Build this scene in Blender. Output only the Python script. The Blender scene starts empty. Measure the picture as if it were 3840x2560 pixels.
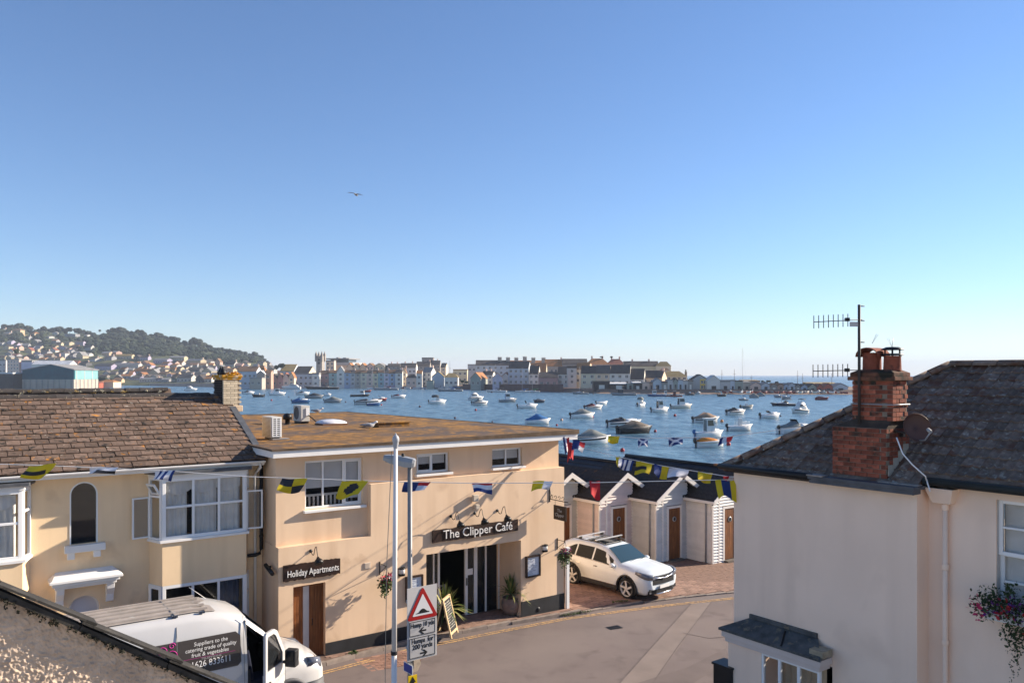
import bpy, bmesh, math, random
from mathutils import Vector, Matrix, noise
random.seed(7)
sc = bpy.context.scene
COL = sc.collection
R = math.radians
# ------------------------------------------------------------------ camera
F, CX, HY, H = 2970.0, 1920.0, 1405.0, 7.7
cam_d = bpy.data.cameras.new('camera')
cam = bpy.data.objects.new('camera', cam_d); COL.objects.link(cam)
cam.location = (0, 0, H); cam.rotation_euler = (R(90), 0, 0)
cam_d.sensor_fit = 'HORIZONTAL'; cam_d.sensor_width = 36.0
cam_d.lens = F/3840*36.0
cam_d.shift_y = (HY-1280)/3840
cam_d.clip_start = 0.3; cam_d.clip_end = 40000
sc.camera = cam
# ------------------------------------------------------------------ sky, sun, exposure
SUN_H = Vector((0.927, 0.375, 0)).normalized(); SUN_EL = R(24)
sun_dir = Vector((SUN_H.x*math.cos(SUN_EL), SUN_H.y*math.cos(SUN_EL), math.sin(SUN_EL)))
world = bpy.data.worlds.new('World'); sc.world = world; world.use_nodes = True
wn = world.node_tree
bg = wn.nodes['Background']
sky = wn.nodes.new('ShaderNodeTexSky'); sky.sky_type = 'NISHITA'; sky.sun_disc = False
sky.sun_elevation = SUN_EL
sky.sun_rotation = math.atan2(sun_dir.x, sun_dir.y)
sky.altitude = 0; sky.air_density = 1.0; sky.dust_density = 0.0; sky.ozone_density = 6.5
wb_ = wn.nodes.new('ShaderNodeMix'); wb_.data_type = 'RGBA'; wb_.blend_type = 'MULTIPLY'; wb_.inputs[0].default_value = 1; wb_.inputs[7].default_value = (1.14, 1.045, 1.035, 1)   # one white balance for the whole sky
wn.links.new(sky.outputs[0], wb_.inputs[6]); wn.links.new(wb_.outputs[2], bg.inputs[0]); bg.inputs[1].default_value = 0.0645
sun_d = bpy.data.lights.new('sun', 'SUN'); sun_d.energy = 4.3; sun_d.angle = R(0.5); sun_d.color = (1.0, 0.87, 0.71)
sun = bpy.data.objects.new('sun', sun_d); COL.objects.link(sun)
sun.rotation_euler = (-sun_dir).to_track_quat('-Z', 'Y').to_euler(); sun.location = (40, 20, 60)
sc.view_settings.view_transform = 'Standard'; sc.view_settings.look = 'None'
sc.view_settings.gamma = 1.0; sc.view_settings.exposure = 1.36
sc.view_settings.use_curve_mapping = False
sc.render.engine = 'CYCLES'
sc.cycles.max_bounces = 7; sc.cycles.diffuse_bounces = 5; sc.cycles.glossy_bounces = 3
sc.cycles.transmission_bounces = 3; sc.cycles.transparent_max_bounces = 8; sc.cycles.volume_bounces = 0
sc.cycles.caustics_reflective = False; sc.cycles.caustics_refractive = False
try: sc.cycles.use_denoising = True
except Exception: pass
# ------------------------------------------------------------------ geometry of the place
TH = R(36.05)
ex = Vector((math.cos(TH), math.sin(TH), 0)); ey = Vector((-math.sin(TH), math.cos(TH), 0))
class Frame:
    """a building's own axes: x along its front, y into it, z up"""
    def __init__(s, o, ang):
        s.o = Vector(o); s.a = ang
        s.x = Vector((math.cos(ang), math.sin(ang), 0)); s.y = Vector((-math.sin(ang), math.cos(ang), 0))
    def s(s_, u, v, yo=0.0):
        k = (u-CX)/F
        p0 = s_.o + s_.y*yo
        t = (k*p0.y - p0.x)/(s_.x.x - k*s_.x.y)
        P = p0 + s_.x*t
        return t, H-(v-HY)*P.y/F-s_.o.z
    def sx(s_, u, v, xo=0.0):
        k = (u-CX)/F
        p0 = s_.o + s_.x*xo
        t = (k*p0.y - p0.x)/(s_.y.x - k*s_.y.y)
        P = p0 + s_.y*t
        return t, H-(v-HY)*P.y/F-s_.o.z
    def at_z(s_, u, v, z):
        Y = (H-z-s_.o.z)*F/(v-HY); P = Vector(((u-CX)/F*Y, Y, 0))-s_.o
        return P.dot(s_.x), P.dot(s_.y)
    def w(s_, x, y, z): return s_.o + s_.x*x + s_.y*y + Vector((0, 0, z))
CF = Frame((-6.117, 20.74, 0), TH)          # cafe front
RF = Frame((4.37, 15.6, 0), TH-R(90))       # right house: x along its street wall, y into it
GS = 0.0225
def gz(x, y):
    a = (Vector((x, y, 0))-CF.o).dot(ex)
    return -GS*(max(-12.0, min(a, 22.0))-1.27)
def gp(u, v, dz=0.0):
    z = 0.0
    for _ in range(8):
        Y = (H-z-dz)*F/(v-HY); X = (u-CX)/F*Y; z = gz(X, Y)
    return Vector((X, Y, z+dz))
def pd(u, v, Y): return Vector(((u-CX)/F*Y, Y, H-(v-HY)*Y/F))
def pz(u, v, z):
    Y = (H-z)*F/(v-HY); return Vector(((u-CX)/F*Y, Y, z))
# ------------------------------------------------------------------ object helpers
def tag(o, label=None, cat=None, group=None, kind=None):
    if label: o['label'] = label
    if cat: o['category'] = cat
    if group: o['group'] = group
    if kind: o['kind'] = kind
    return o
def empty(name, loc=(0, 0, 0), rz=0.0, label=None, cat=None, group=None):
    o = bpy.data.objects.new(name, None); COL.objects.link(o)
    o.empty_display_size = 0.2
    o.location = loc; o.rotation_euler = (0, 0, rz)
    return tag(o, label, cat, group)
def link(name, mesh, parent=None, loc=None, rot=None, scale=None):
    o = bpy.data.objects.new(name, mesh); COL.objects.link(o)
    if parent: o.parent = parent
    if loc is not None: o.location = loc
    if rot is not None: o.rotation_euler = rot
    if scale is not None: o.scale = scale
    return o
class MB:
    """collects faces for one mesh"""
    def __init__(s): s.v = []; s.f = []; s.m = []; s.sm = []
    def face(s, pts, m=0, smooth=False):
        n = len(s.v); s.v += [tuple(p) for p in pts]; s.f.append(tuple(range(n, n+len(pts)))); s.m.append(m); s.sm.append(smooth)
        return s
    def box(s, x0, x1, y0, y1, z0, z1, m=0, M=None):
        c = [Vector(p) for p in ((x0,y0,z0),(x1,y0,z0),(x1,y1,z0),(x0,y1,z0),(x0,y0,z1),(x1,y0,z1),(x1,y1,z1),(x0,y1,z1))]
        if M is not None: c = [M @ p for p in c]
        n = len(s.v); s.v += [tuple(p) for p in c]
        for q in ((0,3,2,1),(4,5,6,7),(0,1,5,4),(1,2,6,5),(2,3,7,6),(3,0,4,7)):
            s.f.append(tuple(n+i for i in q)); s.m.append(m); s.sm.append(False)
        return s
    def hexa(s, c, m=0):
        n = len(s.v); s.v += [tuple(p) for p in c]
        for q in ((0,3,2,1),(4,5,6,7),(0,1,5,4),(1,2,6,5),(2,3,7,6),(3,0,4,7)):
            s.f.append(tuple(n+i for i in q)); s.m.append(m); s.sm.append(False)
        return s
    def prism(s, poly, d, m=0, M=None, smooth=False):
        """poly: list of 3-D points (planar), extruded by vector d"""
        d = Vector(d); a = [Vector(p) for p in poly]; b = [p+d for p in a]
        if M is not None: a = [M @ p for p in a]; b = [M @ p for p in b]
        k = len(a); n = len(s.v); s.v += [tuple(p) for p in a+b]
        s.f.append(tuple(range(n+k-1, n-1, -1))); s.m.append(m); s.sm.append(False)
        s.f.append(tuple(range(n+k, n+2*k))); s.m.append(m); s.sm.append(False)
        for i in range(k):
            j = (i+1) % k
            s.f.append((n+i, n+j, n+k+j, n+k+i)); s.m.append(m); s.sm.append(smooth)
        return s
    def tube(s, path, r, m=0, seg=8, cap=True, r1=None, smooth=True):
        P = [Vector(p) for p in path]; n0 = len(s.v); k = len(P)
        for i, p in enumerate(P):
            t = (P[min(i+1, k-1)]-P[max(i-1, 0)]).normalized()
            a = t.cross(Vector((0, 0, 1)) if abs(t.z) < .95 else Vector((1, 0, 0))).normalized(); b = t.cross(a)
            rr = r if r1 is None else r+(r1-r)*i/max(1, k-1)
            if isinstance(r, (list, tuple)): rr = r[i]
            for q in range(seg):
                an = 2*math.pi*q/seg
                s.v.append(tuple(p+a*(rr*math.cos(an))+b*(rr*math.sin(an))))
        for i in range(k-1):
            for q in range(seg):
                q2 = (q+1) % seg
                s.f.append((n0+i*seg+q, n0+i*seg+q2, n0+(i+1)*seg+q2, n0+(i+1)*seg+q)); s.m.append(m); s.sm.append(smooth)
        if cap:
            s.f.append(tuple(range(n0+seg-1, n0-1, -1))); s.m.append(m); s.sm.append(False)
            s.f.append(tuple(range(n0+(k-1)*seg, n0+k*seg))); s.m.append(m); s.sm.append(False)
        return s
    def lathe(s, prof, m=0, seg=16, M=None, smooth=True):
        n0 = len(s.v); k = len(prof)
        for r, z in prof:
            for q in range(seg):
                an = 2*math.pi*q/seg; p = Vector((r*math.cos(an), r*math.sin(an), z))
                s.v.append(tuple(M @ p if M is not None else p))
        for i in range(k-1):
            for q in range(seg):
                q2 = (q+1) % seg
                s.f.append((n0+i*seg+q, n0+i*seg+q2, n0+(i+1)*seg+q2, n0+(i+1)*seg+q)); s.m.append(m); s.sm.append(smooth)
        return s
    def loft(s, rings, m=0, closed=True, cap0=True, cap1=True, smooth=True):
        n0 = len(s.v); k = len(rings[0])
        for r in rings: s.v += [tuple(p) for p in r]
        for i in range(len(rings)-1):
            for q in range(k if closed else k-1):
                q2 = (q+1) % k
                s.f.append((n0+i*k+q, n0+i*k+q2, n0+(i+1)*k+q2, n0+(i+1)*k+q)); s.m.append(m); s.sm.append(smooth)
        if closed and cap0: s.f.append(tuple(range(n0+k-1, n0-1, -1))); s.m.append(m); s.sm.append(False)
        if closed and cap1:
            e = n0+(len(rings)-1)*k; s.f.append(tuple(range(e, e+k))); s.m.append(m); s.sm.append(False)
        return s
    def mesh(s, name, mats):
        me = bpy.data.meshes.new(name); me.from_pydata(s.v, [], s.f)
        if not isinstance(mats, (list, tuple)): mats = [mats]
        for mt in mats: me.materials.append(mt)
        me.polygons.foreach_set('material_index', s.m)
        me.polygons.foreach_set('use_smooth', s.sm)
        bm = bmesh.new(); bm.from_mesh(me); bmesh.ops.recalc_face_normals(bm, faces=bm.faces); bm.to_mesh(me); bm.free()
        me.update(); return me
    def build(s, name, mats, parent=None, **kw): return link(name, s.mesh(name, mats), parent, **kw)
def bevel(o, w, seg=2, lim=35):
    m = o.modifiers.new('bevel', 'BEVEL'); m.width = w; m.segments = seg; m.limit_method = 'ANGLE'; m.angle_limit = R(lim)
    return o
def solid(o, t, off=0):
    m = o.modifiers.new('solid', 'SOLIDIFY'); m.thickness = t; m.offset = off; return o
def copy_tree(o, parent=None):
    c = o.copy(); COL.objects.link(c)
    if parent: c.parent = parent
    for ch in list(o.children): copy_tree(ch, c)
    return c
# ------------------------------------------------------------------ materials
def lin(c):
    if isinstance(c, str):
        c = c.lstrip('#'); c = [int(c[i:i+2], 16)/255 for i in (0, 2, 4)]
        c = [x/12.92 if x <= .04045 else ((x+.055)/1.055)**2.4 for x in c]
    return (c[0], c[1], c[2], 1.0)
MATS = {}
def M(name, col, rough=.8, var=.15, scale=3.0, bump=0.0, bscale=None, rnd=0.0, metal=0.0, spec=.3, spots=None, streak=None, coat=0.0):
    """procedural surface: base colour, broad mottling, optional spots [(colour, scale, threshold)], per-object shade, relief"""
    if name in MATS: return MATS[name]
    mt = bpy.data.materials.new(name); mt.use_nodes = True; nt = mt.node_tree; N = nt.nodes; L = nt.links
    b = N['Principled BSDF']; b.inputs['Roughness'].default_value = rough; b.inputs['Metallic'].default_value = metal
    b.inputs['Specular IOR Level'].default_value = spec; b.inputs['Coat Weight'].default_value = coat
    c = lin(col); tc = N.new('ShaderNodeTexCoord'); out = None
    def ntex(sc_, det=4, vec=None, dist=0.0):
        n = N.new('ShaderNodeTexNoise'); n.inputs['Scale'].default_value = sc_; n.inputs['Detail'].default_value = det
        n.inputs['Distortion'].default_value = dist
        L.new(vec if vec is not None else tc.outputs['Object'], n.inputs['Vector']); return n
    def mix(fac, a, bb, mode='MIX'):
        x = N.new('ShaderNodeMix'); x.data_type = 'RGBA'; x.blend_type = mode
        for sck, val in ((x.inputs[0], fac), (x.inputs[6], a), (x.inputs[7], bb)):
            if hasattr(val, 'is_output'): L.new(val, sck)
            else: sck.default_value = val
        return x.outputs[2]
    def thr(val, a, w=.06):
        r = N.new('ShaderNodeMapRange'); r.inputs[1].default_value = a-w; r.inputs[2].default_value = a+w
        L.new(val, r.inputs[0]); return r.outputs[0]
    if var > 0:
        n1 = ntex(scale, 6)
        r = N.new('ShaderNodeMapRange'); r.inputs[1].default_value = .3; r.inputs[2].default_value = .7
        L.new(n1.outputs[0], r.inputs[0])
        out = mix(r.outputs[0], [x*(1-var) for x in c[:3]]+[1], [min(1, x*(1+var)) for x in c[:3]]+[1])
    else: out = c
    if streak:
        mp = N.new('ShaderNodeMapping'); mp.inputs['Scale'].default_value = streak[2]; L.new(tc.outputs['Object'], mp.inputs[0])
        n2 = ntex(1.0, 5, mp.outputs[0]); out = mix(thr(n2.outputs[0], streak[1], .15), out, lin(streak[0]))
    for sp in (spots or []):
        vec = tc.outputs['Object']
        if rnd:
            oi_ = N.new('ShaderNodeObjectInfo'); vm = N.new('ShaderNodeVectorMath'); vm.operation = 'ADD'
            sm_ = N.new('ShaderNodeVectorMath'); sm_.operation = 'SCALE'; sm_.inputs[0].default_value = (37, 91, 53); L.new(oi_.outputs['Random'], sm_.inputs['Scale'])
            L.new(vec, vm.inputs[0]); L.new(sm_.outputs[0], vm.inputs[1]); vec = vm.outputs[0]
        n3 = ntex(sp[1], 4, vec, .3); out = mix(thr(n3.outputs[0], sp[2], sp[3] if len(sp) > 3 else .05), out, lin(sp[0]))
    if rnd > 0:
        oi = N.new('ShaderNodeObjectInfo'); mr = N.new('ShaderNodeMapRange'); mr.inputs[3].default_value = 1-rnd; mr.inputs[4].default_value = 1+rnd
        L.new(oi.outputs['Random'], mr.inputs[0])
        hs = N.new('ShaderNodeHueSaturation'); L.new(mr.outputs[0], hs.inputs['Value'])
        if hasattr(out, 'is_output'): L.new(out, hs.inputs['Color'])
        else: hs.inputs['Color'].default_value = out
        out = hs.outputs[0]
    if hasattr(out, 'is_output'): L.new(out, b.inputs['Base Color'])
    else: b.inputs['Base Color'].default_value = out
    if bump > 0:
        n4 = ntex(bscale or scale*8, 5); bp = N.new('ShaderNodeBump'); bp.inputs['Strength'].default_value = 1.0; bp.inputs['Distance'].default_value = bump
        L.new(n4.outputs[0], bp.inputs['Height']); L.new(bp.outputs[0], b.inputs['Normal'])
    MATS[name] = mt; return mt
def glass(name, tint=(.03, .035, .04), clear=.5, rough=.03, spec=.6):
    if name in MATS: return MATS[name]
    mt = bpy.data.materials.new(name); mt.use_nodes = True; nt = mt.node_tree; N = nt.nodes; L = nt.links
    b = N['Principled BSDF']; b.inputs['Base Color'].default_value = (*tint, 1); b.inputs['Roughness'].default_value = rough
    b.inputs['Specular IOR Level'].default_value = spec
    if clear > 0:
        t = N.new('ShaderNodeBsdfTransparent'); mx = N.new('ShaderNodeMixShader'); mx.inputs[0].default_value = clear
        L.new(b.outputs[0], mx.inputs[1]); L.new(t.outputs[0], mx.inputs[2]); L.new(mx.outputs[0], N['Material Output'].inputs[0])
    MATS[name] = mt; return mt
STUCCO = M('peach_stucco', (.76, .555, .375), .9, .06, .9, .004, 55, streak=((.66, .465, .305), .60, (2.2, 2.2, .22)), spots=[((.62, .43, .28), 1.1, .66, .06)])
STUCCO2 = M('apricot_stucco', (.86, .64, .40), .9, .06, .8, .003, 60, streak=((.76, .55, .335), .60, (2.2, 2.2, .2)), spots=[((.72, .52, .32), 1.2, .66, .06)])
CREAM = M('grey_cream_render', (.90, .69, .54), .9, .05, .7, .003, 45, streak=((.83, .63, .49), .62, (2.6, 2.6, .16)), spots=[((.82, .62, .48), .9, .62, .08), ((.45, .35, .29), 7, .77, .02)])
WHITE = M('white_paint', (.78, .76, .73), .5, .04, 3)
UPVC = M('white_upvc', (.80, .80, .79), .35, .03, 2)
BLACKP = M('black_plinth_paint', (.022, .023, .026), .6, .3, 2, .003, 40)
BLACK = M('black_metal', (.012, .012, .013), .45, .1, 5)
GREYM = M('grey_metal', (.30, .31, .32), .45, .1, 3, metal=.3)
LEAD = M('lead_flashing', (.085, .09, .10), .6, .25, 5, .004, 18)
TILE = M('brown_roof_tile', (.155, .105, .078), .92, .3, 7, .008, 50, rnd=.3, spots=[((.50, .46, .38), 12, .69, .03), ((.45, .19, .03), 4, .67, .05), ((.028, .024, .02), 6, .62, .05)])
RIDGE = M('dark_ridge_tile', (.05, .043, .04), .9, .35, 5, .006, 40, rnd=.2, spots=[((.35, .30, .2), 14, .66, .04)])
SLATE = M('dark_concrete_tile', (.165, .122, .095), .93, .35, 8, .006, 50, rnd=.3, spots=[((.30, .28, .24), 11, .64, .05), ((.13, .062, .04), 4, .60, .08)])
BRICK = M('red_brick', (.25, .072, .042), .9, .3, 9, .004, 60, rnd=.36, spots=[((.035, .03, .022), 5, .60, .09), ((.36, .16, .10), 7, .70, .06)])
MORTAR = M('brick_mortar', (.22, .18, .14), .95, .25, 14, .003, 80)
CBRICK = M('cream_brick', (.60, .50, .36), .9, .12, 8, .004, 50, rnd=.15)
NEARBLK = M('near_black_brown', (.035, .026, .022), .95, .3, 7, .004, 50)
WOOD = M('door_wood', (.23, .085, .025), .55, .25, 3, .001, 40, rnd=.1, streak=((.13, .045, .014), .5, (26, 26, 1.5)))
DWOOD = M('dark_sign_wood', (.028, .013, .009), .5, .35, 6, .004, 25)
FELT = M('mossy_felt_roof', (.20, .105, .035), .97, .45, 2.2, .012, 50, spots=[((.10, .072, .058), .55, .53, .06), ((.40, .19, .03), 3.0, .60, .07), ((.055, .042, .035), 5, .66, .04)])
ASPH = M('asphalt', (.165, .132, .122), .93, .10, .5, .004, 160, spots=[((.135, .108, .10), 1.6, .60, .08), ((.19, .155, .14), .35, .58, .1)])
ASPH2 = M('asphalt_patch', (.205, .165, .145), .93, .12, 1.2, .003, 150)
KERB = M('granite_kerb', (.24, .195, .165), .9, .2, 5, .003, 60, rnd=.12)
PAVE = M('red_paver', (.28, .175, .13), .92, .2, 6, .003, 70, rnd=.22)
PAVB = M('paver_joint', (.15, .10, .078), .95, .2, 9)
YEL = M('worn_yellow_line', (.50, .31, .13), .85, .2, 9, spots=[((.22, .15, .11), 13, .53, .07)])
PANE = glass('window_glass', (.02, .023, .027), .85)
PANED = glass('dark_window_glass', (.012, .014, .017), .18)
ROOM = M('room_gloom', (.018, .016, .015), .95, .1, 2)  # near-black colour stands for the gloom of unlit rooms
CURT = M('white_curtain', (.85, .84, .80), .9, .12, 3)
BLIND = M('grey_blind', (.74, .74, .73), .85, .06, 2)
# ------------------------------------------------------------------ building parts
def window(parent, x0, x1, z0, z1, y, cols=(1.0,), rows=(1.0,), fr=.055, bar=.045, dep=.07, mat=None, pane=None, casement=(), name='window', sash=None):
    """a frame with real panes set in it; x right, y into the wall; returns the frame"""
    mat = mat or UPVC; pane = pane or PANE
    f = MB()
    f.box(x0, x0+fr, y-dep/2, y+dep/2, z0, z1); f.box(x1-fr, x1, y-dep/2, y+dep/2, z0, z1)
    f.box(x0+fr, x1-fr, y-dep/2, y+dep/2, z0, z0+fr); f.box(x0+fr, x1-fr, y-dep/2, y+dep/2, z1-fr, z1)
    xs = [0]+list(cols); zs = [0]+list(rows)
    W, Z = x1-x0-2*fr, z1-z0-2*fr
    for c in cols[:-1]:
        xc = x0+fr+c*W; f.box(xc-bar/2, xc+bar/2, y-dep*.42, y+dep*.42, z0+fr, z1-fr)
    for i in range(len(cols)):
        for r in rows[:-1]:
            a = x0+fr+xs[i]*W+(bar/2 if i else 0); b_ = x0+fr+xs[i+1]*W-(bar/2 if i < len(cols)-1 else 0)
            zc = z0+fr+r*Z; f.box(a, b_, y-dep*.36, y+dep*.36, zc-bar/2, zc+bar/2)
    fo = bevel(f.build(name, mat, parent), .006, 1)
    for i in range(len(cols)):
        for j in range(len(rows)):
            a = x0+fr+xs[i]*W+(bar/2 if i else 0); b_ = x0+fr+xs[i+1]*W-(bar/2 if i < len(cols)-1 else 0)
            c0 = z0+fr+zs[j]*Z+(bar/2 if j else 0); c1 = z0+fr+zs[j+1]*Z-(bar/2 if j < len(rows)-1 else 0)
            yy = y+.004
            if (i, j) in casement:
                g = MB(); w_ = .04; yq = y-.012
                g.box(a+.004, a+w_, yq-.035, yq+.02, c0+.004, c1-.004); g.box(b_-w_, b_-.004, yq-.035, yq+.02, c0+.004, c1-.004)
                g.box(a+w_, b_-w_, yq-.035, yq+.02, c0+.004, c0+w_); g.box(a+w_, b_-w_, yq-.035, yq+.02, c1-w_, c1-.004)
                g.build('casement', mat, fo); a += w_; b_ -= w_; c0 += w_; c1 -= w_
            MB().box(a, b_, yy-.005, yy+.005, c0, c1).build('pane', pane, fo)
    return fo
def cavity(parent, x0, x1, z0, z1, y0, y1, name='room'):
    """the room behind a window opening: five inward walls, its gloom put into their colour"""
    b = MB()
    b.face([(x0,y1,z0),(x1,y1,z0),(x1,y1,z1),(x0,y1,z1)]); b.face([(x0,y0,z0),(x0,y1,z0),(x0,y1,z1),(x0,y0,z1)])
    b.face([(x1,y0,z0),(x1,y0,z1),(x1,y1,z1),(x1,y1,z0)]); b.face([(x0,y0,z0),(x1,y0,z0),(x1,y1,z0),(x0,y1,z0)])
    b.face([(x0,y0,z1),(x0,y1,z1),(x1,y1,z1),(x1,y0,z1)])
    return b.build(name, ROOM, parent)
def curtain(parent, x0, x1, z0, z1, y, amp=.035, wl=.16, mat=None, name='curtain'):
    b = MB(); n = max(6, int((x1-x0)/wl*6)); rows = []
    for k in (0, 1):
        rows.append([(x0+(x1-x0)*i/n, y+amp*math.sin(i/n*(x1-x0)/wl*6.283+.6*math.sin(i*.7)), z0 if k == 0 else z1) for i in range(n+1)])
    b.loft(rows, closed=False); return b.build(name, mat or CURT, parent)
def wall_with_holes(xa, xb, za, zb, y0, y1, holes, b=None, m=0):
    """a front wall slab from y0 (outer) to y1 with rectangular openings [(x0,x1,z0,z1)]; grid of boxes without doubled faces"""
    b = b or MB()
    xs = sorted(set([xa, xb]+[h[0] for h in holes]+[h[1] for h in holes])); zs = sorted(set([za, zb]+[h[2] for h in holes]+[h[3] for h in holes]))
    xs = [x for x in xs if xa <= x <= xb]; zs = [z for z in zs if za <= z <= zb]
    def hole(i, j):
        if i < 0 or j < 0 or i >= len(xs)-1 or j >= len(zs)-1: return None
        xc, zc = (xs[i]+xs[i+1])/2, (zs[j]+zs[j+1])/2
        return any(h[0] < xc < h[1] and h[2] < zc < h[3] for h in holes)
    for i in range(len(xs)-1):
        for j in range(len(zs)-1):
            if hole(i, j): continue
            x0, x1, z0, z1 = xs[i], xs[i+1], zs[j], zs[j+1]
            b.face([(x0,y0,z0),(x1,y0,z0),(x1,y0,z1),(x0,y0,z1)], m); b.face([(x0,y1,z0),(x0,y1,z1),(x1,y1,z1),(x1,y1,z0)], m)
            if hole(i-1, j) is not False: b.face([(x0,y0,z0),(x0,y0,z1),(x0,y1,z1),(x0,y1,z0)], m)
            if hole(i+1, j) is not False: b.face([(x1,y0,z0),(x1,y1,z0),(x1,y1,z1),(x1,y0,z1)], m)
            if hole(i, j-1) is not False: b.face([(x0,y0,z0),(x0,y1,z0),(x1,y1,z0),(x1,y0,z0)], m)
            if hole(i, j+1) is not False: b.face([(x0,y0,z1),(x1,y0,z1),(x1,y1,z1),(x0,y1,z1)], m)
    return b
def text(body, size, parent, loc, rot=(R(90), 0, 0), mat=None, name='lettering', ext=.006, align='CENTER', xs=1.0, off=0.0, shear=0.0):
    cu = bpy.data.curves.new(name, 'FONT'); cu.body = body; cu.size = size; cu.extrude = ext; cu.align_x = align; cu.align_y = 'CENTER'
    cu.offset = off; cu.resolution_u = 3; cu.shear = shear; cu.space_line = .95
    t = bpy.data.objects.new('t', cu); COL.objects.link(t); bpy.context.view_layer.update()
    me = bpy.data.meshes.new_from_object(t.evaluated_get(bpy.context.evaluated_depsgraph_get()))
    bpy.data.objects.remove(t); bpy.data.curves.remove(cu)
    me.name = name; me.materials.clear(); me.materials.append(mat or WHITE)
    return link(name, me, parent, loc, rot, (xs, 1, 1))
# ================================================================== SETTING: ground, water
def ground_grid():
    b = MB(); nx, ny = 60, 61; vs = []
    # land around the street; it runs down to a little beach behind the huts
    for j in range(ny+1):
        for i in range(nx+1):
            x = -75+150*i/nx; y = -60+122*j/ny
            d = (Vector((x, y, 0))-CF.o).dot(ey); a = (Vector((x, y, 0))-CF.o).dot(ex)
            t = max(0, min(1, (y-44)/14)); t = t*t*(3-2*t)
            vs.append((x, y, (gz(x, y)-.02)*(1-t)+(-3.4)*t))
    for j in range(ny):
        for i in range(nx):
            k = j*(nx+1)+i; b.f.append((k, k+1, k+nx+2, k+nx+1)); b.m.append(0); b.sm.append(True)
    b.v = vs
    return tag(b.build('ground', M('sandy_ground', (.60, .52, .42), .95, .2, .8, .01, 12)), kind='structure')  # sheet runs on unseen behind the camera, kept pale to bounce light
ground_grid()
def sheet(name, pts, mat, dz, kind='structure', sub=1):
    """a thin sheet following the sloping street; pts are plan points"""
    bm = bmesh.new(); vs = [bm.verts.new((p[0], p[1], 0)) for p in pts]; bm.faces.new(vs)
    bmesh.ops.triangulate(bm, faces=bm.faces)
    if sub: bmesh.ops.subdivide_edges(bm, edges=bm.edges, cuts=sub, use_grid_fill=False)
    bmesh.ops.triangulate(bm, faces=bm.faces)
    for v in bm.verts: v.co.z = gz(v.co.x, v.co.y)+dz
    bmesh.ops.recalc_face_normals(bm, faces=bm.faces)
    me = bpy.data.meshes.new(name); bm.to_mesh(me); bm.free(); me.materials.append(mat)
    return tag(link(name, me), kind=kind)
def cw(x, y): return CF.w(x, y, 0)
# kerb line and yellow lines in plan, from the left to the right
K = [cw(-16, -.75), cw(-6, -.70)]+[gp(u, v) for u, v in ((1217, 2494), (1530, 2412), (1850, 2351), (2122, 2306), (2343, 2268), (2560, 2240), (2750, 2221))]
K.append(K[-1]+(K[-1]-K[-2])*2.2)
YL = [cw(-16, -1.25), cw(-6, -1.22)]+[gp(u, v) for u, v in ((1220, 2516), (1529, 2434), (1851, 2369), (2125, 2316), (2440, 2274), (2750, 2240))]
YL.append(YL[-1]+(YL[-1]-YL[-2])*1.6)
road_far = [cw(26, -14), cw(26, -30), cw(-30, -30), cw(-30, -1.2)]
sheet('road', [Vector((p.x, p.y, 0)) for p in K]+[cw(24, -12), cw(24, -24), cw(-16, -24)], ASPH, .0, sub=3)
def offset_line(L_, d):
    out = []
    for i, p in enumerate(L_):
        t = (L_[min(i+1, len(L_)-1)]-L_[max(i-1, 0)]); n = Vector((-t.y, t.x, 0)).normalized(); out.append(Vector((p.x, p.y, 0))+n*d)
    return out
def strip(name, L_, d0, d1, mat, dz):
    a = offset_line(L_, d0); c = offset_line(L_, d1); return sheet(name, a+c[::-1], mat, dz, sub=0)
strip('road_marking', YL, -.03, .04, YEL, .008)
strip('road_marking', YL, -.16, -.09, YEL, .008)
# kerb stones, each its own piece, with a lowered run in front of the forecourt
kerb = tag(empty('kerb'), kind='structure')
def along(L_, step):
    out = []; acc = 0
    for i in range(len(L_)-1):
        a, c = Vector((L_[i].x, L_[i].y, 0)), Vector((L_[i+1].x, L_[i+1].y, 0)); d = (c-a).length; s = acc
        while s < d: out.append((a+(c-a)*(s/d), math.atan2((c-a).y, (c-a).x))); s += step
        acc = s-d
    return out
kmesh = MB().box(.006, .894, -.07, .07, -.2, .0).mesh('kerb_stone', KERB)
fore_x = (gp(2122, 2306)-CF.o).dot(ex)
for p, a in along(K, .9):
    low = (p-CF.o).dot(ex) > fore_x
    o = link('kerb_stone', kmesh, kerb, (p.x, p.y, gz(p.x, p.y)+(.035 if low else .095)), (0, 0, a))
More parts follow.
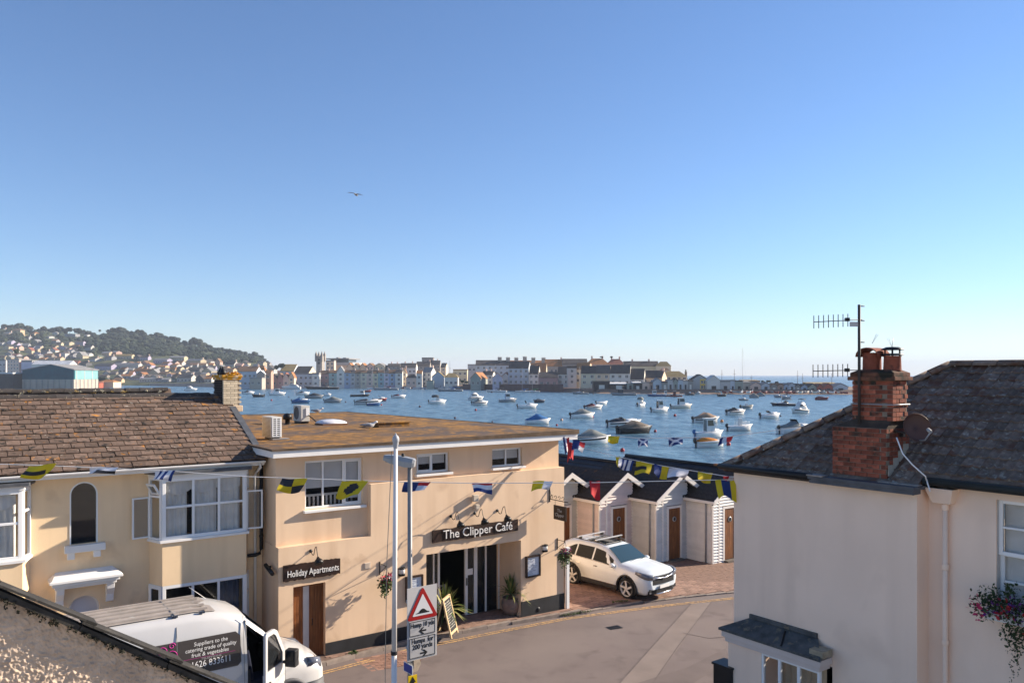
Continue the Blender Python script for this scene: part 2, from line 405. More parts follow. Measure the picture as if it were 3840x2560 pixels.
# pavement sheet between kerb and buildings
Kp = offset_line(K[:6], .07)
sheet('pavement', Kp+[cw(fore_x+.02, -.35), cw(9.9, 1.3), cw(-.05, 1.3), cw(-16, 1.3)], PAVB, .088, sub=2)
pav = tag(empty('paving_bricks'), kind='structure')
pb_meshes = [MB().box(-.098, .098, -.048, .048, -.02, z).mesh('paver', PAVE) for z in (.010, .013, .008)]
n_p = 0
def kerb_y(x):
    best = None
    for i in range(len(K)-1):
        a, c = K[i]-CF.o, K[i+1]-CF.o; xa, xc = a.dot(ex), c.dot(ex)
        if xa <= x <= xc: return a.dot(ey)+(c.dot(ey)-a.dot(ey))*(x-xa)/(xc-xa)
    return -.7
rest = MB()
for r in range(24):
    y = -.72+r*.1
    for k in range(62):
        x = 1.35+k*.2+(r % 2)*.1
        inside = y > kerb_y(x)+.13 and ((y < -.06 and x < 9.85) or (4.5 < x < 7.85 and y < 1.05))
        if not inside: continue
        P = CF.w(x, y, 0); z = gz(P.x, P.y)+.091
        if n_p < 210:
            link('paver', pb_meshes[(r*7+k*3) % 3], pav, (P.x, P.y, z), (0, 0, TH+random.uniform(-.015, .015))); n_p += 1
        else:
            rest.box(-.098, .098, -.048, .048, -.02, .01, 0, Matrix.Translation((P.x, P.y, z)) @ Matrix.Rotation(TH, 4, 'Z'))
if rest.v: tag(rest.build('pavers_beyond', PAVE, pav), kind='stuff')
# forecourt of the huts: block paving
FC = [K[5], K[6], K[7], K[8]]
fpts = offset_line([K[5], K[6], K[7], K[8], K[9]], .07)
sheet('forecourt', fpts+[gp(3100, 2060), gp(2500, 2040), gp(2130, 2040), cw(9.9, 4.5), cw(9.9, -.3)], PAVB, .020, sub=2)
fore = tag(empty('forecourt_paving'), kind='structure')
fm = [MB().box(-.145, .145, -.095, .095, -.02, z).mesh('paver', PAVE) for z in (.012, .016, .009)]
cands = []
fy = 0
for j in range(60):
    for i in range(44):
        x = 10.05+i*.3+(j % 2)*.15; y = -3.4+j*.2
        P = CF.w(x, y, 0)
        if y < kerb_y(x)+.22 and x < 22: continue
        u = CX+F*P.x/P.y
        if 2125 < u < 2760 and P.y < 34.4: cands.append((P.y, P.x, x, y))
cands.sort()
rest = MB()
for q, (Y_, X_, x, y) in enumerate(cands):
    z = gz(X_, Y_)+.024
    if q < 290: link('paver', fm[q % 3], fore, (X_, Y_, z), (0, 0, TH+random.uniform(-.012, .012)))
    else: rest.box(-.145, .145, -.095, .095, -.02, .006+.01*random.random(), 0, Matrix.Translation((X_, Y_, z)) @ Matrix.Rotation(TH, 4, 'Z'))
if rest.v: tag(rest.build('pavers_beyond', PAVE, fore), kind='stuff')
# a lighter trench patch, a cover and a sett patch in the road
def gq(*uv): return [Vector((p.x, p.y, 0)) for p in (gp(u, v) for u, v in uv)]
sheet('road_patch', gq((2290, 2600), (2420, 2600), (2668, 2256), (2592, 2262)), ASPH2, .004, sub=2)
SEAM = M('tar_seam', (.125, .10, .092), .85, .2, 6)
def seam(pts, w=.035):
    P = [Vector((p.x, p.y, 0)) for p in (gp(u, v) for u, v in pts)]; a = offset_line(P, w/2); c = offset_line(P, -w/2); sheet('road_seam', a+c[::-1], SEAM, .009, sub=1)
seam([(2288, 2600), (2440, 2430), (2592, 2262)]); seam([(2420, 2600), (2545, 2420), (2668, 2256)], .025); seam([(2560, 2372), (2660, 2392), (2745, 2384)], .03)
sheet('road_stain', gq((2390, 2560), (2580, 2500), (2720, 2430), (2745, 2470), (2600, 2560)), M('dark_asphalt', (.145, .116, .107), .93, .12, 1.4, .003, 150), .0065, sub=1)
cov = gp(2302, 2352)
root = empty('drain_cover', (cov.x, cov.y, cov.z+.004), R(28), 'dark square iron drain cover set in the open road', 'drain cover')
MB().box(-.24, .24, -.15, .15, -.03, .004).build('frame', BLACK, root)
for i in range(4): MB().box(-.2, .2, -.12+i*.065, -.085+i*.065, .004, .012).build('bar', BLACK, root)
gully = gp(1442, 2478)
root = tag(empty('sett_patch', (gully.x, gully.y, gully.z), R(30)), kind='structure')
sm = [MB().box(-.115, .115, -.055, .055, -.05, z).mesh('sett', M('red_sett', (.26, .15, .11), .9, .2, 8, .003, 60, rnd=.25)) for z in (.010, .014)]
for j in range(9):
    for i in range(7):
        link('sett', sm[(i+j) % 2], root, (-.8+i*.24+(j % 2)*.12, -.5+j*.12, 0))
# ------------------------------------------------------------------ water
def water_mat():
    mt = bpy.data.materials.new('sea_water'); mt.use_nodes = True; nt = mt.node_tree; N = nt.nodes; L = nt.links; b = N['Principled BSDF']
    b.inputs['Base Color'].default_value = (.018, .075, .14, 1); b.inputs['Roughness'].default_value = .26; b.inputs['IOR'].default_value = 1.33
    b.inputs['Specular IOR Level'].default_value = .5
    tc = N.new('ShaderNodeTexCoord'); hs = None
    for scl, amp, stretch in ((.05, .9, (.55, 1, 1)), (.32, .7, (.45, 1, 1)), (1.1, .42, (.45, 1, 1))):
        mp = N.new('ShaderNodeMapping'); mp.inputs['Scale'].default_value = stretch; L.new(tc.outputs['Object'], mp.inputs[0])
        n = N.new('ShaderNodeTexNoise'); n.inputs['Scale'].default_value = scl; n.inputs['Detail'].default_value = 4; n.inputs['Distortion'].default_value = .6; L.new(mp.outputs[0], n.inputs['Vector'])
        m = N.new('ShaderNodeMath'); m.operation = 'MULTIPLY'; m.inputs[1].default_value = amp; L.new(n.outputs[0], m.inputs[0])
        if hs is None: hs = m.outputs[0]
        else:
            a = N.new('ShaderNodeMath'); L.new(hs, a.inputs[0]); L.new(m.outputs[0], a.inputs[1]); hs = a.outputs[0]
    mp = N.new('ShaderNodeMapping'); mp.inputs['Scale'].default_value = (1, .30, 1); L.new(tc.outputs['Object'], mp.inputs[0])
    n = N.new('ShaderNodeTexNoise'); n.inputs['Scale'].default_value = .42; n.inputs['Detail'].default_value = 6; n.inputs['Roughness'].default_value = .65; L.new(mp.outputs[0], n.inputs['Vector'])
    r = N.new('ShaderNodeMapRange'); r.inputs[1].default_value = .36; r.inputs[2].default_value = .66; L.new(n.outputs[0], r.inputs[0])
    mx = N.new('ShaderNodeMix'); mx.data_type = 'RGBA'; mx.inputs[6].default_value = (.020, .068, .115, 1); mx.inputs[7].default_value = (.12, .22, .29, 1); L.new(r.outputs[0], mx.inputs[0]); L.new(mx.outputs[2], b.inputs['Base Color'])  # pale and dark base colours stand for light on the ripples
    bp = N.new('ShaderNodeBump'); bp.inputs['Strength'].default_value = 1.0; bp.inputs['Distance'].default_value = 1.0
    L.new(hs, bp.inputs['Height']); L.new(bp.outputs[0], b.inputs['Normal'])
    return mt
WZ = -2.0
wb = MB(); ys = [36, 80, 150, 260, 420, 800, 2000, 4500, 9000]
for i in range(len(ys)-1):
    y0, y1 = ys[i], ys[i+1]; w0, w1 = y0*.9+60, y1*.9+60
    wb.face([(-w0, y0, WZ), (w0, y0, WZ), (w1, y1, WZ), (-w1, y1, WZ)])
tag(wb.build('water', water_mat()), kind='structure')

# ================================================================== THE CAFE
cafe = empty('cafe_building', CF.o, TH, 'peach stucco cafe with flat mossy roof, dark wooden sign and glazed corner entrance', 'cafe')
REC = .20     # upper wall steps back
# lower wall (proud), upper panel and upper wall
LW = 9.72
door_h = (.40, 1.30, -.3, 2.08); ent_h = (4.44, 7.92, -.3, 2.40)
lower = wall_with_holes(0, LW, -.4, 3.16, 0, .30, [door_h, ent_h])
lower = wall_with_holes(2.65, LW, 3.16, 4.62, 0, .30, [], lower)
W1 = (.80, 2.50, 4.05, 5.37); W2 = (4.22, 5.36, 4.77, 5.36); W3 = (6.94, 8.12, 4.77, 5.36)
upper = wall_with_holes(0, 2.65, 3.16, 5.56, REC, .45, [W1])
upper = wall_with_holes(2.65, LW-.08, 4.62, 5.56, REC, .45, [W2, W3], upper)
lower.build('lower_wall', STUCCO, cafe)
upper.build('upper_wall', STUCCO, cafe)
sw = MB()
sw.box(0, .25, .30, 3.0, -.4, 3.16); sw.box(.02, .25, .45, 3.0, 3.16, 5.56); sw.box(.02, .25, 3.0, 17.8, -.4, 5.56)
sw.box(LW-.25, LW-.03, .30, 17.8, -.4, 4.62); sw.box(LW-.33, LW-.08, .45, 17.8, 4.62, 5.56); sw.box(.25, LW-.33, 17.55, 17.8, -.4, 5.56)
sw.build('side_wall', STUCCO, cafe)
fas = MB()
fas.box(-.26, 10.02, -.34, -.29, 5.555, 5.735); fas.box(-.26, -.21, -.29, 17.9, 5.555, 5.735); fas.box(9.97, 10.02, -.29, 17.9, 5.555, 5.735)
fas.box(-.21, 9.97, -.29, .44, 5.56, 5.60)
bevel(fas.build('fascia', WHITE, cafe), .006, 1)
MB().box(3.28, 3.29, -.3435, -.3395, 5.556, 5.734).build('fascia_joint', GREYM, cafe)
rf = MB(); nx, ny = 30, 46; x0, x1, y0, y1 = -.30, 10.06, -.38, 17.94
vs = [(x0+(x1-x0)*i/nx, y0+(y1-y0)*j/ny, 5.775+.03*noise.noise((i*.35, j*.35, 0))*(0 if j in (0, ny) or i in (0, nx) else 1)+.10*(i/nx)*(1-j/ny)) for j in range(ny+1) for i in range(nx+1)]
rf.v = list(vs)
for j in range(ny):
    for i in range(nx):
        k = j*(nx+1)+i; rf.f.append((k, k+1, k+nx+2, k+nx+1)); rf.m.append(0); rf.sm.append(True)
ro = rf.build('flat_roof', FELT, cafe)
ed = MB()
ed.hexa([(x0, y0, 5.737), (x1, y0, 5.737), (x1, y0+.09, 5.737), (x0, y0+.09, 5.737), (x0, y0, 5.785), (x1, y0, 5.885), (x1, y0+.09, 5.885), (x0, y0+.09, 5.785)])
ed.hexa([(x1-.09, y0+.09, 5.737), (x1, y0+.09, 5.737), (x1, y1, 5.737), (x1-.09, y1, 5.737), (x1-.09, y0+.09, 5.885), (x1, y0+.09, 5.885), (x1, y1, 5.79), (x1-.09, y1, 5.79)])
ed.hexa([(x0, y0+.09, 5.737), (x0+.09, y0+.09, 5.737), (x0+.09, y1, 5.737), (x0, y1, 5.737), (x0, y0+.09, 5.785), (x0+.09, y0+.09, 5.785), (x0+.09, y1, 5.80), (x0, y1, 5.80)])
ed.hexa([(x0+.09, y1-.09, 5.737), (x1-.09, y1-.09, 5.737), (x1-.09, y1, 5.737), (x0+.09, y1, 5.737), (x0+.09, y1-.09, 5.80), (x1-.09, y1-.09, 5.79), (x1-.09, y1, 5.79), (x0+.09, y1, 5.80)])
ed.build('roof_edge', M('felt_kerb', (.11, .075, .05), .95, .35, 4, .006, 40), cafe)
pl = MB()
pl.box(1.30, 4.44, -.022, -.001, -.4, .42); pl.build('plinth', BLACKP, cafe); pl = MB().box(7.92, LW+.003, -.022, -.001, -.4, .42)
pl.build('plinth', BLACKP, cafe)
# upper windows with blinds
for (a, c, d, e), cols, case, bz in ((W1, (.31, .69, 1), ((2, 0),), .42), (W2, (.5, 1), ((0, 0),), .45), (W3, (.5, 1), (), .42)):
    f = window(cafe, a, c, d, e, REC+.12, cols, (1,), .06, .05, .07, casement=case)
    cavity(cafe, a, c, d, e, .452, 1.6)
    nb = len(cols); xs = [0]+list(cols)
    for i in range(nb):
        xa = a+.07+(c-a-.14)*xs[i]; xb = a+.07+(c-a-.14)*xs[i+1]
        bl = MB().box(xa+.02, xb-.02, REC+.158, REC+.168, d+(e-d)*bz*(1 if i < 2 else .35), e-.02).build('roller_blind', BLIND, f)
    bevel(MB().box(a-.06, c+.06, REC-.13, REC+.06, d-.075, d-.005).build('sill', WHITE, f), .008)
    if a == W1[0]:
        rl = MB(); rl.box(a+.08, c-.08, REC+.35, REC+.39, d+.30, d+.36)
        for k in range(12): rl.box(a+.12+k*.125, a+.17+k*.125, REC+.36, REC+.38, d+.03, d+.30)
        rl.build('balustrade', WHITE, f)
# opened small casement on the third window
W3F = MB(); x = 8.06
# holiday door
dr = MB()
nbd = 4
fr = MB().box(.40, .46, .14, .22, -.05, 2.08).box(1.24, 1.30, .14, .22, -.05, 2.08).box(.46, 1.24, .14, .22, 2.02, 2.08).build('door_frame', WOOD, cafe)
dl = MB().box(.46, 1.24, .30, .32, -.05, 2.02).build('door', ROOM, cafe)
for k in range(3): MB().box(.468+k*.088, .552+k*.088, .17, .20, 0, 2.01).build('plank', WOOD, dl)
MB().box(.735, .90, .165, .195, 0, 2.01).build('white_post', M('grey_white_paint', (.5, .5, .5), .6, .08, 3), dl)
for k in range(4): MB().box(.905+k*.083, .984+k*.083, .15, .18, 0, 2.01).build('plank', WOOD, dl)
MB().tube([(.97, .14, .95), (.97, .10, .95), (.97, .10, 1.12), (.97, .14, 1.12)], .012).build('handle', BLACK, dl)
# entrance: recess walls, ceiling, glazing
EY = 1.19
MB().box(7.92, 8.0, .30, EY+.1, -.3, 2.40).box(4.36, 4.44, .30, EY+.1, -.3, 2.40).box(4.44, 7.92, .30, EY+.12, 2.40, 2.46).build('recess_wall', STUCCO, cafe)
def ex_(u): return CF.s(u, 2100, EY)[0]
zz = lambda x: 1500+x/3.734
gl = MB(); zt = 2.39
cuts = [4.44, ex_(zz(455)), ex_(zz(475)), ex_(zz(522)), ex_(zz(550)), ex_(zz(905)), ex_(zz(940)), ex_(zz(1030)), ex_(zz(1075)), ex_(zz(1185)), ex_(zz(1205)), ex_(zz(1370)), ex_(zz(1385))]
gz0 = -.14
for i in (1, 3, 5, 7, 9, 11): gl.box(cuts[i], cuts[i+1], EY-.035, EY+.035, gz0, zt)
gl.box(cuts[6], cuts[7], EY-.034, EY+.034, gz0, gz0+.12); gl.box(cuts[6], cuts[7], EY-.034, EY+.034, zt-.05, zt)
gl.box(cuts[8], cuts[9], EY-.034, EY+.034, gz0, gz0+.05); gl.box(cuts[10], cuts[11], EY-.034, EY+.034, gz0, gz0+.05); gl.box(cuts[0], cuts[1], EY-.034, EY+.034, gz0, gz0+.05); gl.box(cuts[2], cuts[3], EY-.034, EY+.034, gz0, gz0+.05)
gf = gl.build('entrance_glazing', UPVC, cafe)
for a, c in ((0, 1), (2, 3), (6, 7), (8, 9), (10, 11)):
    MB().box(cuts[a], cuts[c], EY-.006, EY+.006, gz0+.05+(.07 if a == 6 else 0), zt-(.05 if a == 6 else 0)).build('pane', glass('door_glass', (.02, .025, .03), .4), gf)
MB().box(7.80, 7.92, EY-.02, EY+.03, -.2, 2.40).build('jamb', STUCCO, cafe)
MB().box((cuts[5]+cuts[6])/2-.012, (cuts[5]+cuts[6])/2+.012, EY-.075, EY-.036, .92, 1.16).build('door_handle', BLACK, gf)
MB().box(cuts[5]+.01, cuts[6]+.19, EY-.045, EY-.037, 1.24, 1.44).build('door_notice', WHITE, gf)
MB().box(cuts[2]-.02, cuts[3]-.02, EY-.045, EY-.037, .98, 1.16).build('door_notice', WHITE, gf)
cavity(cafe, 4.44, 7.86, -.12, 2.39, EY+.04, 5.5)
# a chair and a table just inside
def chair(x, y, rz, mat, label):
    P = CF.w(x, y, 0); r = empty('cafe_chair', (P.x, P.y, -.11), TH+rz, label, 'chair')
    MB().box(-.2, .2, -.2, .2, .43, .46).build('seat', mat, r)
    for sx in (-.18, .18):
        MB().box(sx-.018, sx+.018, -.19, -.15, 0, .43).build('leg', mat, r); MB().box(sx-.018, sx+.018, .15, .19, 0, .43).build('leg', mat, r)
    bk = MB(); bk.box(-.2, -.165, .16, .19, .46, .95); bk.box(.165, .2, .16, .19, .46, .95); bk.box(-.165, .165, .16, .19, .89, .95); bk.box(-.165, .165, .16, .19, .55, .60)
    bk.tube([(-.16, .175, .60), (.16, .175, .89)], .013); bk.tube([(-.16, .175, .89), (.16, .175, .60)], .013)
    bk.build('backrest', mat, r); return r
chair(6.05, 2.1, R(180), M('painted_wood_grey', (.42, .40, .37), .6, .1, 4), 'pale cross-back wooden chair just inside the open cafe door')
P = CF.w(5.6, 2.75, 0); r = empty('cafe_table', (P.x, P.y, -.11), TH, 'dark square table in the gloom behind the pale cafe chair', 'table')
MB().box(-.4, .4, -.4, .4, .71, .75).build('table_top', DWOOD, r)
MB().tube([(0, 0, .0), (0, 0, .71)], .05).build('pedestal', BLACK, r)
# ------------------------------------------------------------------ signs and lamps on the cafe
def live_edge_sign(name, x0, x1, z0, z1, y, label, seed):
    rr = random.Random(seed); n = 26
    top = [(x0+(x1-x0)*i/n, z1+rr.uniform(-.012, .012)) for i in range(n+1)]; bot = [(x0+(x1-x0)*i/n+(.0), z0+rr.uniform(-.02, .016)) for i in range(n+1)]
    P = CF.w(x0, y, 0); r = empty(name, (P.x, P.y, 0), TH, label, 'sign')
    b = MB(); poly = [(p[0]-x0, 0, p[1]) for p in bot]+[(p[0]-x0, 0, p[1]) for p in top[::-1]]
    b.prism(poly, (0, .05, 0)); b.build('board', DWOOD, r); return r
sg = live_edge_sign('cafe_sign', 4.62, 7.75, 2.73, 3.10, -.075, 'long dark wooden sign reading The Clipper Cafe in white letters', 3)
text('The Clipper Café', .37, sg, (1.62, -.018, .0+2.925), mat=WHITE, ext=.014, xs=.985, off=-.002)
sg = live_edge_sign('apartments_sign', .11, 1.70, 2.27, 2.69, -.07, 'dark wooden sign reading Holiday Apartments over the wooden door', 5)
text('Holiday Apartments', .245, sg, (.82, -.014, 2.45), mat=WHITE, ext=.01, xs=.73)
def goose(x, z, label, group):
    P = CF.w(x, 0, z); r = empty('sign_lamp', P, TH, label, 'wall lamp', group)
    MB().lathe([(.0, 0), (.045, 0), (.045, .03), (0, .035)], 0, 12, Matrix.Rotation(R(90), 4, 'X')).build('wall_plate', BLACK, r)
    pts = []
    for i in range(15):
        t = i/14; pts.append((0, -.02-.50*t, -.03*math.sin(t*3.1)-.06*math.sin(math.pi*min(1, t*2))*(1 if t < .5 else 0)+(.20*math.sin(math.pi*(t-.42)/.58) if t > .42 else 0)-(.12*t*t if t > .8 else 0)))
    MB().tube(pts, .011, 0, 6).build('swan_neck', BLACK, r)
    e = pts[-1]
    MB().lathe([(.0, .06), (.03, .055), (.045, .02), (.10, -.03), (.125, -.10), (.115, -.14), (.0, -.10)], 0, 14, Matrix.Translation(e) @ Matrix.Rotation(R(-28), 4, 'X')).build('lamp_shade', BLACK, r)
    return r
goose(5.28, 3.45, 'black swan-neck lamp over the word The, nearest the lamp post', 'swan-neck lamps on the cafe wall')
goose(6.14, 3.45, 'middle black swan-neck lamp over the word Clipper', 'swan-neck lamps on the cafe wall')
goose(6.99, 3.45, 'black swan-neck lamp over the word Cafe, nearest the hanging sign', 'swan-neck lamps on the cafe wall')
goose(.88, 2.98, 'black swan-neck lamp over the Holiday Apartments sign', 'swan-neck lamps on the cafe wall')
def flood(x, z, s, label):
    P = CF.w(x, 0, z); r = empty('floodlight', P, TH, label, 'floodlight', 'small fittings above the cafe sign')
    MB().box(-.03, .03, -.03, 0, -.05, .05).build('bracket', GREYM, r)
    bevel(MB().box(-.09*s, .09*s, -.16, -.03, -.10*s, .10*s).build('lamp_head', M('beige_plastic', (.52, .45, .36), .5, .05), r), .01)
flood(6.10, 3.93, 1.0, 'larger beige floodlight high on the cafe wall above its sign')
flood(6.16, 3.66, .7, 'smaller beige box light just below the larger floodlight')
def bulkhead(x, z, label):
    P = CF.w(x, 0, z); r = empty('wall_lantern', P, TH, label, 'wall lamp', 'half-round lanterns beside the menus')
    MB().lathe([(.10, .10), (.12, .07), (.0, .13)], 0, 14, Matrix.Translation((0, -.06, .03)) @ Matrix.Scale(.8, 4, (0, 1, 0))).build('hood', BLACK, r)
    MB().lathe([(.09, .09), (.09, -.04), (.0, -.045)], 0, 14, Matrix.Translation((0, -.06, .0)) @ Matrix.Scale(.8, 4, (0, 1, 0))).build('glass_drum', WHITE, r)
    MB().lathe([(.10, -.04), (.10, -.10), (.0, -.11)], 0, 14, Matrix.Translation((0, -.06, .0)) @ Matrix.Scale(.8, 4, (0, 1, 0))).build('base', BLACK, r)
bulkhead(8.86, 2.02, 'black and white wall lantern above the right-hand menu case')
bulkhead(3.60, 2.02, 'black and white wall lantern left of the cafe entrance')
def menu(x0, x1, z0, z1, label):
    P = CF.w(x0, -.06, 0); r = empty('menu_case', (P.x, P.y, 0), TH, label, 'menu case', 'framed menus on the cafe wall')
    w = x1-x0; b = MB(); b.box(0, .05, -.02, .06, z0, z1); b.box(w-.05, w, -.02, .06, z0, z1); b.box(.05, w-.05, -.02, .06, z0, z0+.05); b.box(.05, w-.05, -.02, .06, z1-.05, z1)
    b.build('case_frame', DWOOD, r)
    pp = MB().box(.05, w-.05, .02, .05, z0+.05, z1-.05).build('menu_sheet', M('menu_paper', (.62, .66, .72), .6, .05), r)
    tx = MB(); rr = random.Random(int(x0*100))
    for k in range(11): tx.box(.10, .10+(w-.22)*rr.uniform(.4, 1), .016, .0195, z1-.12-k*.047, z1-.105-k*.047)
    tx.build('menu_lines', M('menu_ink', (.25, .28, .36), .7, .05), pp)
menu(8.09, 8.67, 1.17, 1.86, 'dark framed menu case to the right of the cafe entrance')
menu(3.74, 4.30, 1.12, 1.86, 'dark framed menu case to the left of the cafe entrance')
# hanging sign
P = CF.w(9.09, 0, 3.62); r = empty('hanging_sign', P, TH, 'small dark board hanging from a black scrolled bracket at the cafe corner', 'hanging sign')
b = MB(); b.box(-.02, .02, -.02, 0, -.1, .36); b.tube([(0, -.01, 0), (0, -.95, 0)], .014)
b.build('bracket', BLACK, r)
sc_ = MB()
for k in range(4):
    pts = [(0, -.14-k*.19+.075*math.cos(a)*(1-i/16), .085+.07*math.sin(a)*(1-i/20)) for i, a in enumerate([q*.42 for q in range(13)])]
    sc_.tube(pts, .010, 0, 5)
sc_.tube([(0, -.02, .32), (0, -.10, .12), (0, -.06, .03)], .012)
sc_.build('scrollwork', BLACK, r)
for q in (-.30, -.80): MB().tube([(0, q, 0), (0, q, -.16)], .006, 0, 5).build('chain', BLACK, r)
bd = MB().box(-.018, .018, -.86, -.24, -.62, -.16).build('board', M('hanging_board', (.045, .03, .02), .6, .3, 6), r)
text('The\nClipper', .15, bd, (-.024, -.55, -.39), (R(90), 0, R(-90)), M('faded_white', (.5, .48, .44), .7, .1), ext=.003)
# hanging baskets
LEAF = M('basket_leaves', (.055, .10, .022), .7, .4, 14, rnd=.15); PINK = M('pink_petals', (.42, .03, .10), .7, .3, 9); PURP = M('purple_petals', (.10, .02, .16), .7, .3, 9); REDF = M('red_petals', (.40, .02, .03), .7, .3, 9); WHF = M('white_petals', (.75, .72, .72), .7, .1, 9)
def tuft(b, c, r, n, size, rr, m=0, flat=1.0, dn=0.0):
    for _ in range(n):
        d = Vector((rr.gauss(0, 1), rr.gauss(0, 1), rr.gauss(0, 1))).normalized()*r*rr.uniform(.35, 1.0)
        p = Vector(c)+Vector((d.x, d.y, d.z*flat-dn*rr.random())); a = Vector((rr.gauss(0, 1), rr.gauss(0, 1), rr.gauss(0, 1))).normalized(); e = a.cross(Vector((rr.gauss(0, 1), rr.gauss(0, 1), rr.gauss(0, 1)))).normalized()
        s = size*rr.uniform(.6, 1.3)
        b.face([p-a*s, p+e*s*.55, p+a*s, p-e*s*.55], m)
def basket(x, z, drop, label, seed, cols):
    rr = random.Random(seed); P = CF.w(x, 0, z); r = empty('hanging_basket', P, TH, label, 'hanging basket', 'hanging baskets on the cafe wall')
    b = MB(); b.box(-.012, .012, -.025, 0, -.32, .05); b.tube([(0, -.01, 0), (0, -.42, 0)], .010, 0, 5); b.tube([(0, -.01, -.28), (0, -.40, -.01)], .009, 0, 5); b.build('bracket', BLACK, r)
    ch = MB()
    for q in range(3): ch.tube([(0, -.40, 0), (.16*math.cos(q*2.1), -.40+.16*math.sin(q*2.1), -drop)], .004, 0, 4)
    ch.build('chain', BLACK, r)
    MB().lathe([(.17, 0), (.15, -.08), (.08, -.15), (.0, -.17)], 0, 14, Matrix.Translation((0, -.40, -drop))).build('basket', M('coir_basket', (.10, .06, .03), .95, .3, 20), r)
    f = MB(); tuft(f, (0, -.40, -drop+.02), .25, 260, .045, rr, 0, .75, .2); tuft(f, (-.06, -.40, -drop-.22), .13, 90, .035, rr, 0, 1.4, .15)
    fo = tag(f.build('foliage', LEAF, r), kind='stuff')
    fl = MB()
    for mi in range(len(cols)): tuft(fl, (.03*mi, -.42, -drop+.10), .23, 34, .035, rr, mi, .6)
    tag(fl.build('flowers', cols, r), kind='stuff')
basket(2.92, 2.36, .42, 'hanging basket of red and pink flowers left of the cafe menu', 3, [REDF, PINK, WHF])
basket(9.42, 2.24, .40, 'hanging basket of purple flowers at the cafe corner by the white car', 4, [PURP, PINK])
# vents and small wall fittings
P = CF.w(2.54, 0, 2.35); r = empty('wall_vent', P, TH, 'small square white vent on the cafe wall beside the basket', 'vent')
bevel(MB().box(-.10, .10, -.02, 0, -.09, .09).build('vent_plate', M('vent_plastic', (.6, .5, .4), .6, .05), r), .006)
for k in range(5): MB().box(-.075, .075, -.03, -.02, -.065+k*.03, -.05+k*.03).build('vent_slat', M('vent_plastic', (.6, .5, .4), .6, .05), r)
P = CF.w(-.02, .45, 2.6); r = empty('camera_fitting', P, TH, 'black tubular security camera on the cafe end wall near the corner', 'camera')
MB().tube([(-.02, 0, 0), (-.12, 0, 0)], .03).build('bracket', BLACK, r); MB().tube([(-.14, .08, .05), (-.12, -.42, -.10)], .055, 0, 10).build('camera_body', BLACK, r); 
P = CF.w(LW+.10, -.04, 0); r = empty('white_post', (P.x, P.y, -.25), TH, 'narrow white post against the cafe corner by the parked car', 'post')
MB().box(-.055, .055, -.05, .05, 0, 2.15).build('shaft', UPVC, r); MB().box(-.075, .075, -.07, .07, 2.15, 2.19).build('cap', UPVC, r)
r = empty('drain_pipe', CF.w(-.10, 1.05, 0), TH, 'black rainwater pipe with a bend between the cafe and the apricot house', 'downpipe')
MB().tube([(0, 0, 5.55), (0, 0, 2.98), (-.03, .02, 2.86), (-.14, .05, 2.82), (-.75, .12, 2.82)], .05, 0, 10).build('pipe', BLACK, r)
MB().box(-.09, .09, -.09, .09, 5.35, 5.6).build('hopper', BLACK, r)
for z in (3.3, 4.5): MB().lathe([(.058, 0), (.062, .02), (.058, .06)], 0, 10, Matrix.Translation((0, 0, z))).build('pipe_collar', BLACK, r)
# ------------------------------------------------------------------ things on the cafe roof
def roof_xy(u, v, z=5.80): return CF.at_z(u, v, z)
ACW = M('ac_casing', (.55, .53, .48), .5, .06, 3)
x, y = roof_xy(1017, 1648)
P = CF.w(x, y, 5.80); r = empty('air_conditioner', P, TH, 'cream air conditioning unit with a white grid end at the roof corner', 'air conditioner', 'air conditioning units on the cafe roof')
bevel(MB().box(0, .32, -.0, .82, .05, .66).build('casing', ACW, r), .015)
g = MB()
for k in range(15): g.box(-.012, -.001, .05, .77, .09+k*.037, .105+k*.037)
g.build('side_grille', M('shaded_grille', (.28, .21, .13), .7, .1), r)  # shade of this side is put into the slats' brown
MB().box(.025, .295, -.006, -.001, .08, .63).build('grille_dark_plate', BLACK, r)  # flat black plate stands for the shade inside the grid
g = MB()
for k in range(10): g.box(.02, .30, -.022, -.007, .085+k*.058, .112+k*.058)
for k in range(3): g.box(.022+k*.115, .055+k*.115, -.024, -.008, .08, .63)
g.build('end_grid', UPVC, r)
MB().box(.05, .10, .1, .7, 0, .05).box(.24, .29, .1, .7, 0, .05).build('feet', BLACK, r)
MB().box(.0, .5, -.15, .15, .0, .03).build('base_slab', M('slab_grey', (.22, .2, .19), .9, .2), r)
x, y = roof_xy(1128, 1588)
P = CF.w(x, y, 5.80); r = empty('air_conditioner', P, TH, 'white air conditioning unit with a round fan in the middle of the roof edge', 'air conditioner', 'air conditioning units on the cafe roof')
bevel(MB().box(0, .36, 0, .80, .08, .70).build('casing', ACW, r), .015)
MB().lathe([(.0, 0), (.23, 0), (.25, .012), (.26, 0)], 0, 20, Matrix.Translation((-.002, .46, .40)) @ Matrix.Rotation(R(-90), 4, 'Y')).build('fan_grille', M('fan_dark', (.12, .11, .10), .7, .1), r)
MB().box(.20, .33, -.03, -.001, .30, .60).build('valve_cover', UPVC, r)
MB().box(.02, .34, .05, .75, 0, .08).build('feet', BLACK, r)
MB().tube([(.3, -.03, .32), (.42, -.2, .18), (.5, -.35, .05), (.75, -.5, .03), (1.0, -.3, .03)], .022, 0, 6).build('pipe_run', BLACK, r)
x, y = roof_xy(1078, 1590); P = CF.w(x, y, 5.79)
r = empty('roof_vent', P, TH, 'small round black vent cap beside the white fan unit', 'roof vent'); MB().lathe([(.09, 0), (.09, .2), (.17, .2), (.17, .34), (.1, .42), (0, .44)], 0, 14).build('cowl', BLACK, r); MB().lathe([(.14, 0), (.14, .02), (.09, .03)], 0, 14).build('flange', BLACK, r)
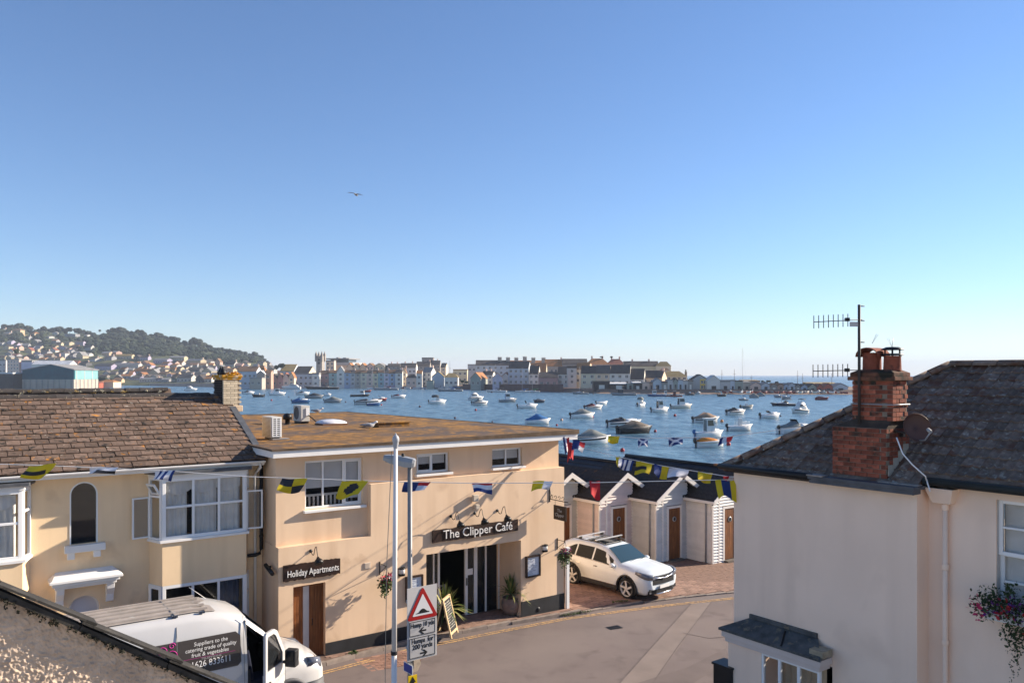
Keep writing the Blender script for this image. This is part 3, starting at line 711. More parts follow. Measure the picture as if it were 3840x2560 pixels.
x, y = roof_xy(1242, 1592); P = CF.w(x, y, 5.79)
r = empty('dome_rooflight', P, TH, 'low white dome rooflight on a wooden upstand', 'rooflight')
MB().box(-.5, .5, -.4, .4, 0, .07).build('upstand', M('upstand_wood', (.20, .10, .05), .9, .2), r)
dm = MB(); rings = []
for k in range(7):
    a = k/6*math.pi/2; rings.append([(.48*math.cos(a)*cx_, .38*math.cos(a)*cy_, .075+.15*math.sin(a)) for cx_, cy_ in [(1, -1), (1, 0), (1, 1), (0, 1), (-1, 1), (-1, 0), (-1, -1), (0, -1)]])
dm.loft(rings, cap0=False); dm.build('dome', M('dome_plastic', (.66, .66, .68), .3, .05), r)
x, y = roof_xy(1450, 1600); P = CF.w(x, y, 5.80)
r = empty('roof_hatch', P, TH, 'low brown felted box on the roof behind the gull', 'roof hatch'); MB().box(-.5, .75, -.35, .35, 0, .16).build('box', FELT, r); MB().box(-.54, .79, -.39, .39, .16, .19).build('lid', FELT, r)
GW = M('gull_white', (.72, .70, .68), .8, .08, 9); GG = M('gull_grey', (.27, .28, .30), .8, .1, 9); GY = M('gull_yellow', (.5, .3, .04), .6, .1)
def gull(u, v, rz, label):
    x, y = roof_xy(u, v); P = CF.w(x, y, 5.83); r = empty('gull', P, rz, label, 'gull', 'gulls sitting on the cafe roof')
    rings = []
    for t, w, h, z in ((-.30, .012, .01, .14), (-.2, .05, .035, .14), (-.08, .085, .075, .13), (.06, .09, .09, .13), (.15, .06, .07, .17), (.19, .042, .045, .22), (.24, .043, .043, .25), (.285, .02, .02, .245)):
        rings.append([(t, w*math.cos(a), z+h*math.sin(a)) for a in [q*math.pi/5 for q in range(10)]])
    MB().loft(rings).build('body', GW, r)
    for s in (-1, 1): MB().loft([[(t, s*(w+.004)+.02*math.cos(a)*s, .15+h*math.sin(a)) for a in [q*math.pi/4 for q in range(8)]] for t, w, h in ((-.34, .01, .008), (-.2, .055, .04), (0, .08, .06), (.1, .06, .03))]).build('wing', GG, r)
    MB().tube([(.28, 0, .245), (.335, 0, .235)], .012, 0, 6, r1=.004).build('beak', GY, r)
    for s in (-.035, .035): MB().tube([(.0, s, .06), (0, s, -.02)], .008, 0, 5).build('leg', GY, r)
gull(1385, 1612, R(15), 'white gull sitting beside the brown roof box')
gull(1190, 1552, R(10), 'white gull standing at the far edge of the roof behind the dome')
# ================================================================== LEFT HOUSE (same row as the cafe, set back)
lh = empty('apricot_house', CF.o, TH, 'apricot stucco house with brown tiled roof, arched window and two bay windows', 'house')
WY = 1.26; XL = -11.0
ah = (-4.655, -4.055, 3.62, 5.11); dh = (-4.68, -4.00, -.3, 2.36); sh = (-2.55, -.65, 3.55, 5.05); lhole = (-2.55, -.65, .8, 2.38); lb = (-10.5, -5.85, 3.55, 5.05)
wl = wall_with_holes(XL, -.01, -.4, 5.36, WY, WY+.28, [ah, dh, sh, lhole, lb])
def arch_fill(b, x0, x1, zs, zt, y0, y1, n=10):
    c = (x0+x1)/2; r = (x1-x0)/2
    for s in (-1, 1):
        for k in range(n//2*1):
            a0 = math.pi/2*k/(n//2); a1 = math.pi/2*(k+1)/(n//2)
            p0 = (c+s*r*math.cos(a0), zs+r*math.sin(a0)*(zt-zs)/r); p1 = (c+s*r*math.cos(a1), zs+r*math.sin(a1)*(zt-zs)/r)
            b.prism([(p0[0], y0, p0[1]), (p1[0], y0, p1[1]), (p1[0], y0, zt), (p0[0], y0, zt)], (0, y1-y0, 0))
arch_fill(wl, ah[0], ah[1], 4.81, 5.11, WY, WY+.28); arch_fill(wl, dh[0], dh[1], 2.02, 2.36, WY, WY+.28)
wl.build('front_wall', STUCCO2, lh)
MB().box(-.26, -.012, WY+.281, 7.6, -.4, 5.36).build('end_wall', STUCCO2, lh)
gb = MB(); gb.prism([(-.26, WY+.1, 5.36), (-.26, 7.6, 5.36), (-.26, 4.45, 7.02)], (.248, 0, 0)); gb.build('gable', STUCCO2, lh)
# arched window: white rim, dark pane, sill on two blocks
def arch_ring(x0, x1, z0, zs, rz, y0, y1, t):
    c = (x0+x1)/2; r = (x1-x0)/2; b = MB(); n = 14
    P = [(x0, z0), (x0, zs)]+[(c-r*math.cos(math.pi*k/n), zs+rz*math.sin(math.pi*k/n)) for k in range(1, n)]+[(x1, zs), (x1, z0)]
    Q = [(x0+t, z0), (x0+t, zs)]+[(c-(r-t)*math.cos(math.pi*k/n), zs+(rz-t)*math.sin(math.pi*k/n)) for k in range(1, n)]+[(x1-t, zs), (x1-t, z0)]
    for i in range(len(P)-1): b.hexa([(P[i][0], y0, P[i][1]), (P[i+1][0], y0, P[i+1][1]), (P[i+1][0], y1, P[i+1][1]), (P[i][0], y1, P[i][1]), (Q[i][0], y0, Q[i][1]), (Q[i+1][0], y0, Q[i+1][1]), (Q[i+1][0], y1, Q[i+1][1]), (Q[i][0], y1, Q[i][1])])
    return b, Q
b, Q = arch_ring(-4.657, -4.053, 3.62, 4.81, .302, WY-.012, WY+.10, .03)
aw = b.build('arched_window', UPVC, lh)
MB().prism([(q[0], WY+.07, q[1]) for q in Q], (0, .01, 0)).build('pane', PANED, aw)
cavity(lh, -4.64, -4.07, 3.62, 4.85, WY+.285, WY+1.5)
bevel(MB().box(-4.78, -3.90, WY-.16, WY-.001, 3.44, 3.61).box(-4.72, -4.56, WY-.12, WY-.001, 3.28, 3.44).box(-4.16, -4.0, WY-.12, WY-.001, 3.28, 3.44).build('sill', WHITE, aw), .012)
# door with fanlight and canopy on consoles
b, Q = arch_ring(-4.68, -4.0, -.2, 2.02, .34, WY+.12, WY+.2, .045); dfr = b.build('door_frame', UPVC, lh)
MB().prism([(-4.64, WY+.15, 1.92), (-4.04, WY+.15, 1.92), (-4.04, WY+.15, 2.02)]+[(-4.34+.30*math.cos(math.pi*k/10), WY+.15, 2.02+.295*math.sin(math.pi*k/10)) for k in range(1, 10)]+[(-4.64, WY+.15, 2.02)], (0, .02, 0)).build('fanlight', M('fanlight_white', (.62, .62, .64), .3, .06), dfr)
MB().box(-4.63, -4.05, WY+.15, WY+.19, -.2, 1.86).box(-4.63, -4.05, WY+.13, WY+.19, 1.86, 1.92).build('door', WOOD, dfr)
cn = MB(); cn.box(-5.12, -3.56, WY-.44, WY-.001, 2.80, 2.86).box(-5.06, -3.62, WY-.38, WY-.001, 2.72, 2.80).box(-5.0, -3.68, WY-.30, WY-.001, 2.64, 2.72)
cn.hexa([(-5.12, WY-.44, 2.86), (-3.56, WY-.44, 2.86), (-3.56, WY-.001, 2.86), (-5.12, WY-.001, 2.86), (-5.06, WY-.40, 2.88), (-3.62, WY-.40, 2.88), (-3.74, WY-.001, 3.0), (-4.95, WY-.001, 3.0)])
cno = bevel(cn.build('door_canopy', WHITE, lh), .008)
for x in (-4.88, -3.80):
    k = MB(); k.prism([(x-.085, WY-.001, 2.12), (x-.085, WY-.09, 2.16), (x-.085, WY-.13, 2.34), (x-.085, WY-.24, 2.50), (x-.085, WY-.27, 2.64), (x-.085, WY-.001, 2.64)], (.17, 0, 0))
    bevel(k.build('console', WHITE, cno), .01)
# bays
def bay(x0, x1, y, lat, z0, z1, zc, label, lower=True):
    """projecting bay with canted ends: apron wall, windows, lead top"""
    r = lh; b = MB()
    def ring(z0_, z1_, m_, nm, g=0.0, thick=None):
        bb = MB(); bb.prism([(x0-g, y-g, z0_), (x1+g, y-g, z0_), (x1+lat+g, WY-.001, z0_), (x0-lat-g, WY-.001, z0_)], (0, 0, z1_-z0_)); return bb.build(nm, m_, r)
    ring(zc, z0-.06, STUCCO2, 'bay_apron'); s_ = ring(z0-.06, z0, WHITE, 'bay_sill', .06)
    fas_ = ring(z1, z1+.10, WHITE, 'bay_head', .03); ring(z1+.10, z1+.17, LEAD, 'bay_roof', .12)
    f = window(r, x0, x1, z0, z1, y+.035, (.345, .68, 1), (.53, 1), .085, .06, .07)
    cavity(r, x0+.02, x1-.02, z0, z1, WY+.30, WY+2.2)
    cu = MB(); n = 70; a, c = x0+.10, x1-.25
    for (a, c) in ((x0+.08, x0+.62), (x0+.78, x0+1.36), (x1-.68, x1-.12)):
        cc = curtain(f, a, c, z0+.05, z1-.12, y+.15, .03, .13)
    sw_ = MB(); pts0 = []; pts1 = []
    for i in range(61):
        t = i/60; x = x0+.08+(x1-x0-.2)*t; pts0.append((x, y+.11+.01*math.sin(i*1.3), z1-.02)); pts1.append((x, y+.11+.015*math.sin(i*1.3), z1-.32-.12*abs(math.sin(t*math.pi*3))))
    sw_.loft([pts0, pts1], closed=False); sw_.build('pelmet_swag', CURT, f)
    for s, xa in ((-1, x0), (1, x1)):
        # canted side light: frame between front corner and wall
        p0 = Vector((xa, y+.03, 0)); p1 = Vector((xa+s*lat, WY-.01, 0)); d = (p1-p0); g = MB()
        for t0, t1, za, zb in ((0, .14, z0, z1), (.86, 1, z0, z1), (.14, .86, z0, z0+.05), (.14, .86, z1-.05, z1), (.14, .86, z0+1.06, z0+1.11)):
            q0, q1 = p0+d*t0, p0+d*t1; nrm = Vector((-d.y, d.x, 0)).normalized()*.03
            g.hexa([tuple(q0-nrm+Vector((0, 0, za))), tuple(q1-nrm+Vector((0, 0, za))), tuple(q1+nrm+Vector((0, 0, za))), tuple(q0+nrm+Vector((0, 0, za))), tuple(q0-nrm+Vector((0, 0, zb))), tuple(q1-nrm+Vector((0, 0, zb))), tuple(q1+nrm+Vector((0, 0, zb))), tuple(q0+nrm+Vector((0, 0, zb)))])
        gf_ = g.build('side_light', UPVC, r)
        if label == 'left' and s > 0: continue
        # casement swung out from it
        hinge = p1 if s < 0 else p0+d*.2
        cm = MB(); L_ = .42; cm.box(0, .04, -.02, .02, 0, 1.03).box(L_-.04, L_, -.02, .02, 0, 1.03).box(.04, L_-.04, -.02, .02, 0, .04).box(.04, L_-.04, -.02, .02, .99, 1.03)
        co = cm.build('casement', UPVC, gf_, loc=(hinge.x, hinge.y-.01, z0+.03), rot=(0, 0, R(188) if s < 0 else R(-8)))
        MB().box(.04, L_-.04, -.004, .004, .04, .99).build('pane', glass('clear_glass', (.2, .2, .19), .75), co)
        if s < 0:
            tf = MB(); tf.box(0, .32, -.02, .02, 0, .05).box(0, .32, -.02, .02, .27, .32).box(0, .05, -.02, .02, .05, .27).box(.27, .32, -.02, .02, .05, .27)
            to = tf.build('top_light', UPVC, gf_, loc=(xa-.03, y+.10, z0+1.14), rot=(R(-32), 0, R(180)-math.atan2(d.y, -d.x)))
            MB().box(.05, .27, -.004, .004, .05, .27).build('pane', glass('clear_glass'), to)
    if lower:
        f2 = window(r, x0, x1, .9, zc-.002, y+.035, (.34, .675, 1), (1,), .085, .06, .07)
        cavity(r, x0+.02, x1-.02, .9, zc-.03, y+.6, WY+2.2)
        curtain(f2, x1-.62, x1-.1, .95, zc-.1, y+.3, .03, .13, M('blue_curtain', (.10, .13, .20), .9, .2))
        for xa, s in ((x0, -1), (x1, 1)):
            g = MB(); p0 = Vector((xa, y+.03, 0)); p1 = Vector((xa+s*lat, WY-.01, 0)); d = p1-p0; nrm = Vector((-d.y, d.x, 0)).normalized()*.03
            for t0, t1, za, zb in ((0, .2, .9, zc-.002), (.8, 1, .9, zc-.002), (.2, .8, .9, 1.0), (.2, .8, zc-.1, zc-.002), (.2, .8, 1.85, 1.95)):
                q0, q1 = p0+d*t0, p0+d*t1
                g.hexa([tuple(q+n_+Vector((0, 0, za))) for q, n_ in ((q0, -nrm), (q1, -nrm), (q1, nrm), (q0, nrm))]+[tuple(q+n_+Vector((0, 0, zb))) for q, n_ in ((q0, -nrm), (q1, -nrm), (q1, nrm), (q0, nrm))])
            gg = g.build('side_light', UPVC, r)
            q0, q1 = p0+d*.2, p0+d*.8; MB().prism([tuple(q0+Vector((0, 0, 1.0))), tuple(q1+Vector((0, 0, 1.0))), tuple(q1+Vector((0, 0, zc-.1))), tuple(q0+Vector((0, 0, zc-.1)))], tuple(nrm*.3)).build('pane', PANED, gg)
        MB().prism([(x0, y, -.3), (x1, y, -.3), (x1+lat, WY-.001, -.3), (x0-lat, WY-.001, -.3)], (0, 0, 1.2)).build('bay_base', STUCCO2, r)
bay(-2.68, -.60, .76, .20, 3.56, 5.10, 2.42, 'right')
bay(-7.85, -5.66, .76, .18, 3.50, 5.08, 2.35, 'left')
# roof: slab, eaves, tiles in courses, ridge tiles, gutter
E0 = Vector((0, .80, 5.43)); T0 = Vector((0, 4.45, 7.10)); sl = (T0-E0); SL = sl.length; pit = math.atan2(sl.z, sl.y)
rs = MB(); rs.hexa([(XL, .80, 5.38), (-.05, .80, 5.38), (-.05, 4.45, 7.05), (XL, 4.45, 7.05), (XL, .80, 5.41), (-.05, .80, 5.41), (-.05, 4.45, 7.08), (XL, 4.45, 7.08)])
rs.hexa([(XL, 4.45, 7.05), (-.05, 4.45, 7.05), (-.05, 8.0, 5.38), (XL, 8.0, 5.38), (XL, 4.45, 7.08), (-.05, 4.45, 7.08), (-.05, 8.0, 5.41), (XL, 8.0, 5.41)])
lr = rs.build('roof', NEARBLK, lh)
TW, TR = .30, SL/15.0
tmeshes = []
for k in range(4):
    rr = random.Random(k); j = lambda: rr.uniform(-.006, .006)
    w = TW/2-.007
    tmeshes.append(MB().hexa([(-w+j(), -.03+j(), -.018), (w+j(), -.03+j(), -.018), (w, TR+.02, -.012), (-w, TR+.02, -.012), (-w+j(), -.03+j(), .017+j()), (w+j(), -.03+j(), .017+j()), (w, TR+.02, .006), (-w, TR+.02, .006)]).mesh('roof_tile', TILE))
tiles = []
rr = random.Random(11)
for row in range(15):
    for c in range(34):
        x = -.20-c*TW-(row % 2)*TW/2
        P = E0+sl*(row/15); W = CF.w(x, P.y, P.z); u = CX+F*W.x/W.y
        if u < -40: continue
        tiles.append((W.y*0+W.length, row, x))
tiles.sort(); fl = MB()
for q, (dd, row, x) in enumerate(tiles):
    P = E0+sl*(row/15)
    Mx = Matrix.Translation((x+rr.uniform(-.006, .006), P.y, P.z+.034)) @ Matrix.Rotation(pit-R(4.2)+rr.uniform(-.02, .02), 4, 'X') @ Matrix.Rotation(rr.uniform(-.02, .02), 4, 'Z')
    if q < 298:
        o = bpy.data.objects.new('roof_tile', tmeshes[rr.randrange(4)]); COL.objects.link(o); o.parent = lr; o.matrix_local = Mx
    else: fl.box(-TW/2+.004, TW/2-.004, -.03, TR+.02, -.011, .011, 0, Mx)
if fl.v: tag(fl.build('roof_tiles_beyond', TILE, lr), kind='stuff')
rm = []
for k in range(2):
    b = MB(); b.loft([[(x, .17*math.cos(a), .125*math.sin(a)) for a in [math.pi*q/8 for q in range(9)]]+[(x, .09*math.cos(a), .075*math.sin(a)) for a in [math.pi*(8-q)/8 for q in range(9)]] for x in (0, .445)], smooth=False); rm.append(b.mesh('ridge_tile', RIDGE))
for k in range(18): link('ridge_tile', rm[k % 2], lr, (-.55-k*.45-.45, 4.45, 7.045+rr.uniform(-.006, .006)), (0, rr.uniform(-.02, .02), rr.uniform(-.01, .01)))
gt = MB(); gt.loft([[(x, .74+.062*math.cos(a), 5.40+.062*math.sin(a)) for a in [math.pi+math.pi*q/7 for q in range(8)]]+[(x, .74+.05*math.cos(a), 5.40+.05*math.sin(a)) for a in [math.pi+math.pi*(7-q)/7 for q in range(8)]] for x in (XL, -.1)], smooth=False)
gt.box(XL, -.1, .80, .82, 5.28, 5.40).box(XL, -.1, .82, WY-.001, 5.27, 5.29)
gto = gt.build('gutter', WHITE, lh)
MB().tube([(-.22, .74, 5.35), (-.22, .78, 5.22), (-.22, 1.12, 5.06), (-.22, 1.19, 4.95), (-.22, 1.19, .2)], .04, 0, 8).build('downpipe', WHITE, gto)
# valley flashing to the cafe
fl_ = MB(); fl_.hexa([(-.20, .78, 5.46), (-.02, .78, 5.46), (-.02, 3.6, 6.74), (-.20, 3.6, 6.74), (-.20, .78, 5.48), (-.02, .78, 5.48), (-.02, 3.6, 6.77), (-.20, 3.6, 6.77)]); fl_.build('lead_verge', LEAD, lh)
# chimney on the ridge end
ch = empty('ridge_chimney', CF.w(0, 0, 0), TH, 'cream brick chimney with orange lichen and pointed black cowls at the roof end', 'chimney')
cx0, cx1, cy0, cy1 = -.33, .17, 3.75, 4.75
MB().box(cx0+.02, cx1-.02, cy0+.02, cy1-.02, 6.6, 7.62).build('core', MORTAR, ch)
cbm = MB().box(0, .205, 0, .095, 0, .062).mesh('brick', CBRICK); hbm = MB().box(0, .095, 0, .095, 0, .062).mesh('brick', CBRICK)
for r_ in range(12):
    z = 6.78+r_*.070
    xs = [(cx0, 2), (cx0+.215, 2), (cx0+.43, 1)] if r_ % 2 else [(cx0, 1), (cx0+.105, 2), (cx0+.32, 2)]
    for x, w in xs: link('brick', cbm if w == 2 and x+.205 < cx1+.01 else hbm, ch, (x, cy0-.004, z))
sbm = MB().box(0, .095, 0, .205, 0, .062).mesh('brick', NEARBLK)  # the left face's shade is put into these near-black bricks
for r_ in range(12):
    for k in range(4): link('brick', sbm, ch, (cx0-.006, cy0+.10+k*.215+(r_ % 2)*.07, 6.78+r_*.070))
bevel(MB().box(cx0-.05, cx1+.05, cy0-.05, cy1+.05, 7.62, 7.70).box(cx0-.025, cx1+.025, cy0-.025, cy1+.025, 7.55, 7.62).build('cap', M('cap_lichen', (.55, .46, .33), .95, .2, 9, spots=[((.50, .24, .02), 6, .46, .06)]), ch), .01)
bevel(MB().box(cx0-.05, cx1+.06, cy0-.06, cy1+.02, 6.60, 6.78).build('flaunching', M('flaunching_mortar', (.55, .43, .30), .95, .2, 8), ch), .02)
lt = MB(); rr = random.Random(5); tuft(lt, (.0, cy0+.12, 7.72), .24, 240, .030, rr, 0, .35); tag(lt.build('lichen_tuft', M('orange_lichen', (.50, .23, .015), .95, .35, 20), ch), kind='stuff')
for k in range(2):
    pm = MB(); pm.lathe([(.10, 7.70), (.10, 7.72), (.12, 7.76), (.075, 7.83), (.0, 7.97)], 0, 10, Matrix.Translation((-.20+k*.02, 4.25+k*.30, 0))); pm.build('cowl', BLACK, ch)
# ------------------------------------------------------------------ second roof behind
rh = empty('rear_house', CF.o, TH, 'mossy dark ridge of a second house roof behind the brown tiles', 'house')
b = MB(); b.box(-12, -.75, 5.0+3.2, 11.0, -.4, 5.2); b.build('wall', STUCCO2, rh)
b = MB(); ry = 8.9; b.prism([(-12, 8.05, 5.45+.9), (-12, ry, 7.22), (-12, 12.3, 5.0), (-12, 12.3, 4.9), (-12, ry, 7.10), (-12, 8.05, 5.35+.9)], (11.35, 0, 0))
rrf = b.build('roof', TILE, rh)
for k in range(19): link('ridge_tile', rm[k % 2], rrf, (-.75-k*.45-.45, ry, 7.13+rr.uniform(-.012, .012)), (0, rr.uniform(-.03, .03), rr.uniform(-.02, .02)))
ms = MB(); 
for k in range(26): tuft(ms, (-.8-rr.random()*8, ry-.15-rr.random()*.2, 7.14+rr.uniform(-.04, .05)), .09, 22, .022, rr, rr.randrange(2), .5)
tag(ms.build('moss', [M('dry_moss', (.30, .20, .06), .95, .3, 10), M('pale_lichen', (.40, .37, .28), .95, .3, 10)], rh), kind='stuff')
# ================================================================== RIGHT HOUSE
rhs = empty('corner_house', RF.o, RF.a, 'grey cream rendered house with dark hipped roof and a big brick chimney', 'house')
WT = 5.86
w = wall_with_holes(0, 3.6, -.6, WT, 0, .28, [(.86, 2.12, 1.0, 2.58)]); w.box(0, .28, .28, 7, -.6, 5.8)
w.build('street_wall', CREAM, rhs)
w = MB(); w.box(3.32, 3.6, .28, .65, -.6, WT); w.build('return_wall', CREAM, rhs)
w = wall_with_holes(3.60, 10.5, -.6, 5.95, .37, .65, [(4.62, 5.82, 4.10, 5.80)]); w.build('recessed_wall', CREAM, rhs)
tp = .672
def rz(y): return 5.985+tp*(y-.05)
RY = 2.85
b = MB()
def slab(b, pts, t=.05): b.prism(pts, (0, 0, -t))
slab(b, [(-.15, -.14, rz(-.14)), (3.62, -.14, rz(-.14)), (3.62, .18, rz(.18)), (12, .18, rz(.18)), (12, RY, rz(RY)), (2.80, RY, rz(RY))])
slab(b, [(-.15, -.14, rz(-.14)), (2.80, RY, rz(RY)), (-.15, 5.8, rz(-.14))]); slab(b, [(2.80, RY, rz(RY)), (12, RY, rz(RY)), (12, 5.8, rz(-.14)), (-.15, 5.8, rz(-.14))])
rr_ = b.build('roof', SLATE, rhs)
# tiles: pantile-like with two rolls
SP = math.atan(tp); slen = (RY+.14)/math.cos(SP); NR = 15; rowd = slen/NR; tw = .30
pm = []
for q in range(3):
    prof = [(-.15, .0), (-.11, .028), (-.07, .0), (.0, .004), (.03, .03), (.07, .004), (.149, .0)]; rr = random.Random(q)
    b = MB(); n = len(prof); vs = [(x, -.03, z+.012+rr.uniform(-.004, .004)) for x, z in prof]+[(x, rowd+.015, z*.85) for x, z in prof]+[(x, -.03, -.012) for x, z in prof]
    b.v = vs
    for i in range(n-1): b.f.append((i, i+1, n+i+1, n+i)); b.m.append(0); b.sm.append(False); b.f.append((2*n+i, 2*n+i+1, i+1, i)); b.m.append(0); b.sm.append(False)
    pm.append(b.mesh('roof_tile', SLATE))
rr = random.Random(21); cand = []
for row in range(NR):
    yc = -.14+(RY+.14)*row/NR; xh = -.15+(yc+.14)*(2.95/(RY+.14))+.06
    for c in range(30):
        x = xh+.15+c*tw-(row % 2)*.15*0
        x = math.floor((xh)/tw)*tw+tw*1.0+c*tw+.02
        if yc < .18 and x > 3.55: continue
        if 2.0 < x < 3.18 and yc < .62 : continue
        if x > 7.2: continue
        cand.append((x, yc, row))
cand.sort(key=lambda t: t[0] > 5.6)
sf = MB()
for q, (x, yc, row) in enumerate(cand):
    Mx = Matrix.Translation((x+rr.uniform(-.005, .005), yc, rz(yc)+.012)) @ Matrix.Rotation(SP-R(2.4)+rr.uniform(-.012, .012), 4, 'X') @ Matrix.Rotation(rr.uniform(-.015, .015), 4, 'Z')
    if q < 298:
        o = bpy.data.objects.new('roof_tile', pm[rr.randrange(3)]); COL.objects.link(o); o.parent = rr_; o.matrix_local = Mx
    else: sf.box(-.148, .148, -.03, rowd, -.01, .018, 0, Mx)
if sf.v: tag(sf.build('roof_tiles_beyond', SLATE, rr_), kind='stuff')
hd = Vector((2.95, RY+.14, rz(RY)-rz(-.14))); hl = hd.length; nh = 11
hip_m = MB().loft([[(x, .11*math.cos(a), .10*math.sin(a)) for a in [math.pi*q/6 for q in range(7)]]+[(x, .08*math.cos(a), .065*math.sin(a)) for a in [math.pi*(6-q)/6 for q in range(7)]] for x in (0, hl/nh-.01)]).mesh('hip_tile', SLATE)
for k in range(nh):
    P = Vector((-.15, -.14, rz(-.14)))+hd*(k/nh); o = link('hip_tile', hip_m, rr_); o.matrix_local = Matrix.Translation(P+Vector((0, 0, .01))) @ hd.to_track_quat('X', 'Z').to_matrix().to_4x4()
for k in range(12): link('ridge_tile', hip_m, rr_, (2.8+k*(hl/nh), RY, rz(RY)+.005))
# eaves: black gutter, soffit, corner bracket
b = MB(); b.tube([(-.2, -.20, 5.90), (1.86, -.20, 5.90)], .06, 0, 8); b.box(-.1, 1.86, -.14, -.001, 5.80, 5.90); b.build('gutter', BLACK, rhs)
b = MB(); b.tube([(3.66, .10, 6.0), (10.5, .10, 6.0)], .065, 0, 8); b.box(3.605, 10.5, .16, .36, 5.93, 6.02); b.build('gutter', M('black_green_gutter', (.02, .024, .022), .6, .2), rhs)
MB().box(-.32, -.12, -.22, -.16, 5.90, 5.94).build('gutter_bracket', WOOD, rhs)
# lead ledge beneath the chimney
b = MB(); b.prism([(1.80, -.26, 5.87), (3.68, -.26, 5.87), (3.68, .66, 5.87), (1.80, .66, 5.87)], (0, 0, .055)); b.box(1.82, 3.66, -.24, -.002, 5.80, 5.87); b.build('lead_ledge', LEAD, rhs)
MB().box(1.80, 2.10, -.30, -.10, 5.926, 5.95).box(3.0, 3.66, -.10, .05, 5.926, 5.945).build('ledge_slate', M('pale_slate', (.32, .28, .25), .9, .25, 6), rhs)
# hopper and downpipe
b = MB(); b.hexa([(3.74, .20, 5.66), (4.02, .20, 5.66), (4.02, .369, 5.66), (3.74, .369, 5.66), (3.66, .10, 5.90), (4.10, .10, 5.90), (4.10, .369, 5.90), (3.66, .369, 5.90)]); hp = b.build('rain_hopper', CREAM, rhs)
PIPE = CREAM
b = MB(); b.tube([(3.90, .29, 5.66), (3.90, .29, -.4)], .042, 0, 10); 
for z in (1.2, 2.4, 3.4, 4.6, 5.55): b.lathe([(.05, 0), (.056, .02), (.056, .07), (.05, .09)], 0, 10, Matrix.Translation((3.90, .29, z)))
b.build('downpipe', PIPE, hp)
b = MB(); b.tube([(3.66, .33, 2.35), (3.64, .33, 2.22), (3.72, .33, 2.16), (3.9, .30, 2.10)], .03, 0, 8); b.build('branch_pipe', PIPE, hp)
# sash window
sw2 = window(rhs, 4.62, 5.82, 4.95, 5.80, .47, (.5, 1), (.5, 1), .06, .035, .06, name='upper_sash')
sw3 = window(rhs, 4.62, 5.82, 4.10, 4.99, .53, (.5, 1), (.5, 1), .06, .035, .06, name='lower_sash')
MB().box(4.56, 4.62, .40, .58, 4.10, 5.80).build('sash_box', UPVC, rhs)
cavity(rhs, 4.62, 5.82, 4.10, 5.80, .66, 2.4)
MB().box(4.66, 5.8, .585, .592, 4.15, 5.76).build('net_curtain', CURT, sw3)
# bay window with lead lean-to roof
b = MB(); b.prism([(-.04, -.42, 2.76), (2.16, -.42, 2.76), (1.84, -.001, 2.98), (.40, -.001, 2.98)], (0, 0, .045)); 
b.box(.40, 1.84, -.05, -.001, 3.026, 3.10); lr2 = b.build('lean_to_roof', M('slate_lead', (.075, .08, .082), .8, .35, 6, .008, 25, spots=[((.16, .14, .10), 9, .63, .05)]), rhs)
b = MB(); b.tube([(1.36, -.40, 2.825), (1.22, -.08, 2.99)], .018, 0, 6); b.build('lead_roll', BLACK, lr2)
MB().box(1.9, 2.16, -.36, -.06, 2.80, 2.92).build('end_slate', M('mossy_slate', (.30, .26, .19), .9, .3, 7), lr2)
b = MB(); b.box(.0, 2.12, -.38, -.001, 2.64, 2.755); b.box(.05, 2.08, -.34, -.001, 2.55, 2.64); bevel(b.build('bay_fascia', M('bay_paint', (.60, .52, .48), .6, .05), rhs), .008)
b = MB(); b.box(.10, .86, -.30, -.001, .9, 2.55); b.box(.10, 2.06, -.30, -.001, .4, 1.2); b.build('bay_wall', CREAM, rhs)
window(rhs, .86, 2.06, 1.2, 2.55, -.26, (.30, .66, 1), (1,), .05, .06, .07, mat=UPVC)
cavity(rhs, .87, 2.05, 1.2, 2.55, .29, 1.8)
curtain(rhs, .95, 1.9, 1.2, 2.5, .2, .02, .14, M('cream_curtain', (.55, .45, .32), .9, .1), name='bay_curtain')
# chimney stack with individual bricks
ck = empty('brick_chimney', RF.o, RF.a, 'tall red brick chimney with two pots at the edge of the dark roof', 'chimney')
def brick_block(root, x0, x1, y0, y1, z0, rows, taper=None):
    MB().box(x0+.012, x1-.012, y0+.012, y1-.012, z0, z0+rows*.075).build('brick_core', MORTAR, root)
    full = MB().box(0, .205, 0, .10, 0, .065).mesh('brick', BRICK); half = MB().box(0, .098, 0, .10, 0, .065).mesh('brick', BRICK)
    fy = MB().box(0, .10, 0, .205, 0, .065).mesh('brick', BRICK); hy = MB().box(0, .10, 0, .098, 0, .065).mesh('brick', BRICK)
    rr = random.Random(int(x0*100))
    for r in range(rows):
        z = z0+r*.075; x = x0
        if r % 2: link('brick', half, root, (x, y0+rr.uniform(-.003, .003), z)); x += .108
        while x+.205 <= x1+.004: link('brick', full, root, (x, y0+rr.uniform(-.004, .003), z)); x += .215
        if x1-x > .07: link('brick', half, root, (x1-.098, y0+rr.uniform(-.003, .003), z))
        y = y0+.108
        if r % 2 == 0: link('brick', hy, root, (x1-.10+rr.uniform(-.003, .003), y, z)); y += .108
        while y+.205 <= y1+.004: link('brick', fy, root, (x1-.10+rr.uniform(-.003, .004), y, z)); y += .215
        if y1-y > .07: link('brick', hy, root, (x1-.10, y1-.098, z))
        y = y0+.108
        while y+.205 <= y1+.004: link('brick', fy, root, (x0-.002, y, z)); y += .215
brick_block(ck, 2.11, 3.09, .02, .75, 5.98, 11)
brick_block(ck, 2.40, 3.12, .16, .64, 6.93, 9)
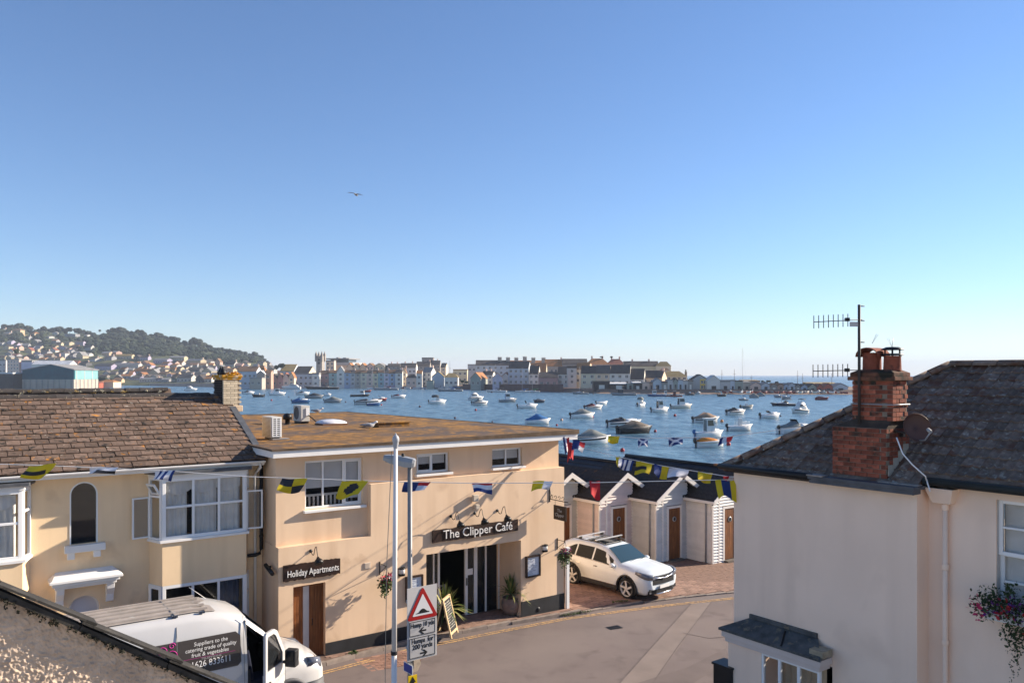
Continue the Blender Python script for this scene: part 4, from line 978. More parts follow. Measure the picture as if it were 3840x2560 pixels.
b = MB(); b.hexa([(2.12, .03, 6.80), (3.08, .03, 6.80), (3.08, .74, 6.80), (2.12, .74, 6.80), (2.41, .17, 6.94), (3.08, .17, 6.94), (3.08, .63, 6.94), (2.41, .63, 6.94)]); b.build('shoulder', M('sooty_shoulder', (.06, .045, .035), .95, .35, 6, .004, 40), ck)
b = MB(); b.box(2.34, 3.18, .10, .70, 7.605, 7.67); b.box(2.37, 3.15, .13, .67, 7.67, 7.735); b.hexa([(2.37, .13, 7.735), (3.15, .13, 7.735), (3.15, .67, 7.735), (2.37, .67, 7.735), (2.48, .24, 7.79), (3.04, .24, 7.79), (3.04, .56, 7.79), (2.48, .56, 7.79)]); bevel(b.build('oversailing_cap', M('dirty_cap_brick', (.15, .065, .04), .95, .4, 5, .004, 50, spots=[((.03, .028, .02), 4, .52, .08)]), ck), .008)
b = MB(); b.tube([(2.38, .14, 7.20), (3.14, .14, 7.20), (3.14, .66, 7.20)], .012, 0, 6); b.build('strap', GREYM, ck)
for st in range(4): MB().box(3.094, 3.104, .05+st*.16, .22+st*.16, 6.02+st*.11, 6.20+st*.11).build('stepped_flashing', M('pale_flashing', (.42, .38, .31), .8, .2, 6), ck)
POT = M('clay_pot', (.25, .075, .045), .9, .2, 8, .002, 40, spots=[((.06, .03, .025), 5, .64, .08)])
b = MB(); b.lathe([(.155, 7.77), (.15, 8.05), (.155, 8.07), (.165, 8.08)], 0, 18, Matrix.Translation((2.62, .40, 0))); p1 = b.build('chimney_pot', POT, ck)
hd_ = MB(); n = 10
for i in range(n):
    a0, a1 = math.pi*i/n, math.pi*(i+1)/n
    q = lambda a, y: (2.63-.20*math.cos(a), y, 8.01+.14*math.sin(a)); hd_.hexa([q(a0, .20), q(a1, .20), q(a1, .60), q(a0, .60)]+[(x*1.0, y, z+.02) for x, y, z in (q(a0, .20), q(a1, .20), q(a1, .60), q(a0, .60))])
hd_.build('pot_hood', POT, p1)
b = MB(); b.lathe([(.145, 7.77), (.135, 8.0), (.15, 8.02)], 0, 18, Matrix.Translation((2.98, .40, 0))); p2 = b.build('chimney_pot', POT, ck)
b = MB(); 
for a in range(6): b.tube([(2.98+.13*math.cos(a*1.047), .40+.13*math.sin(a*1.047), 8.0), (2.98+.13*math.cos(a*1.047), .40+.13*math.sin(a*1.047), 8.12)], .012, 0, 5)
b.lathe([(.17, 8.03), (.17, 8.055), (.12, 8.06)], 0, 16, Matrix.Translation((2.98, .40, 0))); b.lathe([(.18, 8.12), (.18, 8.135), (.10, 8.17), (0, 8.175)], 0, 16, Matrix.Translation((2.98, .40, 0)))
b.build('cowl', BLACK, p2)
sp = MB(); rr = random.Random(2)
for k in range(8):
    a = rr.uniform(0, 6.28); c_ = (2.62, .4, 8.24) if k < 4 else (2.98, .4, 8.16); sp.tube([c_, (c_[0]+.10*math.cos(a), c_[1]+.10*math.sin(a), c_[2]+.16)], .0025, 0, 4)
sp.build('bird_spikes', GREYM, ck)
# aerial mast with two yagis
def rfp(u, v, y): 
    x, z = RF.s(u, v, y); return RF.w(x, y, z)
mp_ = rfp(3222, 1390, .10)
mast = empty('aerial_mast', (mp_.x, mp_.y, 0), 0, 'dark mast with two yagi television aerials strapped to the brick chimney', 'aerial')
k_ = mp_.y/F
zz_ = lambda v: H-(v-HY)*k_
DK = M('aerial_metal', (.05, .042, .04), .6, .2)
MB().tube([(0, 0, zz_(1590)), (0, 0, zz_(1142))], .026, 0, 8).build('mast_pole', DK, mast)
for v, l in ((1148, .05), (1202, .05), (1283, .05)): MB().tube([(0, 0, zz_(v)), (l+.04, 0, zz_(v))], .010, 0, 5).build('clamp_bolt', DK, mast)
for v0, v1, u1 in ((1198, 1208, 3047), (1387, 1391, 3044)):
    z0, z1 = zz_(v0), zz_(v1); x1 = (u1-3222)*k_
    yg = MB().tube([(.05, 0, z0), (x1, -.06, z1)], .008, 0, 6).build('aerial_boom', DK, mast)
    for q in range(8):
        t = (.42, .52, .62, .72, .80, .88, .94, 1)[7-q]; x = x1*(.25+.75*q/7); z = z0+(z1-z0)*x/x1
        MB().tube([(x, -.06*x/x1, z-.11), (x, -.06*x/x1, z+.11)], .0075, 0, 5).build('aerial_element', DK, yg)
    MB().box(x1*.22, x1*.30, -.04, .03, z0-.03, z0+.03).build('dipole_box', BLACK, yg)
    MB().box(x1*.02, x1*.2, -.01, .01, z0-.12, z0-.04).build('reflector', M('plate_grey', (.5, .5, .5), .5, .1), yg) if v0 < 1300 else None
# satellite dish
dp = rfp(3432, 1606, .45)
dish = empty('satellite_dish', dp, RF.a, 'brown-backed satellite dish fixed to the brick chimney', 'satellite dish')
rot = Matrix.Rotation(R(58), 4, 'Z') @ Matrix.Rotation(R(72), 4, 'X')
dm = MB(); dm.lathe([(.0, .0), (.10, .008), (.18, .03), (.235, .06), (.24, .075)], 0, 24, rot @ Matrix.Scale(1.0, 4)); 
do = solid(dm.build('reflector', M('dish_brown', (.11, .055, .04), .6, .15), dish), .008)
ar = MB(); e0 = rot @ Vector((0, -.22, .06)); e1 = rot @ Vector((0, -.16, .40)); ar.tube([e0, (e0+e1)/2+Vector((0, 0, -.06)), e1], .014, 0, 6); ar.build('feed_arm', GREYM, dish)
MB().tube([e1, e1+(rot.to_3x3() @ Vector((0, .06, -.06)))], .03, 0, 8).build('lnb', M('lnb_grey', (.35, .35, .34), .5, .1), dish)
MB().tube([(0, 0, 0), (-.12, -.05, -.08), (-.25, -.15, -.05)], .02, 0, 6).build('wall_bracket', DK, dish)
cb = [rfp(3362, 1640, .0), rfp(3385, 1700, -.12), rfp(3420, 1740, -.13), rfp(3470, 1785, -.10), rfp(3475, 1800, .02), rfp(3488, 1842, -.05)]
r = empty('aerial_cable', cb[0], 0, 'white aerial cable trailing from the chimney down over the gutter', 'cable')
pts = []
for i in range(len(cb)-1):
    for t in range(4): pts.append(cb[i].lerp(cb[i+1], t/4)-cb[0])
pts.append(cb[-1]-cb[0]); MB().tube(pts, .012, 0, 5).build('cable_run', WHITE, r)
# window box with trailing flowers
P = RF.w(4.56, .12, 4.02); fb = empty('window_box', P, RF.a, 'white window box with purple and red petunias and long trailing ivy', 'window box')
MB().box(0, 1.4, 0, .22, 0, .16).build('trough', WHITE, fb)
f = MB(); rr = random.Random(9)
for k in range(9): tuft(f, (.0+k*.16, .0, .27+.08*math.sin(k*1.7)), .24, 190, .03, rr, 0, 1.0, .12)
for k in range(4): tuft(f, (.35+k*.3, .08, .52), .12, 60, .035, rr, 0, 1.3, .1)
for k in range(6): tuft(f, (.35+k*.16, .0, -.02-.12*(k % 2)), .15, 110, .028, rr, 0, 1.4, .2)
tag(f.build('foliage', M('dark_leaves', (.03, .052, .016), .75, .4, 14), fb), kind='stuff')
f = MB()
for k in range(16): tuft(f, (-.08+k*.09, -.12, .20+.2*rr.random()), .12, 16, .036, rr, rr.choice((0, 0, 0, 1, 1, 2)), 1.2, .2)
tag(f.build('flowers', [PURP, PINK, REDF, WHF], fb), kind='stuff')
for k, (x, ln) in enumerate(((.36, 1.18), (.44, .7), (.75, .95), (.83, .62))):
    f = MB(); n = int(ln*70)
    for i in range(n):
        t = (i/n)**1.4; tuft(f, (x+.06*math.sin(i*.5)*(1-t)+rr.uniform(-.05, .05)*(1-t), .05, -.08-ln*t), .02, 2, .018*(1.2-.5*t), rr)
    tag(f.build('ivy_trail', M('ivy_leaf', (.035, .04, .016), .8, .4, 14), fb), kind='stuff')
# black telecom box against the wall at the street
P = RF.w(-.12, -.22, .0); gp_ = gz(P.x, P.y); r = empty('street_cabinet', (P.x, P.y, gp_), RF.a, 'black cabinet standing against the cream wall beside the road', 'cabinet')
bevel(MB().box(-.1, .34, -.14, .20, 0, 2.12).build('cabinet_body', BLACK, r), .02); MB().box(-.05, .15, -.146, -.139, 1.62, 1.70).build('cabinet_label', M('label_grey', (.45, .45, .45), .6, .05), r); MB().box(-.12, .36, -.16, .22, 2.12, 2.16).build('cabinet_lid', BLACK, r)
# ================================================================== NEAR ROUGHCAST GABLE
FG = Frame((-1.78, 3.6, 0), TH)
ng = empty('near_gable', FG.o, TH, 'pebbledash gable with a mossy dark slate verge in the near corner', 'gable wall')
nx, nz = 430, 240; x0, x1 = -.66, .74; ln_ = lambda x: 6.488-.673*x
b = MB(); vs = []
for j in range(nz+1):
    for i in range(nx+1):
        x = x0+(x1-x0)*i/nx; z = ln_(x)-.015-.80*j/nz
        p = Vector((x*62, z*62, 3)); d = max(-.1, noise.noise(p))*.011+max(-.05, noise.noise(p*2.0+Vector((9, 0, 0))))*.007+noise.noise(Vector((x*5, z*5, 0)))*.004
        vs.append((x, -d, z))
b.v = vs
for j in range(nz):
    for i in range(nx):
        k = j*(nx+1)+i; b.f.append((k, k+1, k+nx+2, k+nx+1)); b.m.append(0); b.sm.append(True)
x0, x1 = -1.6, 1.3
b.build('roughcast', M('roughcast_render', (.50, .39, .30), .95, .14, 20, spots=[((.34, .26, .20), 3, .58, .1)]), ng)
MB().hexa([(x0, .03, ln_(x0)-1.4), (x1, .03, ln_(x1)-1.4), (x1, .06, ln_(x1)-1.4), (x0, .06, ln_(x0)-1.4), (x0, .03, ln_(x0)-.02), (x1, .03, ln_(x1)-.02), (x1, .06, ln_(x1)-.02), (x0, .06, ln_(x0)-.02)]).build('wall_core', MORTAR, ng)
vg = MB(); MS = M('mossy_slate_edge', (.035, .032, .028), .9, .4, 10, .004, 60, spots=[((.12, .105, .08), 12, .72, .04)])
dx = .36; ang = math.atan(-.673)
vsl = MB().box(0, dx/math.cos(ang)+.06, -.052, .05, -.005, .005).mesh('verge_slate', MS)
vund = MB().box(0, dx/math.cos(ang)-.004, -.04, .03, -.024, .0).mesh('undercloak', MS)
for k in range(9):
    x = x0+k*dx; o = link('verge_slate', vsl, ng); o.matrix_local = Matrix.Translation((x, 0, ln_(x)+.022)) @ Matrix.Rotation(-ang-R(1.6)*1, 4, 'Y') @ Matrix.Rotation(R(random.uniform(-.5, .5)), 4, 'Z')
    o = link('undercloak', vund, ng); o.matrix_local = Matrix.Translation((x, 0, ln_(x)+.004)) @ Matrix.Rotation(-ang, 4, 'Y')
mo = MB(); rr = random.Random(4)
for k in range(150):
    x = rr.uniform(-.7, .75); tuft(mo, (x, -.03-.03*rr.random(), ln_(x)-.022-abs(rr.gauss(0, .014))), .010, 8, .007, rr, 0)
tag(mo.build('moss', M('dark_moss', (.020, .020, .013), .95, .4, 30), ng), kind='stuff')
# ================================================================== BEACH HUTS
CLAP = [M('hut_paint_%s' % n, c, .65, .05, 3, rnd=.05) for n, c in (('sage', (.54, .53, .47)), ('pink', (.66, .56, .53)), ('grey', (.56, .55, .53)), ('white', (.70, .68, .65)))]
HTRIM = M('hut_trim_white', (.72, .68, .63), .55, .04, 3)
HROOF = M('hut_slate', (.035, .032, .030), .85, .4, 7, .006, 40, spots=[((.13, .07, .03), 4, .64, .07)])
P0 = Vector((8.574, 33.873, 0)); HG = -.43
def hut(k, ci, label, ground):
    org = P0-Vector((2.42*k, 0, 0)); r = empty('beach_hut', (org.x, org.y, 0), TH, label, 'beach hut', None)
    hf = Frame((org.x, org.y, 0), TH); ap = (1.42, 3.42); le = (-.16, 2.38); re = (2.56, 2.74); cl = CLAP[ci]; d = .13
    sl_l = (ap[1]-le[1])/(ap[0]-le[0]); sl_r = (ap[1]-re[1])/(re[0]-ap[0])
    roofz = lambda x: (le[1]+(x-le[0])*sl_l) if x < ap[0] else (ap[1]-(x-ap[0])*sl_r)
    core = MB(); core.prism([(.03, .04, HG-.3), (2.0, .04, HG-.3), (2.0, .04, roofz(2.0)-.06), (ap[0], .04, ap[1]-.06), (.03, .04, roofz(.03)-.06)], (0, 4.2, 0)); core.build('wall', M('hut_shade_paint', (.10, .095, .09), .95, .1), r)  # dark core colour paints the shade lines between the boards
    dx0, dx1, dz1 = .76, 1.50, 1.90
    def plank(x0, x1, z, y=0, ax='x', tilt=.036):
        if x1-x0 < .03: return
        b = MB()
        if ax == 'x': b.hexa([(x0, -.006-tilt, z), (x1, -.006-tilt, z), (x1, .039, z), (x0, .039, z), (x0, .010, z+d-.012), (x1, .010, z+d-.012), (x1, .039, z+d-.012), (x0, .039, z+d-.012)])
        else: b.hexa([(-.006-tilt, x0, z), (.029, x0, z), (.029, x1, z), (-.006-tilt, x1, z), (.010, x0, z+d-.012), (.029, x0, z+d-.012), (.029, x1, z+d-.012), (.010, x1, z+d-.012)])
        b.build('plank', cl, r)
    z = HG
    while z < 3.2:
        xl, xr = .05, 1.96
        if z+d > roofz(.05)-.1: xl = max(xl, le[0]+(z+d+.12-le[1])/sl_l)
        if z+d > roofz(1.96)-.1: xr = min(xr, ap[0]+(ap[1]-z-d-.12)/sl_r)
        if xr-xl < .08: break
        segs = []
        if z < dz1+.10: segs = [(max(xl, .05), .36), (.44, dx0-.10), (dx1+.10, xr)]
        elif xl < .36 and z < 2.2: segs = [(max(xl, .05), .36), (.44, xr)]
        else: segs = [(max(xl, .05), xr)]
        for a, c in segs: plank(a, c, z)
        if z < 2.12: plank(.05, 1.46, z, ax='y')
        z += d
    t = MB(); t.box(-.03, .05, -.03, .05, HG-.2, 2.10); t.build('corner_board', HTRIM, r)
    t = MB(); t.box(.36, .44, -.032, .039, HG-.2, 2.35); t.build('corner_board', HTRIM, r)
    t = MB(); t.box(1.90, 1.958, -.032, .039, HG-.2, 2.5); t.build('corner_board', HTRIM, r)
    t = MB(); t.box(dx0-.10, dx0, -.04, .038, HG+.02, dz1+.10); t.box(dx1, dx1+.10, -.04, .038, HG+.02, dz1+.10); t.box(dx0, dx1, -.04, .038, dz1, dz1+.10); df = t.build('door_frame', HTRIM, r)
    dr = MB().box(dx0, dx1, .02, .039, HG+.12, dz1).build('door', WOOD, df)
    for q in range(6): MB().box(dx0+.003+q*.1235, dx0+.120+q*.1235, -.004, .019, HG+.13, dz1-.005).build('plank', WOOD, dr)
    MB().box(dx0-.05, dx1+.05, -.25, -.005, HG-.1, HG+.11).build('doorstep', M('step_stone', (.14, .12, .10), .9, .2), r)
    px = (dx0+dx1)/2; MB().lathe([(.075, 0), (.115, 0), (.115, .02), (.075, .03)], 0, 16, Matrix.Translation((px, -.005, 1.42)) @ Matrix.Rotation(R(90), 4, 'X')).build('porthole_rim', GREYM, dr)
    MB().lathe([(.0, 0), (.08, 0)], 0, 16, Matrix.Translation((px, -.012, 1.42)) @ Matrix.Rotation(R(90), 4, 'X')).build('porthole_glass', PANED, dr)
    rf_ = MB(); yb = 4.6; yf = -.26
    rf_.prism([(le[0]-.03, yf, le[1]-.02), (ap[0], yf, ap[1]), (ap[0], yf, ap[1]-.06), (le[0]-.03, yf, le[1]-.08)], (0, yb-yf, 0)); rf_.prism([(ap[0], yf, ap[1]), (re[0], yf, re[1]), (re[0], yf, re[1]-.06), (ap[0], yf, ap[1]-.06)], (0, yb-yf, 0))
    ro_ = rf_.build('roof', HROOF, r)
    # slates on the street side slope
    sm_ = MB().box(-.14, .14, -.02, .30, -.006, .008).mesh('slate', HROOF); ss = Vector((ap[0]-le[0], 0, ap[1]-le[1])); an = math.atan2(ss.z, ss.x)
    for row in range(7):
        for c in range(6):
            o = link('slate', sm_, ro_); o.matrix_local = Matrix.Translation((le[0]+ss.x*row/7, yf+.16+c*.285+(row % 2)*.14, le[1]+ss.z*row/7+.012)) @ Matrix.Rotation(-an+R(2), 4, 'Y') @ Matrix.Rotation(R(-90), 4, 'Z')
    bb = MB(); w_ = .17
    bb.prism([(le[0]-.06, yf-.03, le[1]-.22), (le[0]-.06, yf-.03, le[1]-.02), (ap[0], yf-.03, ap[1]+.025), (ap[0], yf-.03, ap[1]-.20)], (0, .027, 0)); bb.build('barge_board', HTRIM, r)
    bb = MB(); bb.prism([(re[0]+.03, yf-.03, re[1]-.21), (re[0]+.03, yf-.03, re[1]-.01), (ap[0], yf-.03, ap[1]+.025), (ap[0], yf-.03, ap[1]-.20)], (0, .027, 0)); bb.build('barge_board', HTRIM, r)
    sf_ = MB(); sf_.hexa([(le[0]-.02, yf, le[1]-.13), (ap[0], yf, ap[1]-.11), (ap[0], .0, ap[1]-.11), (le[0]-.02, .0, le[1]-.13), (le[0]-.02, yf, le[1]-.10), (ap[0], yf, ap[1]-.07), (ap[0], 0, ap[1]-.07), (le[0]-.02, 0, le[1]-.10)]); sf_.hexa([(ap[0], yf, ap[1]-.11), (re[0], yf, re[1]-.13), (re[0], 0, re[1]-.13), (ap[0], 0, ap[1]-.11), (ap[0], yf, ap[1]-.07), (re[0], yf, re[1]-.09), (re[0], 0, re[1]-.09), (ap[0], 0, ap[1]-.07)]); sf_.build('soffit', HTRIM, r)
    ev = MB(); ev.box(le[0]-.10, le[0]-.02, yf-.03, 1.5, le[1]-.17, le[1]-.06); evo = ev.build('eaves_board', HTRIM, r)
    g = MB(); g.tube([(-.08, .30, le[1]-.12), (-.06, .32, 1.85), (-.06, .32, HG-.2)], .035, 0, 8); g.build('downpipe', GREYM, evo)
    lv = MB(); lv.lathe([(.0, .0), (.055, .0), (.06, .03), (.03, .045)], 0, 12, Matrix.Translation((1.72, -.01, 2.35)) @ Matrix.Rotation(R(90), 4, 'X')); lv.lathe([(.07, 0), (.08, .02), (.07, .03)], 0, 12, Matrix.Translation((1.72, -.01, 2.35)) @ Matrix.Rotation(R(90), 4, 'X')); lv.build('porch_light', BLACK, r)
hut(3, 0, 'sage grey clapboard beach hut half hidden by the cafe corner', 0)
hut(2, 1, 'pinkish clapboard beach hut with its door behind the parked car', 0)
hut(1, 2, 'grey clapboard beach hut with a full brown porthole door in view', 0)
hut(0, 3, 'pale clapboard beach hut beside the cream corner house', 0)
# long dark roofs behind the huts
def store(xr, y0, y1, zr, zl, wd, label):
    o = P0-Vector((2.42, 0, 0)); r = empty('boat_store', (o.x, o.y, 0), TH, label, 'boat store')
    MB().box(xr-wd+.2, xr+wd-.2, y0+.2, y1-.2, -1.2, zl-.05).build('wall', CLAP[2], r)
    b = MB(); b.prism([(xr-wd, y0, zl), (xr, y0, zr), (xr+wd, y0, zl), (xr+wd, y0, zl-.08), (xr, y0, zr-.09), (xr-wd, y0, zl-.08)], (0, y1-y0, 0)); ro = b.build('roof', M('black_slate', (.016, .016, .021), .55, .35, 3, .004, 20), r)
    MB().tube([(xr, y0-.05, zr+.02), (xr, y1, zr+.02)], .09, 0, 8).build('ridge_roll', BLACK, ro)
    nb = 6
    for k in range(1, nb):
        t = k/nb; x = xr-wd+wd*t; z = zl+(zr-zl)*t; MB().box(x-.02, x+.02, y0, y1, z+.0, z+.022).build('batten_roll', BLACK, ro)
store(3.35, 3.0, 12.5, 3.2, 2.0, 2.9, 'long black pitched roof behind the two left beach huts')
store(6.1, .2, 8.1, 3.22, 2.0, 2.7, 'long black pitched roof behind the beach huts on the right')
# ================================================================== VEHICLES
def carpaint(n, c, coat=.6): return M(n, c, .35, .03, 2, coat=coat, spec=.5)
CARW = carpaint('white_car_paint', (.68, .74, .78)); TYRE = M('tyre_rubber', (.018, .018, .019), .9, .2, 6); RIM = M('alloy_rim', (.62, .62, .62), .35, .05, 4, metal=.15)
CGL = glass('car_glass', (.012, .015, .018), 0, .04, .15); CHROME = M('chrome', (.7, .7, .72), .12, .03, 4, metal=1.0); PLAST = M('black_plastic', (.02, .02, .022), .6, .2, 6)
LAMP = M('headlamp_glass', (.13, .14, .17), .06, .3, 14, spec=.8)
def rings_of(S):
    out = []
    for x, zb, wb, zl, wl, zt, wt in S:
        h = [(0, zb), (wb-.08, zb), (wb, zb+.12), (wl+.015, (zb+zl)/2+.10), (wl, zl), (wt+.05, zt-.09), (wt-.06, zt-.012), (wt*.5, zt+.008), (0, zt+.014)]
        out.append([(x, -y, z) for y, z in h]+[(x, y, z) for y, z in h[-2:0:-1]])
    return out
def strip_pt(S, x, s, side, i0=4, i1=5, off=.006):
    RR = rings_of(S)
    for a, b, ra, rb in zip(S[:-1], S[1:], RR[:-1], RR[1:]):
        if a[0] >= x >= b[0]:
            t = (a[0]-x)/(a[0]-b[0]); p = Vector(ra[i0]).lerp(Vector(rb[i0]), t); q = Vector(ra[i1]).lerp(Vector(rb[i1]), t); P = p.lerp(q, s)
            n = Vector((0, -(q.z-p.z), (q.y-p.y))); n = Vector((0, -abs(n.y), abs(n.z))).normalized(); P += n*off
            return (P.x, P.y*(1 if side < 0 else -1), P.z)
def boolean_cut(o, cutters):
    for c in cutters:
        m = o.modifiers.new('cut', 'BOOLEAN'); m.operation = 'DIFFERENCE'; m.object = c; m.solver = 'EXACT'
    bpy.context.view_layer.update()
    me = bpy.data.meshes.new_from_object(o.evaluated_get(bpy.context.evaluated_depsgraph_get()))
    o.modifiers.clear(); old = o.data; o.data = me
    for c in cutters: bpy.data.objects.remove(c)
def wheel(parent, x, y, r, w, side, spokes=5):
    t = MB(); Mx = Matrix.Rotation(R(90), 4, 'X')
    t.lathe([(r*.75, -w/2), (r*.9, -w/2), (r, -w*.36), (r, w*.36), (r*.9, w/2), (r*.75, w/2), (r*.75, -w/2)], 0, 28, Mx)
    wo = t.build('wheel', TYRE, parent, loc=(x, y, r))
    m = MB(); ys = side*w*.40
    m.lathe([(r*.75, -w*.45), (r*.75, w*.45), (r*.70, w*.42), (r*.70, -w*.42)], 0, 24, Mx)
    for k in range(spokes):
        a = 2*math.pi*k/spokes; M2 = Matrix.Rotation(a, 4, 'Y')
        m.hexa([M2 @ Vector(p) for p in ((-r*.05, ys-.02, r*.08), (r*.13, ys-.02, r*.08), (r*.13, ys+.01, r*.08), (-r*.05, ys+.01, r*.08), (-r*.16, ys-.02, r*.72), (r*.02, ys-.02, r*.72), (r*.02, ys+.01, r*.72), (-r*.16, ys+.01, r*.72))])
    m.lathe([(0, -.02), (r*.14, -.02), (r*.14, .02), (0, .02)], 0, 14, Matrix.Translation((0, ys, 0)) @ Mx)
    m.build('rim', RIM, wo)
    d = MB(); d.lathe([(0, 0), (r*.70, 0)], 0, 20, Matrix.Translation((0, ys-side*.06, 0)) @ Mx); d.build('brake_disc', PLAST, wo)
    return wo
# --- white SUV
pf, pr = gp(2349, 2246), gp(2151, 2191)
dirv = Vector((pf.x-pr.x, pf.y-pr.y, 0)); wbm = dirv.length; hd_a = math.atan2(dirv.y, dirv.x)
fx = Vector((math.cos(hd_a), math.sin(hd_a), 0)); lx = Vector((-fx.y, fx.x, 0))
cpos = Vector((pf.x, pf.y, 0))+fx*.93+lx*.90
suv = empty('parked_car', (cpos.x, cpos.y, gz(cpos.x, cpos.y)+.035), hd_a, 'white sport utility car with roof bars parked in front of the beach huts', 'car')
S = [(-.00, .40, .60, .78, .66, .92, .56), (-.05, .30, .74, .84, .78, .99, .66), (-.22, .25, .85, .92, .87, 1.05, .74), (-.55, .24, .90, .97, .905, 1.09, .76), (-.95, .24, .915, 1.0, .92, 1.125, .78), (-1.32, .24, .915, 1.02, .925, 1.16, .78), (-1.68, .24, .915, 1.03, .925, 1.38, .68), (-2.08, .24, .915, 1.04, .925, 1.60, .625), (-2.6, .24, .915, 1.055, .925, 1.675, .62), (-3.4, .24, .915, 1.085, .925, 1.675, .615), (-4.0, .25, .91, 1.13, .915, 1.62, .60), (-4.34, .28, .88, 1.17, .89, 1.50, .57), (-4.52, .34, .82, 1.10, .84, 1.20, .64), (-4.58, .42, .74, .96, .78, 1.03, .66)]
body = MB().loft(rings_of(S)).build('body', CARW, suv)
wx_f, wx_r, wr_ = -.93, -3.59, .368
cutters = []
for x in (wx_f, wx_r):
    c = MB().lathe([(0, -1.2), (.425, -1.2), (.425, 1.2), (0, 1.2)], 0, 28, Matrix.Translation((x, 0, wr_+.02)) @ Matrix.Rotation(R(90), 4, 'X')).build('cutter', PLAST, suv)
    cutters.append(c)
boolean_cut(body, cutters)
MB().box(-4.3, -.3, -.60, .60, .22, .60).box(-1.5, -.4, -.55, .55, .60, .9).box(-4.1, -3.1, -.55, .55, .60, .9).build('underbody', PLAST, suv)
for x in (wx_f, wx_r):
    for s in (-1, 1):
        wheel(suv, x, s*.81, wr_, .24, s, 5)
        a = MB(); a.loft([[(x+(.425+q)*math.cos(t), s*yy, wr_+.02+(.425+q)*math.sin(t)) for q, yy in ((-.012, .80), (-.012, .945), (.045, .938), (.05, .90))] for t in [R(-22)+R(224)*k/20 for k in range(21)]]); a.build('arch_trim', PLAST, suv)
for s in (-1, 1):
    b = MB(); b.box(-3.10, -1.40, s*.915-.012, s*.915+.025, .26, .40) if s > 0 else b.box(-3.10, -1.40, -.94, -.905, .26, .40); b.build('sill_trim', PLAST, suv)
    b = MB(); b.box(-3.08, -1.42, s*.93-.006, s*.93+.008, .395, .415); b.build('sill_chrome', CHROME, suv)
    for xa, xb, s1a in ((-1.46, -2.54, .90), (-2.61, -3.42, .90), (-3.49, -4.16, .86)):
        b = MB(); n = 8; lo = []; hi = []
        for i in range(n+1):
            x = xa+(xb-xa)*i/n; lo.append(strip_pt(S, x, .10, s)); tp_ = s1a*(1 if x > -3.6 else max(.2, 1-(abs(x)-3.6)*1.15)); hi.append(strip_pt(S, x, tp_, s))
        b.loft([lo, hi], closed=False); b.build('side_window', CGL, suv)
    b = MB(); lo = [strip_pt(S, -1.45+(-2.75)*i/20, .065, s, off=.010) for i in range(21)]; b.tube(lo, .010, 0, 5); b.build('window_chrome', CHROME, suv)
    for xs_ in (-1.42, -2.56, -3.46):
        b = MB(); b.box(xs_-.004, xs_+.004, s*.915-.005, s*.915+.019, .50, 1.0); b.build('door_shut', M('shut_line', (.10, .10, .10), .8, .1), suv)
    for xs_ in (-2.35, -3.2):
        b = MB(); b.box(xs_-.12, xs_+.05, s*.94-.015, s*.94+.015, .905, .935); b.build('door_handle', CHROME, suv)
    b = MB(); b.loft([[(x, s*(.98+w*math.cos(a)), 1.09+h*math.sin(a)) for a in [q*math.pi/4 for q in range(8)]] for x, w, h in ((-1.62, .03, .03), (-1.60, .09, .075), (-1.52, .11, .085), (-1.45, .07, .05), (-1.43, .02, .02))]); mo_ = b.build('door_mirror', CARW, suv)
    MB().box(-1.60, -1.50, s*.87-.04, s*.87+.04, 1.01, 1.05).build('mirror_foot', PLAST, mo_)
    h = MB(); h.loft([[(x, s*y, z) for y, z in ((a_, z0_), (b2_, z0_), (b2_-.015, z1_), (a_, z1_))] for x, a_, b2_, z0_, z1_ in ((.03, .36, .60, .795, .925), (-.03, .60, .79, .80, .965), (-.16, .70, .875, .83, 1.0), (-.34, .8, .912, .89, 1.03), (-.52, .86, .925, .96, 1.045))]); h.build('headlight', LAMP, suv)
    MB().loft([[(x, s*y, z) for y, z in ((.52, .34), (.74, .36), (.74, .47), (.54, .46))] for x in (-.02, -.20)]).build('fog_lamp', PLAST, suv)
    MB().loft([[(x, s*y, z) for y, z in ((.72, .85), (.84, .85), (.80, 1.15), (.70, 1.15))] for x in (-4.60, -4.40)]).build('tail_light', M('tail_red', (.35, .02, .02), .2, .1), suv)
    rl = MB(); rl.tube([(-2.25, s*.60, 1.66), (-2.35, s*.605, 1.705), (-3.9, s*.595, 1.70), (-4.05, s*.59, 1.63)], .017, 0, 6); rl.build('roof_rail', M('dark_rail', (.10, .10, .10), .4, .1), suv)
ws = MB(); rows = []
for x, z, w in ((-1.335, 1.172, .715), (-1.68, 1.402, .635), (-2.03, 1.588, .575)): rows.append([(x-.02*(1-abs(k)/1.0)*0, w*k, z+.020*(1-k*k)) for k in (-1, -.6, 0, .6, 1)])
ws.loft(rows, closed=False); ws.build('windscreen', glass('windscreen_glass', (.03, .06, .08), 0, .03), suv)
for y in (-.25, .30): MB().tube([(-1.30, y, 1.165), (-1.36, y+.45, 1.19)], .010, 0, 5).build('wiper', PLAST, suv)
b = MB(); b.loft([[(x, y, z) for x, y, z in ((.0, -.60, zb), (.035, 0, zb), (.0, .60, zb))] for zb in (.60, .74, .90)], closed=False); b.build('grille', PLAST, suv)
MB().tube([(-.02, -.64, .90), (.03, -.4, .835), (.055, 0, .80), (.03, .4, .835), (-.02, .64, .90)], .026, 0, 6).build('grille_bar', CHROME, suv)
b = MB(); b.box(.045, .062, -.07, -.045, .74, .86).box(.045, .062, .045, .07, .74, .86).box(.045, .062, -.045, .045, .79, .81); b.build('emblem', CHROME, suv)
b = MB(); b.hexa([(-.10, -.76, .28), (.03, -.44, .28), (.03, .44, .28), (-.10, .76, .28), (-.07, -.76, .43), (.055, -.44, .45), (.055, .44, .45), (-.07, .76, .43)]); b.build('lower_bumper', PLAST, suv)
